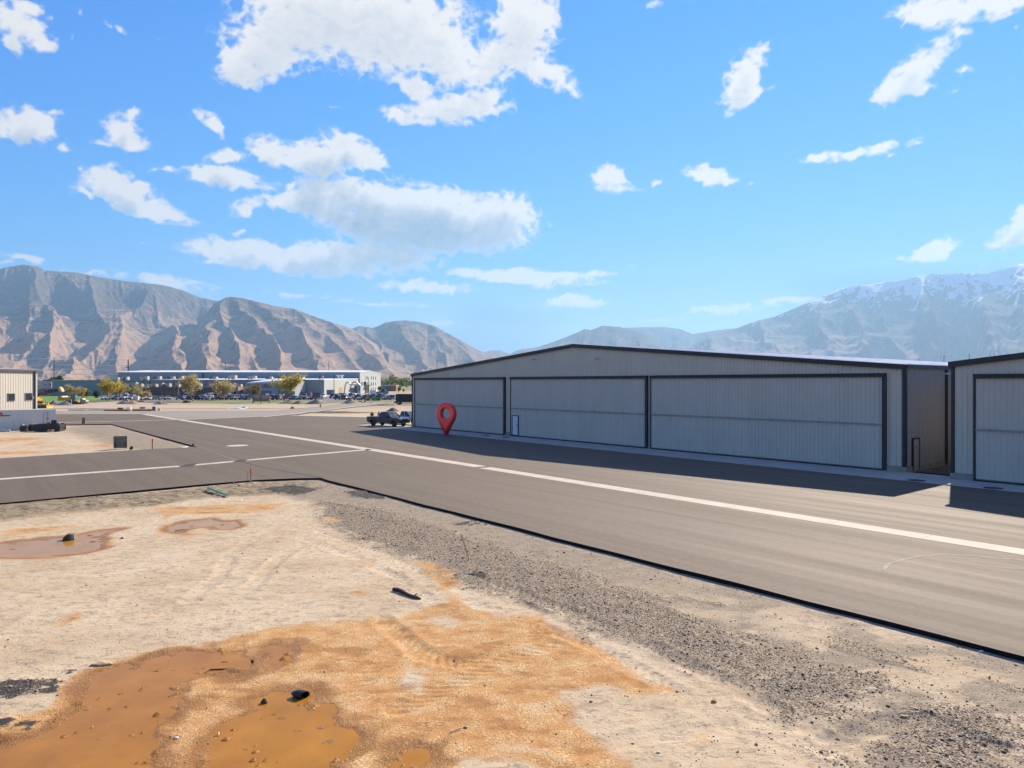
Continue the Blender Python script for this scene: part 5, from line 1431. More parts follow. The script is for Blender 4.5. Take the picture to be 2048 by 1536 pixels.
# ------------------------------------------------------------------ machines at the far left
black_rubber = rubber
def track_mb(x0, x1, y, w, h):
    n = 8; r = h / 2
    poly = [(x0 + r + r * math.cos(a), r + r * math.sin(a)) for a in np.linspace(math.pi / 2, 3 * math.pi / 2, n)] + [(x1 - r + r * math.cos(a), r + r * math.sin(a)) for a in np.linspace(-math.pi / 2, math.pi / 2, n)]
    m = MB(); m.prism(poly, y - w / 2, y + w / 2); return m
def excavator():
    Y = 203; v = at(139, Y); root = thing('excavator', 'yellow excavator with folded boom and grey bucket before the teal building', 'excavator', (v.x, v.y, GZ), 0)
    k = Y / F
    X = lambda px: (px - 139) * k
    Z = lambda py: (808 - py) * k
    for s in (-1, 1): track_mb(X(133), X(160), s * 1.2, .6, .95).build('track', simple('track_steel', (.09, .08, .07), .8, var=.3), root)
    b = MB(); b.box(X(135), X(157), -1.0, 1.0, .5, 1.0); b.box(X(122), X(146), -1.3, 1.3, 1.02, 2.05); b.prism([(X(121), 1.02), (X(121), 2.3), (X(129), 2.35), (X(131), 1.9), (X(147), 1.55), (X(147), 1.02)], -1.32, 1.32)
    b.build('body', yellow_paint, root, tri=True)
    b = MB(); b.prism([(X(148), 1.05), (X(147), 2.6), (X(149), 3.0), (X(154), 3.0), (X(156), 2.0), (X(155), 1.05)], -1.25, -.2); b.build('cab', simple('cab_glass', (.10, .17, .16), .25), root, tri=True)
    b = MB(); b.bar((X(142), 0, Z(799)), (X(147), 0, Z(787)), .55, .7, w2=.5, h2=.85); b.bar((X(147), 0, Z(787.5)), (X(170), 0, Z(779)), .5, .85, w2=.4, h2=.55); b.build('boom', yellow_paint, root)
    b = MB(); b.bar((X(171), 0, Z(777)), (X(165), 0, Z(797)), .45, .75, w2=.35, h2=.4); b.build('stick', yellow_paint, root)
    b = MB(); b.tube([(X(150), .0, Z(787)), (X(166), .0, Z(776.5))], .1, 6); b.tube([(X(172.5), 0, Z(779)), (X(168), 0, Z(795))], .09, 6); b.build('hydraulic_ram', simple('ram_dark', (.08, .06, .05), .4, .5), root)
    b = MB(); b.prism([(X(163), Z(797)), (X(167), Z(796)), (X(169), Z(799)), (X(174), Z(800)), (X(175), Z(803)), (X(172), Z(807.5)), (X(165), Z(807.8)), (X(163.5), Z(803))], -.7, .7); b.build('bucket', simple('bucket_grey', (.30, .26, .23), .6, var=.2), root, tri=True)
excavator()
def drill_rig():
    Y = 216; v = at(76, Y); k = Y / F; X = lambda px: (px - 76) * k; Z = lambda py: (808 - py) * k
    root = thing('crane', 'yellow crane with dark lattice boom lowered behind the tan metal building', 'crane', (v.x, v.y, GZ), 0)
    b = MB()
    for (dy, dz) in ((-.35, .35), (.35, .35), (-.35, -.35), (.35, -.35)):
        b.bar((X(66), dy, Z(794.5) + dz * 1.1), (X(119), dy * .8, Z(781.5) + dz), .14)
    N = 16
    for i in range(N):
        t0, t1 = i / N, (i + 1) / N
        x0, x1 = X(66) + (X(119) - X(66)) * t0, X(66) + (X(119) - X(66)) * t1
        zc0, zc1 = Z(794.5) + (Z(781.5) - Z(794.5)) * t0, Z(794.5) + (Z(781.5) - Z(794.5)) * t1
        for dy in (-.33, .33):
            b.bar((x0, dy, zc0 - .36), (x1, dy, zc1 + .36), .12); b.bar((x0, dy, zc0 + .36), (x1, dy, zc1 - .36), .12)
    b.box(X(95), X(117), -.25, .25, Z(783.5), Z(781)); b.build('boom', simple('boom_black', (.035, .03, .03), .6), root)
    b = MB(); b.prism([(X(118), Z(777.5)), (X(121), Z(776)), (X(124), Z(779)), (X(126.5), Z(785)), (X(125), Z(786.5)), (X(121), Z(785)), (X(118), Z(781))], -.6, .6); b.build('boom_head', yellow_paint, root, tri=True)
    b = MB(); b.bar((X(66), 0, Z(798)), (X(86), 0, Z(791.5)), .5, .6, h2=.35); b.build('lift_arm', yellow_paint, root)
    b = MB(); b.box(X(58), X(79), -1.3, 1.3, Z(804), Z(799)); b.box(X(60), X(74), -1.2, 1.2, Z(799), Z(795)); b.build('body', yellow_paint, root)
    for s in (-1, 1): track_mb(X(56), X(80), s * 1.3, .6, .8).build('track', simple('track_steel', (.09, .08, .07), .8, var=.3), root)
drill_rig()
def dozer():
    Y = 170; v = at(87, Y); k = Y / F; X = lambda px: (px - 87) * k; Z = lambda py: (816.5 - py) * k
    root = thing('bulldozer', 'small yellow bulldozer at the corner of the tan metal building', 'bulldozer', (v.x, v.y, GZ), 0)
    for s in (-1, 1): track_mb(X(77), X(99), s * .85, .4, .65).build('track', simple('track_steel', (.09, .08, .07), .8, var=.3), root)
    b = MB(); b.box(X(78), X(88), -.75, .75, .45, 1.25); b.prism([(X(87), .45), (X(87), 1.05), (X(95), 1.0), (X(97), .75), (X(97), .45)], -.55, .55); b.box(X(94), X(97), -.2, .2, 1.0, 1.3); b.build('body', yellow_paint, root, tri=True)
    b = MB(); b.box(X(80), X(86), -.3, .3, 1.25, 1.5); b.box(X(80), X(81.5), -.3, .3, 1.5, 1.75); b.build('seat', black_plastic, root)
    b = MB(); b.prism([(X(99.5), .05), (X(98.6), .5), (X(99.4), .85), (X(100), .85), (X(99.4), .5), (X(100.3), .05)], -1.2, 1.2); b.build('blade', yellow_paint, root, tri=True)
    b = MB(); b.tube([(X(91), 0, 1.0), (X(91), 0, 1.7)], .05, 8); b.build('exhaust_pipe', black_plastic, root)
dozer()
def trailer_black():
    Y = 196; a = at(790.5, Y); root = thing('dump_trailer', 'black ribbed dump trailer half hidden behind the left end of the hangar', 'trailer', (a.x, a.y, GZ), rad(-4))
    b = MB(); b.prism([(.15, 1.0), (.15, 3.0), (10.2, 3.0), (10.2, .75), (1.5, .75), (1.3, 1.0)], 0, 2.5)
    for i in range(16): x = .7 + i * .6; b.box(x, x + .12, -.08, 0.0, .8, 2.95)
    b.box(.1, 10.2, -.1, .05, 2.95, 3.07); b.build('body', black_paint, root, tri=True)
    b = MB(); b.box(-.4, 1.4, .2, 2.3, .55, .95); b.build('chassis', black_paint, root)
    tm, rm = wheel_mb(.52, .3)
    w0 = tm.build('wheel', rubber, root, smooth=True); rm.build('rim', alloy, w0); w0.location = (.85, .1, .52)
    w1 = tm.build('wheel', rubber, root, smooth=True); rm.build('rim', alloy, w1); w1.location = (.85, 2.3, .52)
trailer_black()

# ------------------------------------------------------------------ the long factory beyond the car park
teal = panel_mat('teal_steel', (0.22, 0.285, 0.295)); grey_wall = panel_mat('light_grey_wall', (0.44, 0.45, 0.42)); white_roof = simple('white_roof', (.72, .72, .72), .5, var=.05)
brick = simple('brown_brick', (.17, .105, .085), .9, var=.2, scale=1.5); sunlit_brick = simple('sunlit_brick', (.42, .25, .2), .9, var=.15)  # second brick is a lighter copy, sunlight on that end put into its colour
beige_unit = simple('beige_unit', (.50, .42, .32), .6, var=.12); dark_unit = simple('grey_unit', (.14, .14, .13), .6)
XE = -88.8
def factory():
    root = thing('factory', 'long low grey and teal factory with white roofs beyond the car park', 'factory', (XE, 330, -.1), 0)
    o = Vector((XE, 330, -.1))
    def L(px, Y, z): v = at(px, Y, z); return v - o
    b = MB(); x0 = at(104, 330).x - XE
    b.box(x0, 0, 0, 74, 0, 7.45); b.build('lower_wall', teal, root)
    b = MB(); b.prism([(0.02, 0), (0.02, 7.5), (74, 8.5), (74, 0)], 0.02, .25, axis='x'); 
    b.v = [(x + .0, y, z) for x, y, z in b.v]; b.build('end_wall', grey_wall, root)
    b = MB(); b.prism([(-.3, 7.46), (-.3, 7.75), (74, 8.75), (74, 8.46)], x0 + 47, .3, axis='x'); b.build('lower_roof', white_roof, root)
    b = MB(); b.prism([(-.25, 7.2), (-.25, 7.5), (74, 7.6), (74, 7.3)], x0 - .2, x0 + 46.8, axis='x'); b.build('lower_roof', simple('weathered_roof', (.42, .43, .36), .7), root)
    b = MB(); xu = at(235, 404).x - XE
    b.box(xu, .8, 74.1, 138, 0, 12.1); b.build('upper_wall', teal, root)
    b = MB(); b.prism([(74.1, 0), (74.1, 12.15), (101, 13.5), (138, 12.0), (138, 0)], .82, 1.0, axis='x'); b.build('gable_wall', grey_wall, root)
    b = MB(); b.prism([(73.6, 12.15), (73.6, 12.5), (101, 13.85), (138.5, 12.4), (138.5, 12.05), (101, 13.5)], xu, 1.2, axis='x'); b.build('upper_roof', white_roof, root, tri=True)
    # gable windows, three storeys
    for (c0, zs) in ((90, (9.2, 5.6)), (95, (9.2, 5.6)), (106, (9.2, 5.6, 2.2)), (112, (9.2, 5.6, 2.2)), (119, (9.2, 5.6, 2.2)), (76.5, (5.6,)), (80, (5.6,)), (84, (5.6,))):
        for z in zs:
            b = MB(); b.box(1.0, 1.06, c0, c0 + 2.1, z - .9, z + 1.0); b.build('window', simple('window_dark', (.07, .10, .11), .2), root)
    b = MB(); b.box(1.0, 1.3, 88, 99, 0, 3.4); b.build('entrance', simple('entrance_dark', (.05, .04, .035), .4), root); b = MB(); b.box(1.0, 3.4, 86, 102, 4.6, 5.0); b.build('canopy', simple('canopy_dark', (.06, .06, .06), .5), root)
    b = MB(); z1 = zpx(774.5, 362) + .1; b.box(.26, .34, 28.0, 35.5, 0, z1); b.build('loading_door', simple('orange_door', (.48, .25, .08), .6), root)
    for i, px in enumerate((404,)):
        b = MB(); q = L(px, 404, 0); b.box(q.x, q.x + 1.2, 73.85, 74.1, 8, 12.1); b.build('downspout', simple('teal_dark', (.05, .1, .12), .5), root)
    for px in (268, 286, 300, 348, 598):
        q = L(px, 330, 0); b = MB(); b.box(q.x - .12, q.x + .12, -.2, 0, 0, 7.3); b.build('downspout', simple('teal_dark', (.05, .1, .12), .5), root)
    # roof units
    def unit(px0, px1, py0, py1, Y, dark):
        a = L(px0, Y, 0); c = L(px1, Y, 0); z0 = zpx(py1, Y) + .1; z1 = zpx(py0, Y) + .1; w = c.x - a.x
        b = MB(); b.box(a.x, a.x + w, a.y, a.y + 2.2, z0 + .25, z1); b.box(a.x + .1, a.x + w - .1, a.y - .25, a.y, z0 + .4, z1 - .2); b.box(a.x + .2, a.x + w - .2, a.y + .3, a.y + 1.9, z1, z1 + .18)
        for xx in (a.x + .1, a.x + w - .4):
            b.box(xx, xx + .3, a.y + .1, a.y + 2.1, z0 - 1.2, z0 + .25)
        b.build('roof_unit', dark_unit if dark else beige_unit, root)
    for (a, c, y0, y1, d) in ((231, 236, 755.5, 760, 0), (240, 246, 755, 760, 0), (246, 251, 755, 757, 1), (250, 255, 754, 760.5, 0), (278, 289, 754.5, 759, 0), (289, 295, 753, 759, 0), (306, 313, 754.5, 759.5, 1), (314, 320, 753, 759, 0), (334, 341, 754.5, 759, 1), (341, 347, 753, 759, 0), (353, 361, 754, 758, 1), (361, 365, 753, 758, 0),
                              (418, 427, 755, 758.5, 1), (426, 433, 754, 758.5, 0), (456, 464, 751, 757, 0), (464, 471, 751, 757.5, 0), (495, 502, 753, 757.5, 0), (502, 511, 752.3, 757.5, 0), (531, 538, 754.5, 758.5, 1), (538, 544, 754, 758.5, 0), (594, 600, 752, 758, 0), (600, 608, 752, 757.5, 0), (637, 645, 752, 757, 1)):
        unit(a, c, y0, y1, 352, d)
    for (a, c, y0, y1, d) in ((306, 314, 741.5, 745.5, 1), (313, 320, 741, 746, 0), (548, 556, 740.5, 744.5, 1), (555, 562, 740, 744.5, 0), (588, 594, 741.5, 743, 0)):
        unit(a, c, y0, y1, 428, d)
    # roof fans
    for px in (676.5, 683.5):
        q = L(px, 385, 8.4); b = MB(); b.tube([(q.x, q.y, 8.2), (q.x, q.y, 9.6), (q.x, q.y, 10.0), (q.x, q.y, 10.5)], [.7, .6, 1.0, 1.15], 10); b.build('roof_fan', white_paint, root)
    # brick office in front
    a = L(247, 311, 0); c = L(458, 311, 0)
    b = MB(); b.box(a.x, c.x, a.y, -.05, 0, 4.3); b.build('brick_wing', brick, root)
    b = MB(); e = L(484, 308, 0); b.prism([(c.x + .02, a.y - 3), (c.x + .02, -.06), (e.x + 1.5, -.06), (e.x - 1.8, a.y - 3)], 0, 4.4, axis='z'); b.build('brick_wing', sunlit_brick, root)
    for px in (462.5, 469):
        q = L(px, 308, 0); b = MB(); b.box(q.x - .6, q.x + .6, a.y - 3.08, a.y - 3.0, 0, 2.5); b.build('doorway', simple('doorway_dark', (.03, .02, .02), .5), root)
    for px in (325.3, 333.7, 342.2, 352, 358):
        q = L(px, 311, 0); b = MB(); b.box(q.x - .65, q.x + .65, a.y - .07, a.y - .005, .9, 2.5); b.build('window', simple('window_amber', (.20, .18, .07), .25), root)
    for (p0, p1, y0, y1, d) in ((262, 272, 765, 773, 0), (273, 283, 768, 773, 0), (296, 303, 769, 773, 0), (303, 312, 768.5, 774, 0), (320, 325, 766.5, 773, 0), (326, 330, 768, 773, 1), (330, 339, 767.5, 773.5, 0), (350, 358, 766, 773, 0), (392, 401, 768, 773, 0), (443, 451, 768, 773.5, 0), (450, 460, 767, 773.5, 0), (472, 482, 769, 773, 0)):
        unit(p0, p1, y0, y1, 316, d)
    # glazed entrance with the white sloping roof
    a = L(486, 309, 0); c = L(601, 309, 0); m_ = L(548, 309, 0)
    b = MB(); b.prism([(a.x + 3, 0), (a.x + 3, 5.9), (m_.x, 6.0), (c.x - 4, 7.0), (c.x - 4, 0)], a.y, -.07); b.build('entrance_wall', panel_mat('entrance_grey', (.38, .40, .40)), root, tri=True)
    b = MB(); b.box(a.x, a.x + 2.98, a.y + .5, -.07, 0, 4.7); b.build('entrance_wall', panel_mat('entrance_grey', (.38, .40, .40)), root)
    b = MB(); b.prism([(a.x + 2, 5.92), (a.x + 2, 6.3), (m_.x + 7.5, 7.55), (m_.x + 7.5, 7.2), (m_.x, 6.02)], a.y - .8, -.1)
    b.v = [(x, y, z + (y - (a.y - .8)) * .055) for x, y, z in b.v]; b.build('entrance_roof', white_roof, root, tri=True)
    def glaz(px0, px1, py0, py1, n):
        q0 = L(px0, 309, 0); q1 = L(px1, 309, 0); z0 = zpx(py1, 309) + .1; z1 = zpx(py0, 309) + .1
        b = MB(); b.box(q0.x, q1.x, a.y - .06, a.y - .004, z0, z1); w_ = b.build('window', simple('window_dark', (.07, .10, .11), .2), root)
        f_ = MB()
        for i in range(n + 1):
            x = q0.x + (q1.x - q0.x) * i / n; f_.box(x - .05, x + .05, a.y - .1, a.y - .062, z0, z1)
        f_.box(q0.x, q1.x, a.y - .11, a.y - .102, (z0 + z1) / 2 - .05, (z0 + z1) / 2 + .05)
        f_.build('mullion', simple('mullion', (.45, .47, .45), .5), w_)
    glaz(515, 543, 769, 775.5, 9); glaz(514, 543, 782, 789, 9); glaz(554, 578, 769, 775, 6); glaz(554, 590, 782, 789, 9); glaz(490, 497, 782, 790, 2)
    b = MB(); q = L(609, 330, 0)
    for px in (594, 600, 606, 612, 618, 624, 630, 636, 641): 
        q = L(px, 330, 0); b.box(q.x - .8, q.x + .8, -.5, -.12, 0, 1.3)
    b.build('fence', simple('dark_screen', (.05, .07, .08), .8), root)
factory()
def far_block():
    a = at(75.2, 335); c = at(103, 335); root = thing('office_building', 'cream two storey office block behind the tan metal building', 'building', (a.x, 335, -.1), 0)
    w = c.x - a.x; b = MB(); b.box(-6, w, 0, 25, 0, 7.2); b.build('wall', simple('cream_wall', (.55, .47, .37), .8), root)
    for px, py in ((90.5, 769), (100, 769), (90.5, 781), (100, 781)):
        x = at(px, 335).x - a.x; z = zpx(py, 335) + .1; b = MB(); b.box(x - .45, x + .45, -.07, -.004, z - .25 - (.3 if py > 775 else 0), z + .25 + (.4 if py > 775 else 0)); b.build('window', simple('window_dark', (.07, .10, .11), .2), root)
    b = MB(); b.box(-6, at(91, 335).x - a.x, -4, -.1, 3.2, 3.5); b.build('canopy', white_paint, root)
    b = MB(); b.box(2.4, w + .5, -.1, 8, 7.25, 7.7); b.build('roof', simple('navy_trim', (.05, .06, .09), .6), root)
far_block()
def brown_block():
    a = at(757, 520); root = thing('brick_building', 'low brown and blue building far right of the factory gable', 'building', (a.x, 520, -.1), 0)
    w = at(792, 520).x - a.x; b = MB(); b.box(0, w, 0, 12, 0, 4.0); b.build('wall', simple('far_brown', (.26, .15, .10), .9), root)
    b = MB(); b.box(0, w * .42, -.3, -.02, 1.4, 3.5); b.build('blue_panel', simple('far_blue', (.06, .28, .48), .6), root)
    b = MB(); b.box(-.3, w + .3, -.4, 12.3, 4.02, 4.6); b.build('roof', simple('far_roof', (.55, .42, .34), .8), root)
brown_block()
def dust_collector():
    Y = 352; o = at(702, Y); o.z = -.1; root = thing('dust_collector', 'silver ducts and blue filter drum of a dust collector by the factory end wall', 'dust collector', o, 0)
    k = Y / F; X = lambda px: (px - 702) * k; Z = lambda py: (792 - py) * k
    duct = simple('duct_silver', (.55, .55, .53), .4, .3)
    b = MB(); b.tube([(X(688), 0, 0), (X(690), 0, Z(775)), (X(692), 0, Z(768)), (X(695), 0, Z(765.8)), (X(698), 0, Z(767.5)), (X(700), 0, Z(770))], .4, 8); b.build('duct', duct, root)
    b = MB(); b.tube([(X(698), 0, Z(786)), (X(702), 0, Z(773)), (X(705), 0, Z(767)), (X(709), 0, Z(765.7)), (X(713), 0, Z(766)), (X(717), 0, Z(770)), (X(720), 0, Z(773))], .42, 8); b.build('duct', duct, root)
    b = MB(); b.tube([(X(700), 0, Z(771)), (X(716), 0, Z(771.5))], .35, 8); b.build('duct', duct, root)
    b = MB(); b.tube([(X(719.3), -.3, Z(784)), (X(719.3), -.3, Z(773))], .55, 12); b.build('filter_drum', simple('filter_blue', (.02, .19, .38), .4), root)
    b = MB(); b.box(X(709), X(716), -.6, .8, Z(788), Z(773)); b.build('filter_housing', simple('housing_dark', (.07, .10, .11), .5), root)
    b = MB(); b.box(X(701), X(708), -.6, .8, 0, Z(777)); b.build('fan_housing', simple('housing_grey', (.22, .24, .22), .5), root)
    b = MB()
    for px in (709.5, 715.5, 721): b.bar((X(px), -.4, 0), (X(px), -.4, Z(784)), .2)
    b.build('stand', simple('stand_grey', (.3, .3, .3), .5), root)
dust_collector()
# ------------------------------------------------------------------ lawn, car park, verges
def sheet(name, pts, z, mat):
    mb = MB(); mb.add([(p[0], p[1], z) for p in pts], [tuple(range(len(pts)))]); o = mb.build(name, mat, tri=True); return tag(o, kind='structure')
lawn_m = simple('green_lawn', (.11, .20, .008), .9, var=.25, scale=.15); verge_m = simple('dry_verge', (.20, .185, .06), .95, var=.35, scale=.12)
sheet('lawn', [at(60, 215), at(195, 222), at(240, 240), at(262, 255), at(262, 325), at(20, 325)], -.04, lawn_m)
sheet('verge', [at(240, 222), at(420, 213), at(610, 212), at(720, 214), at(840, 236), at(880, 250), at(880, 262), at(640, 252), at(260, 246)], -.045, verge_m)
sheet('verge_lawn', [at(405, 217), at(600, 217), at(640, 224), at(640, 246), at(405, 246)], -.035, simple('lawn_dry', (.16, .20, .02), .9, var=.3, scale=.15))
sheet('car_park', [at(195, 244), at(330, 240), at(640, 240), at(860, 246), at(860, 318), at(235, 308), at(195, 280)], -.03, asphalt_mat('far_asphalt', (.17, .155, .14), Vector((1, 0)), .5))
sheet('road', [at(285, 222), at(355, 236), at(420, 240), at(360, 243), at(280, 230)], -.028, asphalt_mat('far_asphalt', (.17, .155, .14), Vector((1, 0)), .5))
sheet('road', [at(640, 225), at(725, 229), at(690, 242), at(640, 241)], -.028, asphalt_mat('far_asphalt', (.17, .155, .14), Vector((1, 0)), .5))
cream = conc_mat('cream_clay', (.44, .335, .23))
sheet('dirt_strip', [at(75, 168), at(330, 165), at(500, 166), at(610, 168), at(625, 182), at(560, 195), at(300, 196), at(75, 196)], -.05, cream)
# ------------------------------------------------------------------ parked cars
WH, SI, BK, NV, GR, RD, MA, TE, CR, BL = (.85,.85,.83,1), (.62,.63,.64,1), (.015,.015,.018,1), (.02,.03,.075,1), (.12,.13,.14,1), (.45,.02,.03,1), (.10,.02,.03,1), (.09,.16,.18,1), (.5,.44,.35,1), (.01,.20,.42,1)
CN = {WH: 'white', SI: 'silver', BK: 'black', NV: 'navy', GR: 'grey', RD: 'red', MA: 'maroon', TE: 'teal', CR: 'cream', BL: 'bright blue'}
proto = {}
for kd in ('sedan', 'suv', 'pickup', 'van'):
    r_ = car_proto('parked_car', 'x', kd); proto[kd] = r_
FRONT = [(209,'sedan',WH,40),(222,'sedan',SI,20),(232,'suv',SI,12),(243,'suv',WH,25),(254,'pickup',WH,8),(263,'suv',WH,10),(282,'sedan',NV,20),(290,'sedan',WH,15),(299,'sedan',SI,8),(308,'sedan',GR,25),(324,'sedan',SI,28),(336,'sedan',CR,25),(358,'suv',NV,30),(371,'sedan',WH,35),(382,'pickup',BK,10),(391,'suv',RD,0),(397.5,'suv',BK,5),
 (405,'suv',WH,0),(413,'sedan',TE,20),(425,'sedan',SI,20),(436,'sedan',MA,28),(447,'sedan',RD,15),(459,'suv',NV,12),(466,'suv',WH,18),(474,'suv',WH,20),(484,'sedan',GR,15),(491,'suv',WH,5),(499,'suv',NV,8),
 (544,'pickup',WH,0),(551,'suv',NV,10),(561,'suv',SI,8),(574,'suv',MA,15),(585,'sedan',CR,10),(593,'sedan',TE,12),(601,'sedan',NV,5),(615,'sedan',CR,30),(628,'suv',BK,10),(637,'suv',MA,0),(656,'pickup',BL,78),(679,'suv',NV,14),(691,'suv',GR,5),(699,'sedan',CR,10),(713,'suv',NV,20),(722,'sedan',WH,8),(731,'suv',BK,5),(741,'suv',BK,12),(755,'suv',TE,18),(767,'suv',SI,10),(776,'sedan',NV,12),(785,'suv',BK,0)]
BACK = [(248,'van',WH,10),(374,'van',WH,5),(416,'van',WH,0),(455,'suv',WH,5),(479,'suv',TE,0),(503,'sedan',WH,0),(534,'suv',WH,10),(566,'suv',WH,0),(582,'suv',GR,0),(609,'pickup',WH,5),(621,'suv',SI,0),(645,'pickup',WH,0),(668,'van',WH,10),(673,'suv',WH,4),(686,'suv',SI,3),(704,'van',WH,0),(717,'suv',WH,5),(727,'sedan',WH,0),(737,'suv',WH,6),(748,'suv',GR,0),(761,'van',WH,4),(772,'suv',WH,0),(781,'sedan',SI,0)]
ORD = ['first','second','third','fourth','fifth','sixth','seventh','eighth','ninth','tenth','eleventh','twelfth','thirteenth','fourteenth','fifteenth','sixteenth','seventeenth','eighteenth','nineteenth','twentieth']
KN = {'sedan': 'saloon', 'suv': 'off-roader', 'pickup': 'pickup', 'van': 'van'}
ZONES = [(200, 272, 'left of the white utility box', -1), (272, 398, 'right of the white utility box', 1), (398, 523, 'right of the short black lantern post', 1), (523, 656, 'right of the brown billboard', 1), (656.5, 900, 'right of the bright blue pickup', 1)]
usedp = set()
def place_cars(rows, Y0, rowname):
    for (z0, z1, ph, s) in ZONES:
        sel = sorted([c for c in rows if z0 <= c[0] < z1], key=lambda c: s * c[0])
        for i, (px, kd, colr, ang) in enumerate(sel):
            Yc = Y0 + random.uniform(-1.5, 1.5); v = at(px, Yc, -.026)
            lab = f'{CN[colr]} {KN[kd]}, {ORD[i]} {"in the front row" if rowname == "front" else "of the rear cars"} {ph}'
            if colr == BL: lab = 'bright blue pickup parked sideways in the front row'
            rz = rad(-90 + ang * random.choice((1, 1, -1))) + (math.pi if random.random() < .4 else 0)
            if ang > 70: rz = rad(180 + 8)
            if kd not in usedp:
                usedp.add(kd); r_ = proto[kd]; r_.location = v; r_.rotation_euler = (0, 0, rz); r_['label'] = lab; set_color(r_, colr)
            else:
                r_ = copy_thing(proto[kd], v, rz, lab, colr)
            r_['category'] = 'pickup truck' if kd == 'pickup' else ('van' if kd == 'van' else 'car')
            r_['group'] = 'cars in the factory car park'
place_cars(FRONT, 252, 'front'); place_cars(BACK, 274, 'rear')
# trailers and boat at the right of the car park
def box_trailer(px0, px1, py0, py1, name, label, mat, cat='trailer', under=.8):
    Y = F * 6.1 / (py1 - HY); Y = min(Y, 320); a = at(px0, Y); w = at(px1, Y).x - a.x; h = zpx(py0, Y)
    root = thing(name, label, cat, (a.x, Y, 0), 0)
    b = MB(); b.box(0, w, 0, 2.5, under, h); b.build('box_body', mat, root, bevel=.08)
    b = MB(); b.box(.1, w - .1, .1, 2.4, under - .25, under - .01); b.build('chassis', black_paint, root)
    tm, rm = wheel_mb(.42, .25); w0 = tm.build('wheel', rubber, root, smooth=True); rm.build('rim', alloy, w0); w0.location = (w * .62, .1, .40)
    w1 = w0.copy(); COL.objects.link(w1); w1.parent = root; w1.location = (w * .62, 2.4, .40)
    b = MB(); b.bar((w, 1.25, under - .1), (w + 1.2, 1.25, under - .2), .12); b.build('tow_bar', black_paint, root)
    return root
box_trailer(653, 667, 779.5, 789.5, 'enclosed_trailer', 'grey enclosed trailer left of the orange loading door', simple('trailer_grey', (.19, .20, .22), .4, var=.2))
box_trailer(669, 690, 786, 791.5, 'flat_trailer', 'long low blue trailer under the orange loading door', simple('trailer_blue', (.02, .11, .24), .4))
box_trailer(739.5, 752, 780, 790, 'enclosed_trailer', 'white box trailer between the black street lamp and covered boat', white_paint)
def boat():
    Y = 300; v = at(764, Y, 0); root = thing('boat', 'grey motor boat under a black cover at the far end of the car park', 'boat', (v.x, v.y, 0), 0)
    k = Y / F; X = lambda px: (px - 764) * k; Z = lambda py: (794 - py) * k
    h = MB(); n = 12
    secs = []
    for i in range(n + 1):
        t = i / n; x = X(753) + (X(777) - X(753)) * t
        w = 1.15 * (1 - max(0, t - .55) ** 2 * 4.5); zt = Z(783.5) + .35 * t; zb = Z(790.5) + 1.2 * max(0, t - .6)
        secs.append([(x, -w, zt), (x, -w * .75, (zt + zb) / 2), (x, 0, zb), (x, w * .75, (zt + zb) / 2), (x, w, zt)])
    for a, c in zip(secs[:-1], secs[1:]):
        for i in range(4): h.add([a[i], a[i+1], c[i+1], c[i]], [(0, 1, 2, 3)])
        h.add([a[0], c[0], c[4], a[4]], [(0, 1, 2, 3)])
    h.add(secs[0], [(0, 1, 2, 3, 4)]); h.build('hull', simple('boat_grey', (.24, .25, .27), .3), root)
    c = MB(); c.prism([(X(754), Z(783.4)), (X(762), Z(782)), (X(765), Z(779.3)), (X(769), Z(779)), (X(773), Z(782)), (X(775), Z(782.6))], -.85, .85); c.build('cover', simple('boat_cover', (.02, .022, .03), .8), root, tri=True)
    c = MB(); c.bar((X(753), 0, Z(791)), (X(779), 0, Z(791)), .25); c.build('trailer_frame', black_paint, root)
    tm, rm = wheel_mb(.38, .25); w0 = tm.build('wheel', rubber, root, smooth=True); rm.build('rim', alloy, w0); w0.location = (X(760), -.9, .38)
boat()
def umbrella(px, Y, col, label):
    v = at(px, Y, -.1); root = thing('umbrella', label, 'umbrella', v, 0); h = zpx(782.2, Y)
    b = MB(); r = 4.3 * Y / F; n = 10
    for i in range(n):
        a0 = 2*math.pi*i/n; a1 = 2*math.pi*(i+1)/n
        for (r0, z0), (r1, z1) in (((0, h), (r * .6, h - .35)), ((r * .6, h - .35), (r, h - .95))):
            b.add([(r0*math.cos(a0), r0*math.sin(a0), z0), (r0*math.cos(a1), r0*math.sin(a1), z0), (r1*math.cos(a1), r1*math.sin(a1), z1), (r1*math.cos(a0), r1*math.sin(a0), z1)], [(0, 1, 2, 3)])
    b.build('canopy', simple('umb_' + label[:6], col, .8), root); b = MB(); b.tube([(0, 0, 0), (0, 0, h - .05)], .05, 6); b.build('pole', black_plastic, root)
umbrella(620, 322, (.55, .01, .03), 'bright red umbrella before the teal factory wall'); umbrella(604, 322, (.10, .015, .03), 'dark maroon umbrella before the teal factory wall')
# ------------------------------------------------------------------ street furniture of the far side
def lamp_post(px, py_top, py_base, r, label, lantern=False, mat=None):
    Y = F * 6.1 / (py_base - HY); v = at(px, Y, -.1); h = zpx(py_top, Y) + .1
    root = thing('street_lamp', label, 'street lamp', v, 0); mat = mat or simple('lamp_post_grey', (.10, .10, .095), .5)
    b = MB(); b.tube([(0, 0, 0), (0, 0, h * .5), (0, 0, h)], [r * 1.2, r, r * .8], 8); b.build('post', mat, root)
    b = MB()
    if lantern:
        b.tube([(0, 0, h), (0, 0, h + .15), (0, 0, h + .75), (0, 0, h + .95), (0, 0, h + 1.15)], [.1, .28, .36, .4, .03], 8)
    else:
        b.box(-.25, .25, -.9, .1, h, h + .14)
    b.build('lamp_head', mat, root)
    b = MB(); b.box(-r * 2.2, r * 2.2, -r * 2.2, r * 2.2, 0, .4); b.build('base', mat, root)
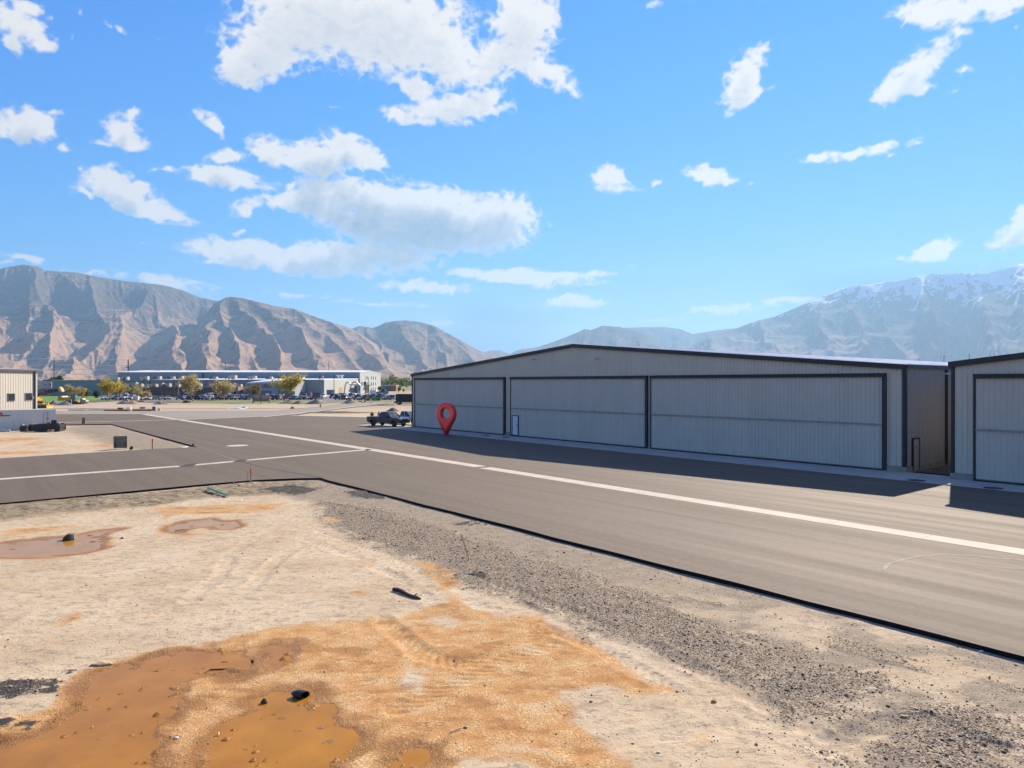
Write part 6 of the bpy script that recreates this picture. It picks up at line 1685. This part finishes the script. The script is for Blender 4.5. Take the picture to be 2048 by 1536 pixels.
blk = simple('lamp_black', (.018, .02, .022), .45)
lamp_post(730.3, 770, 804.5, .11, 'black street lamp with a lantern head right of the dirt mounds', True, blk)
lamp_post(668, 752, 796, .13, 'tall thin grey lamp post left of the orange loading door')
lamp_post(737, 756, 794, .11, 'thin grey lamp post before the factory gable wall')
lamp_post(466.5, 752, 796, .12, 'tall grey lamp post before the lighter brick wing')
lamp_post(348.5, 753, 796, .10, 'thin lamp post with a pale base, left of two posts by the brown brick wing')
lamp_post(357, 757, 796, .14, 'thick pale lamp post at the right end of the brown brick wall', False, simple('pale_post', (.42, .33, .24), .7))
lamp_post(398, 768, 800, .10, 'short black lantern post between the two middle bare trees', True, blk)
lamp_post(252.5, 777, 797, .09, 'short dark lantern post at the left end of the brick wing', True, blk)
def utility_pole(px, py_top, Y, r, label, arms=False):
    v = at(px, Y, -.1); h = zpx(py_top, Y) + .1; root = thing('utility_pole', label, 'utility pole', v, 0)
    b = MB(); b.tube([(0, 0, 0), (0, 0, h)], [r, r * .7], 8); b.build('pole', pole_wood, root)
    if arms:
        b = MB(); b.box(-2.2, .2, -.12, .12, h * .60, h * .60 + .3); b.build('cross_arm', pole_wood, root); b = MB(); b.box(-.2, 1.8, -.12, .12, h * .35, h * .35 + .3); b.build('cross_arm', pole_wood, root)
    return h
utility_pole(108.3, 715, 600, .42, 'tall dark utility pole left of the factory, beside the conifer')
utility_pole(256.5, 718.5, 560, .55, 'thick dark utility pole at the left end of the upper factory roof')
utility_pole(450.8, 724.5, 640, .28, 'thin utility pole above the upper factory roof, middle', True)
utility_pole(657.5, 722.5, 640, .28, 'thin utility pole above the right part of the factory roof', True)
utility_pole(874, 722, 640, .26, 'thin utility pole behind the left roof slope of the long hangar')
utility_pole(1838, 716, 700, .22, 'short pole top left of the pair above the hangar roof')
utility_pole(1888, 710.5, 640, .38, 'dark pole above the right end of the long hangar roof')
utility_pole(1938.5, 707.5, 640, .32, 'dark pole above the left corner of the right hangar')
utility_pole(1981, 707.5, 700, .2, 'thin pole above the right hangar roof, rightmost')
wire_m = simple('bright_wire', (.8, .8, .78), .4)
for k, (yl, yr) in enumerate(((715.5, 719.5), (728.5, 731), (737.5, 739.5), (747, 748))):
    a = at(108, 600); b_ = at(256, 560); zl = zpx(yl, 600); zr = zpx(yr, 560)
    c = MB(); d = a + (a - b_) * 1.2
    pts = [(d.x + (a.x - d.x) * t, d.y + (a.y - d.y) * t, zl - 2.2 * 4 * t * (1 - t) * .5) for t in np.linspace(0, 1, 9)] + [(a.x + (b_.x - a.x) * t, a.y + (b_.y - a.y) * t, zl + (zr - zl) * t - 2.0 * t * (1 - t)) for t in np.linspace(0, 1, 9)[1:]]
    c.tube(pts, .17, 5); o = c.build('power_line', wire_m); tag(o, ('highest', 'second', 'third', 'lowest')[k] + ' of the four pale wires strung between the left utility poles', 'wire')
def billboard():
    Y = 208; v = at(522.5, Y, -.1); root = thing('billboard', 'brown wooden billboard seen from behind on three posts', 'billboard', v, 0); k = Y / F
    X = lambda px: (px - 522.5) * k; Z = lambda py: (807 - py) * k
    for px in (506, 522, 538.5):
        b = MB(); b.box(X(px) - .1, X(px) + .1, -.12, .08, 0, Z(789.5)); b.build('post', simple('post_brown', (.16, .09, .045), .8), root)
    for p0, p1 in ((506.8, 521.3), (522.8, 537.8)):
        b = MB(); b.box(X(p0), X(p1), .09, .16, Z(801), Z(790.5)); b.build('panel', simple('panel_back', (.33, .29, .27), .8), root)
    for z in (797.5, 801.5):
        b = MB(); b.box(X(506), X(538.5), -.18, -.121, Z(z) - .1, Z(z) + .1); b.build('rail', simple('rail_brown', (.2, .12, .06), .8), root)
billboard()
small_box(272.5, 800.5, 1.7, 1.1, 1.45, 0, white_paint, 'utility_cabinet', 'white utility box on the grass before the parked cars', 'cabinet')
def yard_sign():
    Y = 206; v = at(742.5, Y, -.1); root = thing('sign', 'small white sign on two legs right of the black street lamp', 'sign', v, 0)
    b = MB(); b.box(-.3, .3, -.02, .02, .55, 1.2); b.build('panel', white_paint, root)
    for s in (-1, 1): b = MB(); b.box(s * .25 - .03, s * .25 + .03, .021, .06, 0, 1.1); b.build('leg', black_paint, root)
yard_sign()
def hydrant():
    v = G(640.7, 815.5, GZ); b = MB(); b.tube([(0,0,0),(0,0,.08),(0,0,.1),(0,0,.6),(0,0,.62),(0,0,.72),(0,0,.82),(0,0,.86)], [.16,.16,.11,.11,.15,.14,.07,.03], 12); b.tube([(-.2,0,.48),(.2,0,.48)], .06, 8); b.tube([(0,-.18,.45),(0,.05,.45)], .07, 8)
    o = b.build('fire_hydrant', simple('hydrant_red', (.22, .025, .02), .5)); o.location = (v.x, v.y, GZ); o.scale = (1.1, 1.1, 1.1); tag(o, 'dark red fire hydrant by the edge of the far road', 'hydrant')
hydrant()
for px, py, h, lab in ((129.3, 811, 1.5, 'pale green stake left of the excavator bucket, by the gravel piles'), (142.6, 809.5, 1.5, 'pale green stake below the excavator boom'), (234.7, 808, 1.0, 'pale post at the left foot of the dirt piles'), (243, 808, 1.1, 'pale post touching the brown dirt pile'), (454, 808.5, .45, 'short white peg left of the billboard'), (477.5, 809, .65, 'tall white peg left of the billboard')):
    v = G(px, py, GZ); b = MB(); b.box(-.06, .06, -.05, .05, 0, h * .93); b.prism([(-.06, h * .93), (.06, h * .93), (0, h)], -.05, .05)
    o = b.build('stake', simple('pale_stake', (.45, .50, .40), .7)); o.location = (v.x, v.y, GZ); tag(o, lab, 'stake')
# ------------------------------------------------------------------ trees
def leaf_mat(name, c0, c1):
    def b(nb, bs):
        oi = nb.n('ShaderNodeNewGeometry').outputs['Random Per Island']
        c = nb.ramp(oi, [(0.0, c0), (1.0, c1)])
        nb.put(bs.inputs['Base Color'], c); bs.inputs['Roughness'].default_value = .7; bs.inputs['Specular IOR Level'].default_value = .2
        tr = nb.t.nodes.new('ShaderNodeBsdfTranslucent'); nb.put(tr.inputs[0], c)
        mx = nb.n('ShaderNodeMixShader', {0: .55}); out = [n for n in nb.t.nodes if n.type == 'OUTPUT_MATERIAL'][0]
        nb.t.links.new(bs.outputs[0], mx.inputs[1]); nb.t.links.new(tr.outputs[0], mx.inputs[2]); nb.t.links.new(mx.outputs[0], out.inputs[0])
    return material(name, b)
bark = simple('bark', (.20, .155, .11), .9, var=.25)
yel_leaf = leaf_mat('spring_leaf', (.32, .25, .04), (.70, .55, .11)); dull_leaf = leaf_mat('budding_twigs', (.32, .25, .11), (.58, .47, .22)); dark_leaf = leaf_mat('evergreen_leaf', (.02, .035, .018), (.06, .085, .04)); brown_leaf = leaf_mat('brown_twigs', (.13, .10, .055), (.27, .21, .11)); green_leaf = leaf_mat('bright_leaf', (.06, .12, .01), (.16, .24, .03))
def leaves(mb_v, mb_f, pts, size, r):
    for p in pts:
        s = size * r.uniform(.5, 1.3); a = Vector((r.gauss(0, 1), r.gauss(0, 1), r.gauss(0, 1))).normalized(); b = a.orthogonal().normalized(); c = a.cross(b)
        i = len(mb_v); b *= s; c *= s * .6
        mb_v += [tuple(p - b), tuple(p - c * r.uniform(.6, 1.2)), tuple(p + b), tuple(p + c * r.uniform(.6, 1.2))]; mb_f.append((i, i+1, i+2, i+3))
def tree(px, py_base, py_top, w_px, label, leafm, seed, nleaf=1500, lsize=.28, trunk_f=.28, cat='tree', name='tree', twig=True, dense=0.0, cx=0.0, Y=None, trunk_r=.2):
    r = random.Random(seed); Y = Y or F * 6.1 / (py_base - HY); v = at(px, Y, -.1); h = zpx(py_top, Y) + .1; w = w_px * Y / F
    root = thing(name, label, cat, v, 0)
    t = MB(); tips = []
    def branch(p, d, L, rad_, lev):
        q = p; pts = [p]; n = 4
        for i in range(n):
            d = (d + Vector((r.gauss(0, .12), r.gauss(0, .12), r.gauss(.04, .08)))).normalized(); q = q + d * L / n; pts.append(q)
        t.tube(pts, [rad_ * (1 - .5 * i / n) for i in range(n + 1)], 5 if lev else 7, cap=False)
        if lev >= 3 or L < .35: tips.extend(pts[2:]); return
        if lev >= 1: tips.extend(pts[3:])
        for k in range(r.choice((3, 4)) if lev else r.choice((4, 5, 6))):
            a = r.uniform(0, 2 * math.pi); up = r.uniform(.35, .95) if lev else r.uniform(.45, 1.15)
            nd = (Vector((math.cos(a) * w / h * 1.4, math.sin(a) * w / h * 1.4, up)) + d * .5).normalized()
            branch(pts[r.choice((2, 3, 4))], nd, L * r.uniform(.62, .9) if lev else h * r.uniform(.3, .42), rad_ * .55, lev + 1)
    branch(Vector((0, 0, 0)), Vector((cx * .1, 0, 1)).normalized(), h * trunk_f, trunk_r, 0)
    # fit the limbs to the crown's size seen
    xs = [p.x for p in tips]; zs = [p.z for p in tips]
    sz = (h * .97 - h * trunk_f) / max(max(zs) - h * trunk_f, .1); sx = w / max(max(xs) - min(xs), .1)
    def fit(p):
        z = p[2]; k = min(1, max(0, z / (h * trunk_f)))
        zz = z if z < h * trunk_f else h * trunk_f + (z - h * trunk_f) * sz
        return Vector((p[0] * (1 + (sx - 1) * k), p[1] * (1 + (sx - 1) * k), zz))
    t.v = [tuple(fit(p)) for p in t.v]; tips = [fit(p) for p in tips]
    t.build('trunk', bark, root, fix=False, smooth=True)
    lv, lf = [], []
    pts = []
    for _ in range(nleaf):
        c = r.choice(tips); sp = w * .055 * (1 + dense)
        pts.append(c + Vector((r.gauss(0, sp), r.gauss(0, sp), r.gauss(0, sp * .8))))
    leaves(lv, lf, pts, lsize, r)
    m = MB(); m.v = lv; m.f = lf; m.mi = [0] * len(lf); m.build('crown', leafm, root, fix=False)
    return root
G1 = 'sparse spring trees before the factory'
tree(144, 797, 767.5, 36, 'half bare yellowish tree behind the excavator boom', dull_leaf, 11, 1300, .24)
tree(214.5, 803, 755, 42, 'yellow leaved tree with pale trunk standing left of the brick wing', yel_leaf, 2, 2600, .26)
tree(233, 801, 764, 34, 'yellow green tree touching the left end of the brick wing', yel_leaf, 3, 1900, .24)
tree(283, 801, 769, 40, 'thin dull tree with wide crown before the brick wing', dull_leaf, 4, 1300, .22, trunk_f=.33)
tree(386, 803, 748, 46, 'large pale tree before the right end of the brown brick wall', dull_leaf, 5, 2600, .27, trunk_f=.3, cx=-1)
tree(442.5, 801, 758, 44, 'tall yellowing tree before the lighter brick wing', dull_leaf, 6, 2200, .25, trunk_f=.27)
tree(507, 806, 768, 28, 'dark brown budding tree with round crown above the billboard', brown_leaf, 7, 2400, .2, trunk_f=.35, dense=.6)
tree(567, 801.5, 745, 56, 'big yellow tree before the glazed entrance and its white roof', yel_leaf, 8, 3400, .28, trunk_f=.24, trunk_r=.3)
tree(116, 778, 750, 20, 'dark conifer behind the teal building, beside the utility pole', dark_leaf, 9, 2200, .4, dense=.8, Y=420)
tree(174, 795, 779, 14, 'small bright green tree behind the excavator stick', green_leaf, 10, 900, .22, dense=.6, Y=290)
tree(760, 790, 770.5, 8, 'small bright green tree at the right corner of the factory gable', green_leaf, 13, 900, .3, dense=.6, Y=400)
tree(797, 786, 773.5, 7, 'round dark green tree left of the hangar corner, far off', green_leaf, 14, 700, .3, dense=.7, Y=430)
tree(808, 786, 777, 5, 'tiny yellow green bush on the far field', yel_leaf, 15, 350, .25, dense=.7, Y=430)
def shrub(px, py, rx, h, label, leafm, seed, n=700, ls=.14, Y=None):
    r = random.Random(seed); Y = Y or F * 6.1 / (py - HY); v = at(px, Y, -.1); rx = rx * Y / F; root = thing('shrub', label, 'shrub', v, 0)
    lv, lf = [], []; pts = []
    lob = [(r.uniform(-.6, .6) * rx, r.uniform(-.5, .5) * rx, r.uniform(.3, .7) * h, r.uniform(.35, .6)) for _ in range(7)]
    for _ in range(n):
        x, y, z, s = r.choice(lob); d = Vector((r.gauss(0, 1), r.gauss(0, 1), r.gauss(0, 1))).normalized() * r.uniform(.6, 1)
        p = Vector((x + d.x * rx * s, y + d.y * rx * s, max(.03, z + d.z * h * .45))); pts.append(p)
    leaves(lv, lf, pts, ls, r); m = MB(); m.v = lv; m.f = lf; m.mi = [0] * len(lf); m.build('foliage', leafm, root, fix=False)
    m = MB()
    for i in range(5): a = i * 1.3; m.tube([(0, 0, 0), (math.cos(a) * rx * .4, math.sin(a) * rx * .4, h * .6)], [.04, .02], 5)
    m.build('stem', bark, root)
shrub(195, 794, 7, 2.9, 'dark round shrub on the lawn right of the excavator', leaf_mat('dark_shrub', (.035, .045, .015), (.09, .10, .035)), 1, 1100, .25, Y=285)
for i, (px, w, h) in enumerate(((737, 6, 1.0), (748, 7, 1.2), (757, 5, 1.1))):
    shrub(px, 802, w, h, ('left', 'middle', 'right')[i] + ' of the three green shrubs behind the small white sign', green_leaf, 20 + i, 600, .13)
shrub(376, 806, 9, .8, 'low dark weeds at the foot of the large pale tree', dark_leaf, 31, 500, .12)
shrub(282, 804, 7, .45, 'low dark green weeds beside the white utility box', dark_leaf, 32, 300, .1)
shrub(262, 898, 4, .28, 'small green weed beside the grey board on the sand', green_leaf, 33, 260, .07, Y=64)
# far woods and houses reading as one mass
def far_woods():
    r = random.Random(5); lv, lf = [], []
    for i in range(520):
        Y = r.uniform(620, 2600); px = r.uniform(60, 960) if r.random() < .55 else r.uniform(740, 960); c = at(px, Y); h = r.uniform(6, 13) * (1.2 if Y < 1200 else 1); w = h * r.uniform(.35, .6)
        if px < 760 and Y < 900: continue
        pts = []
        for _ in range(46):
            d = Vector((r.gauss(0, 1), r.gauss(0, 1), r.gauss(0, 1))).normalized() * r.uniform(.5, 1)
            pts.append(Vector((c.x + d.x * w, c.y + d.y * w, h * .55 + d.z * h * .45)))
        leaves(lv, lf, pts, h * .13, r)
    m = MB(); m.v = lv; m.f = lf; m.mi = [0] * len(lf); o = m.build('distant_trees', leaf_mat('distant_leaf', (.04, .065, .02), (.14, .17, .05)), fix=False); tag(o, kind='stuff')
    m = MB()
    for i in range(700):
        Y = r.uniform(2200, 3700); px = r.uniform(-200, 1000); c = at(px, Y); s = r.uniform(4, 9); z = 0
        h = r.uniform(3.5, 6); m.prism([(-s, 0), (-s, h), (0, h + 2.5), (s, h), (s, 0)], -s * .7, s * .7, M=Matrix.Translation((c.x, c.y, z)) @ Matrix.Rotation(r.uniform(0, 3), 4, 'Z'))
    o = m.build('distant_houses', simple('far_house', (.42, .38, .34), .9, var=.5, scale=.02), fix=False); tag(o, kind='stuff')
far_woods()
# ------------------------------------------------------------------ small things on the near ground
def plate_sign(px0, px1, py0, py1, label, mat, legs=True):
    Y = F * 6.12 / (py1 - HY); a = at(px0, Y); w = at(px1, Y).x - a.x; h = zpx(py0, Y) + .12; root = thing('board', label, 'board', (a.x + w / 2, Y, GZ), rad(4))
    z0 = .12 if legs else -.05
    b = MB(); b.box(-w/2, w/2, 0, .04, z0, h); b.build('panel', mat, root)
    for s in (-1, 1):
        b = MB(); b.tube([(s * w * .36, -.03, -.1), (s * w * .36, -.03, h * .6)], .022, 6); b.build('leg', black_paint, root)
grey_board = simple('grey_board', (.175, .15, .12), .9, var=.2, scale=3, bump=.3)
plate_sign(227.3, 253.5, 872.3, 898.5, 'grey board on two dark stakes standing on the sandy parcel', grey_board)
plate_sign(164, 169.8, 835.3, 849, 'small brown board at the edge of the pavement behind the sandy parcel', simple('brown_board', (.24, .185, .12), .9), False)
def flag_stake(px, py_top, py_base, label, frac, wpx, z0=GZ):
    v = gpt(px, py_base); Y = v.y; h = zpx(py_top, Y) - v.z; root = thing('survey_stake', label, 'stake', v, rad(10)); w = wpx * Y / F / 2
    b = MB(); b.box(-w, w, -.012, .012, -.1, h * (1 - frac)); b.build('lath', lath, root)
    b = MB(); b.box(-w * 1.15, w * 1.15, -.016, .016, h * (1 - frac), h); b.build('orange_top', orange_paint, root)
flag_stake(501.5, 937.5, 965.5, 'orange topped survey stake at the corner of the crossing pavement', .42, 2.6)
flag_stake(304.8, 877.5, 898.5, 'orange topped survey stake on the sandy parcel by the grey board', .48, 2.2)
def thin_stick(a, b, r, name, mat, label, cat):
    m = MB(); m.tube([a, (Vector(a) + Vector(b)) / 2, b], [r, r * .95, r * .9], 6); o = m.build(name, mat); tag(o, label, cat)
v = gpt(495, 965); thin_stick(v, (v.x, v.y, zpx(942, v.y)), .014, 'wire_marker', wood, 'thin bare marker rod left of the orange topped stake', 'marker')
v = gpt(938, 1121); thin_stick(v, (v.x - .27, v.y, zpx(1067, v.y)), .017, 'lath', lath, 'thin leaning wooden lath in the dark gravel', 'lath')
v = gpt(386, 894); thin_stick(v, (v.x, v.y, v.z + .33), .09, 'short_post', black_plastic, 'short black post at the tip of the sandy parcel', 'post')
a = gpt(361, 897); b_ = gpt(378, 894.5); a.z += .05; b_.z += .05; thin_stick(a, b_, .05, 'pipe', white_paint, 'short pale pipe lying at the tip of the sandy parcel', 'pipe')
def trough():
    a = gpt(416, 985); b = gpt(455, 995.5); a.z += .09; b.z += .06; m = MB()
    d = (b - a); n = 10
    poly = [(.085 * math.cos(t), .085 * math.sin(t)) for t in np.linspace(.3, math.pi - .3, 7)] + [(.07 * math.cos(t), .07 * math.sin(t)) for t in np.linspace(math.pi - .3, .3, 7)]
    Mx = Matrix.Translation(a) @ d.to_track_quat('Y', 'Z').to_matrix().to_4x4(); m.prism(poly, 0, d.length, M=Mx)
    o = m.build('drain_pipe', simple('green_plastic', (.0, .33, .17), .4), tri=True); tag(o, 'green plastic pipe lying on the gravelly berm', 'pipe')
trough()
a = gpt(704 / 2.926 + 225, 972); a = gpt(467, 967.5); b_ = gpt(480, 976); a.z += .04; b_.z += .04; thin_stick(a, b_, .03, 'wood_strip', wood, 'weathered wooden strip on the berm left of the orange stake', 'wood')
def driftwood():
    a = gpt(786, 1181); c = gpt(839, 1199.5); m = MB(); P_ = []
    for t in np.linspace(0, 1, 9):
        p = a.lerp(c, t); P_.append((p.x + .02 * math.sin(t * 9), p.y + .03 * math.sin(t * 6), p.z + .035 + .025 * math.sin(t * 5)))
    m.tube(P_, [.045, .06, .05, .055, .045, .05, .06, .075, .05], 7); m.tube([P_[6], (P_[6][0] + .1, P_[6][1] + .12, P_[6][2] + .06)], [.03, .015], 5)
    o = m.build('driftwood', simple('dark_wood', (.055, .042, .028), .9, var=.4, scale=12, bump=.8), smooth=True); tag(o, 'dark weathered branch lying on the pale sand', 'branch')
driftwood()
def rubbish(px, py, kind, label, mat, s, name, cat, rz=0.0, seed=1):
    v = gpt(px, py); r = random.Random(seed); bm = bmesh.new()
    bmesh.ops.create_icosphere(bm, subdivisions=3, radius=1.0)
    for vv in bm.verts:
        n = vnoise(np.array([vv.co.x * 1.7 + seed]), np.array([vv.co.y * 1.7 + vv.co.z * 1.3]), seed)[0]; k = 1 + .35 * n
        vv.co = Vector((vv.co.x * s[0] * k, vv.co.y * s[1] * k, max(-.3, vv.co.z) * s[2] * k))
    me = bpy.data.meshes.new(name); bm.to_mesh(me); bm.free(); me.polygons.foreach_set('use_smooth', [True] * len(me.polygons))
    o = link(name, me, mat); o.location = (v.x, v.y, v.z + s[2] * .25); o.rotation_euler = (0, 0, rz); tag(o, label, cat)
def black_scrap():
    v = gpt(600, 1392); v.z = GZ - .02; root = thing('pipe_scrap', 'black crushed pipe end lying in the brown mud', 'pipe scrap', v, rad(-25))
    m = MB(); n = 18
    for L0, r0, r1 in ((0, .085, .095), ):
        ring = []
        for x, rr in ((-.13, .06), (-.05, .085), (.06, .09), (.12, .082), (.118, .068), (-.04, .07)):
            ring.append([(x + .03 * math.cos(a), rr * 1.25 * math.cos(a), .055 + rr * .85 * math.sin(a)) for a in np.linspace(0, 2 * math.pi, n + 1)[:-1]])
        for A_, B_ in zip(ring[:-1], ring[1:]):
            for i in range(n): m.add([A_[i], A_[(i+1) % n], B_[(i+1) % n], B_[i]], [(0, 1, 2, 3)])
        m.add(ring[0], [tuple(range(n))])
    m.build('shell', simple('scrap_black', (.012, .014, .016), .35, var=.3), root, smooth=True)
black_scrap()
brown_clod = simple('brown_clod', (.13, .075, .035), .9, var=.4, scale=14, bump=.8)
rubbish(528, 1404, 0, 'small brown clod beside the black pipe scrap', brown_clod, (.06, .05, .07), 'dirt_clod', 'clod', 0, 3)
rubbish(65, 1001, 0, 'small crumpled blue litter on the gravel below the pavement edge', simple('litter_blue', (.06, .35, .5), .5), (.12, .09, .06), 'litter', 'litter', 0, 4)
rubbish(352, 1476.5, 0, 'small white scrap on the dry ridge between the brown puddles', white_paint, (.04, .025, .02), 'litter', 'litter', .3, 5)
rubbish(244, 1077, 0, 'tiny blue scrap on the sand right of the left puddle', simple('litter_blue2', (.02, .12, .3), .5), (.06, .06, .05), 'litter', 'litter', 0, 6)
rubbish(1428, 1406, 0, 'yellow brown clod on the pale ground right of the clay', simple('ochre_clod', (.42, .25, .05), .9), (.05, .04, .04), 'dirt_clod', 'clod', 0, 7)
rubbish(205, 1329, 0, 'flat pale stone at the upper edge of the brown puddle', simple('pale_stone', (.52, .36, .19), .9, bump=.5), (.2, .1, .045), 'stone', 'stone', .15, 8)
rubbish(1317, 1505, 0, 'tiny white scrap on the pale ground at the bottom of the frame', white_paint, (.03, .02, .02), 'litter', 'litter', 0, 9)
rubbish(1962, 1303, 0, 'white paper scrap just below the black pavement edge', white_paint, (.1, .035, .02), 'litter', 'litter', .4, 10)
def chip(px, py, L_, w, rz, label):
    v = gpt(px, py); m = MB(); m.prism([(-L_/2, -w/2), (L_/2 - .03, -w/2), (L_/2, w * .2), (L_/2 - .02, w/2), (-L_/2 + .02, w/2)], 0, .018, axis='z'); o = m.build('wood_chip', simple('fresh_wood', (.55, .34, .17), .8, var=.15), bevel=.003, tri=True); o.location = (v.x, v.y, v.z + .012); o.rotation_euler = (rad(6), rad(4), rz); tag(o, label, 'wood chip')
chip(1828, 1421, .16, .035, rad(-40), 'upper orange wood chip among the dark stones'); chip(1809, 1433, .17, .03, rad(-8), 'lower orange wood chip among the dark stones')
a = gpt(900, 1467); b_ = gpt(922, 1459); a.z += .02; b_.z += .025; thin_stick(a, b_, .012, 'bleached_stick', simple('bleached', (.5, .42, .33), .8), 'short bleached stick on the orange clay', 'stick')
def muddy_box():
    v = G(139, 1078, GZ); root = thing('cardboard_box', 'muddy brown box with a blue side sitting in the left puddle', 'box', (v.x, v.y, GZ - .03), rad(20))
    m = MB(); m.prism([(-.2, 0), (-.2, .12), (-.05, .26), (.18, .22), (.2, .05), (.2, 0)], -.16, .16); m.build('box_body', simple('wet_card', (.25, .14, .045), .7, var=.35, scale=6), root, tri=True, bevel=.015)
    m = MB(); m.prism([(.10, .02), (.10, .2), (.19, .19), (.205, .05)], -.19, -.163); m.build('blue_flap', simple('litter_blue', (.06, .35, .5), .5), root, tri=True)
    m = MB(); m.prism([(-.24, .0), (-.1, .17), (.0, .19), (-.02, 0)], -.2, -.165); m.build('dark_flap', simple('wet_dark', (.05, .03, .015), .6), root, tri=True)
muddy_box()
# ------------------------------------------------------------------ loose stones
def stones():
    xs, ys, Z = GROUND; r = np.random.default_rng(3)
    base = np.array([(1,0,0),(-1,0,0),(0,1,0),(0,-1,0),(0,0,1),(0,0,-1),(.6,.6,.5),(-.6,.6,.4),(.6,-.6,.45),(-.6,-.6,.5)], float)
    bm = bmesh.new(); [bm.verts.new(p) for p in base]; bmesh.ops.convex_hull(bm, input=bm.verts); bm.verts.ensure_lookup_table()
    bv = np.array([v.co[:] for v in bm.verts]); bf = [[v.index for v in f.verts] for f in bm.faces]; bmesh.ops.triangulate(bm, faces=bm.faces); bm.verts.index_update(); bf = np.array([[v.index for v in f.verts] for f in bm.faces]); bm.free()
    N = 300000
    y = 10.2 * (46 / 10.2) ** (r.random(N) ** .9); x = (r.random(N) * 2 - 1) * (y * .78 + 1.5)
    i = np.searchsorted(ys, y) - 1; j = np.searchsorted(xs, x) - 1
    g = MASKS['gravel'][i, j]; bd = MASKS['band'][i, j]; be = MASKS['berm'][i, j]; og = MASKS['orange'][i, j]; wt = MASKS['wet'][i, j]; dk = MASKS['dark'][i, j]
    nz = fbm(x * .8, y * .8, 3, 66); pn = 0.7763 * x + 0.6304 * y
    dens = .016 + .75 * g + .10 * bd + .5 * be * sstep(nz, -.1, .3) + .6 * dk + .05 * sstep(nz, .1, .45) + .10 * sstep(pn, 8, 14) * sstep(nz, -.1, .3)
    dens = dens * (1 - .75 * og) * (1 - .55 * wt)
    dens = dens + .5 * np.exp(-np.clip(P_NEAR - pn, 0, None) / .22) * sstep(nz, -.3, .2)
    t = -0.6304 * x + 0.7763 * y
    keep = (r.random(N) < dens * .75) & (pn < P_NEAR - .15) & ~((y > 30) & (poly_sdf(x, y, [(p[0], p[1]) for p in main]) < .2))
    x, y, i, j, g = x[keep], y[keep], i[keep], j[keep], g[keep]
    u = (x - xs[j]) / (xs[j+1] - xs[j]); v = (y - ys[i]) / (ys[i+1] - ys[i])
    z = (Z[i, j]*(1-u) + Z[i, j+1]*u)*(1-v) + (Z[i+1, j]*(1-u) + Z[i+1, j+1]*u)*v
    n = len(x)
    s = np.exp(r.normal(math.log(.0095), .45, n)); s = np.clip(s, .005, .04) * (1 + .15 * g) * (1 + np.clip(y - 18, 0, 20) * .02)
    sc = np.stack([s * r.uniform(.7, 1.4, n), s * r.uniform(.7, 1.3, n), s * r.uniform(.45, .9, n)], -1)
    a = r.uniform(0, 2 * np.pi, n); ca, sa = np.cos(a), np.sin(a)
    P_ = bv[None] * sc[:, None] * r.uniform(.75, 1.2, (n, len(bv), 1))
    X = P_[..., 0] * ca[:, None] - P_[..., 1] * sa[:, None] + x[:, None]; Yv = P_[..., 0] * sa[:, None] + P_[..., 1] * ca[:, None] + y[:, None]; Zv = P_[..., 2] + (z + s * .2)[:, None]
    co = np.stack([X, Yv, Zv], -1).reshape(-1, 3); nv = len(bv)
    fi = (bf[None] + (np.arange(n) * nv)[:, None, None]).reshape(-1, 3)
    me = bpy.data.meshes.new('loose_stones'); me.vertices.add(len(co)); me.vertices.foreach_set('co', co.astype(np.float32).ravel())
    me.loops.add(len(fi) * 3); me.loops.foreach_set('vertex_index', fi.astype(np.int32).ravel()); me.polygons.add(len(fi)); me.polygons.foreach_set('loop_start', np.arange(0, len(fi) * 3, 3, dtype=np.int32)); me.update(calc_edges=True)
    def b(nb, bs):
        rnd = nb.n('ShaderNodeNewGeometry').outputs['Random Per Island']
        c = nb.ramp(rnd, [(0, (.10, .073, .046)), (.3, (.18, .132, .083)), (.6, (.26, .195, .124)), (.82, (.38, .29, .187)), (.95, (.48, .41, .32)), (1, (.36, .2, .1))])
        nb.put(bs.inputs['Base Color'], c); bs.inputs['Roughness'].default_value = .85
    o = link('loose_stones', me, material('stone', b)); tag(o, kind='stuff'); print('stones', n)
stones()
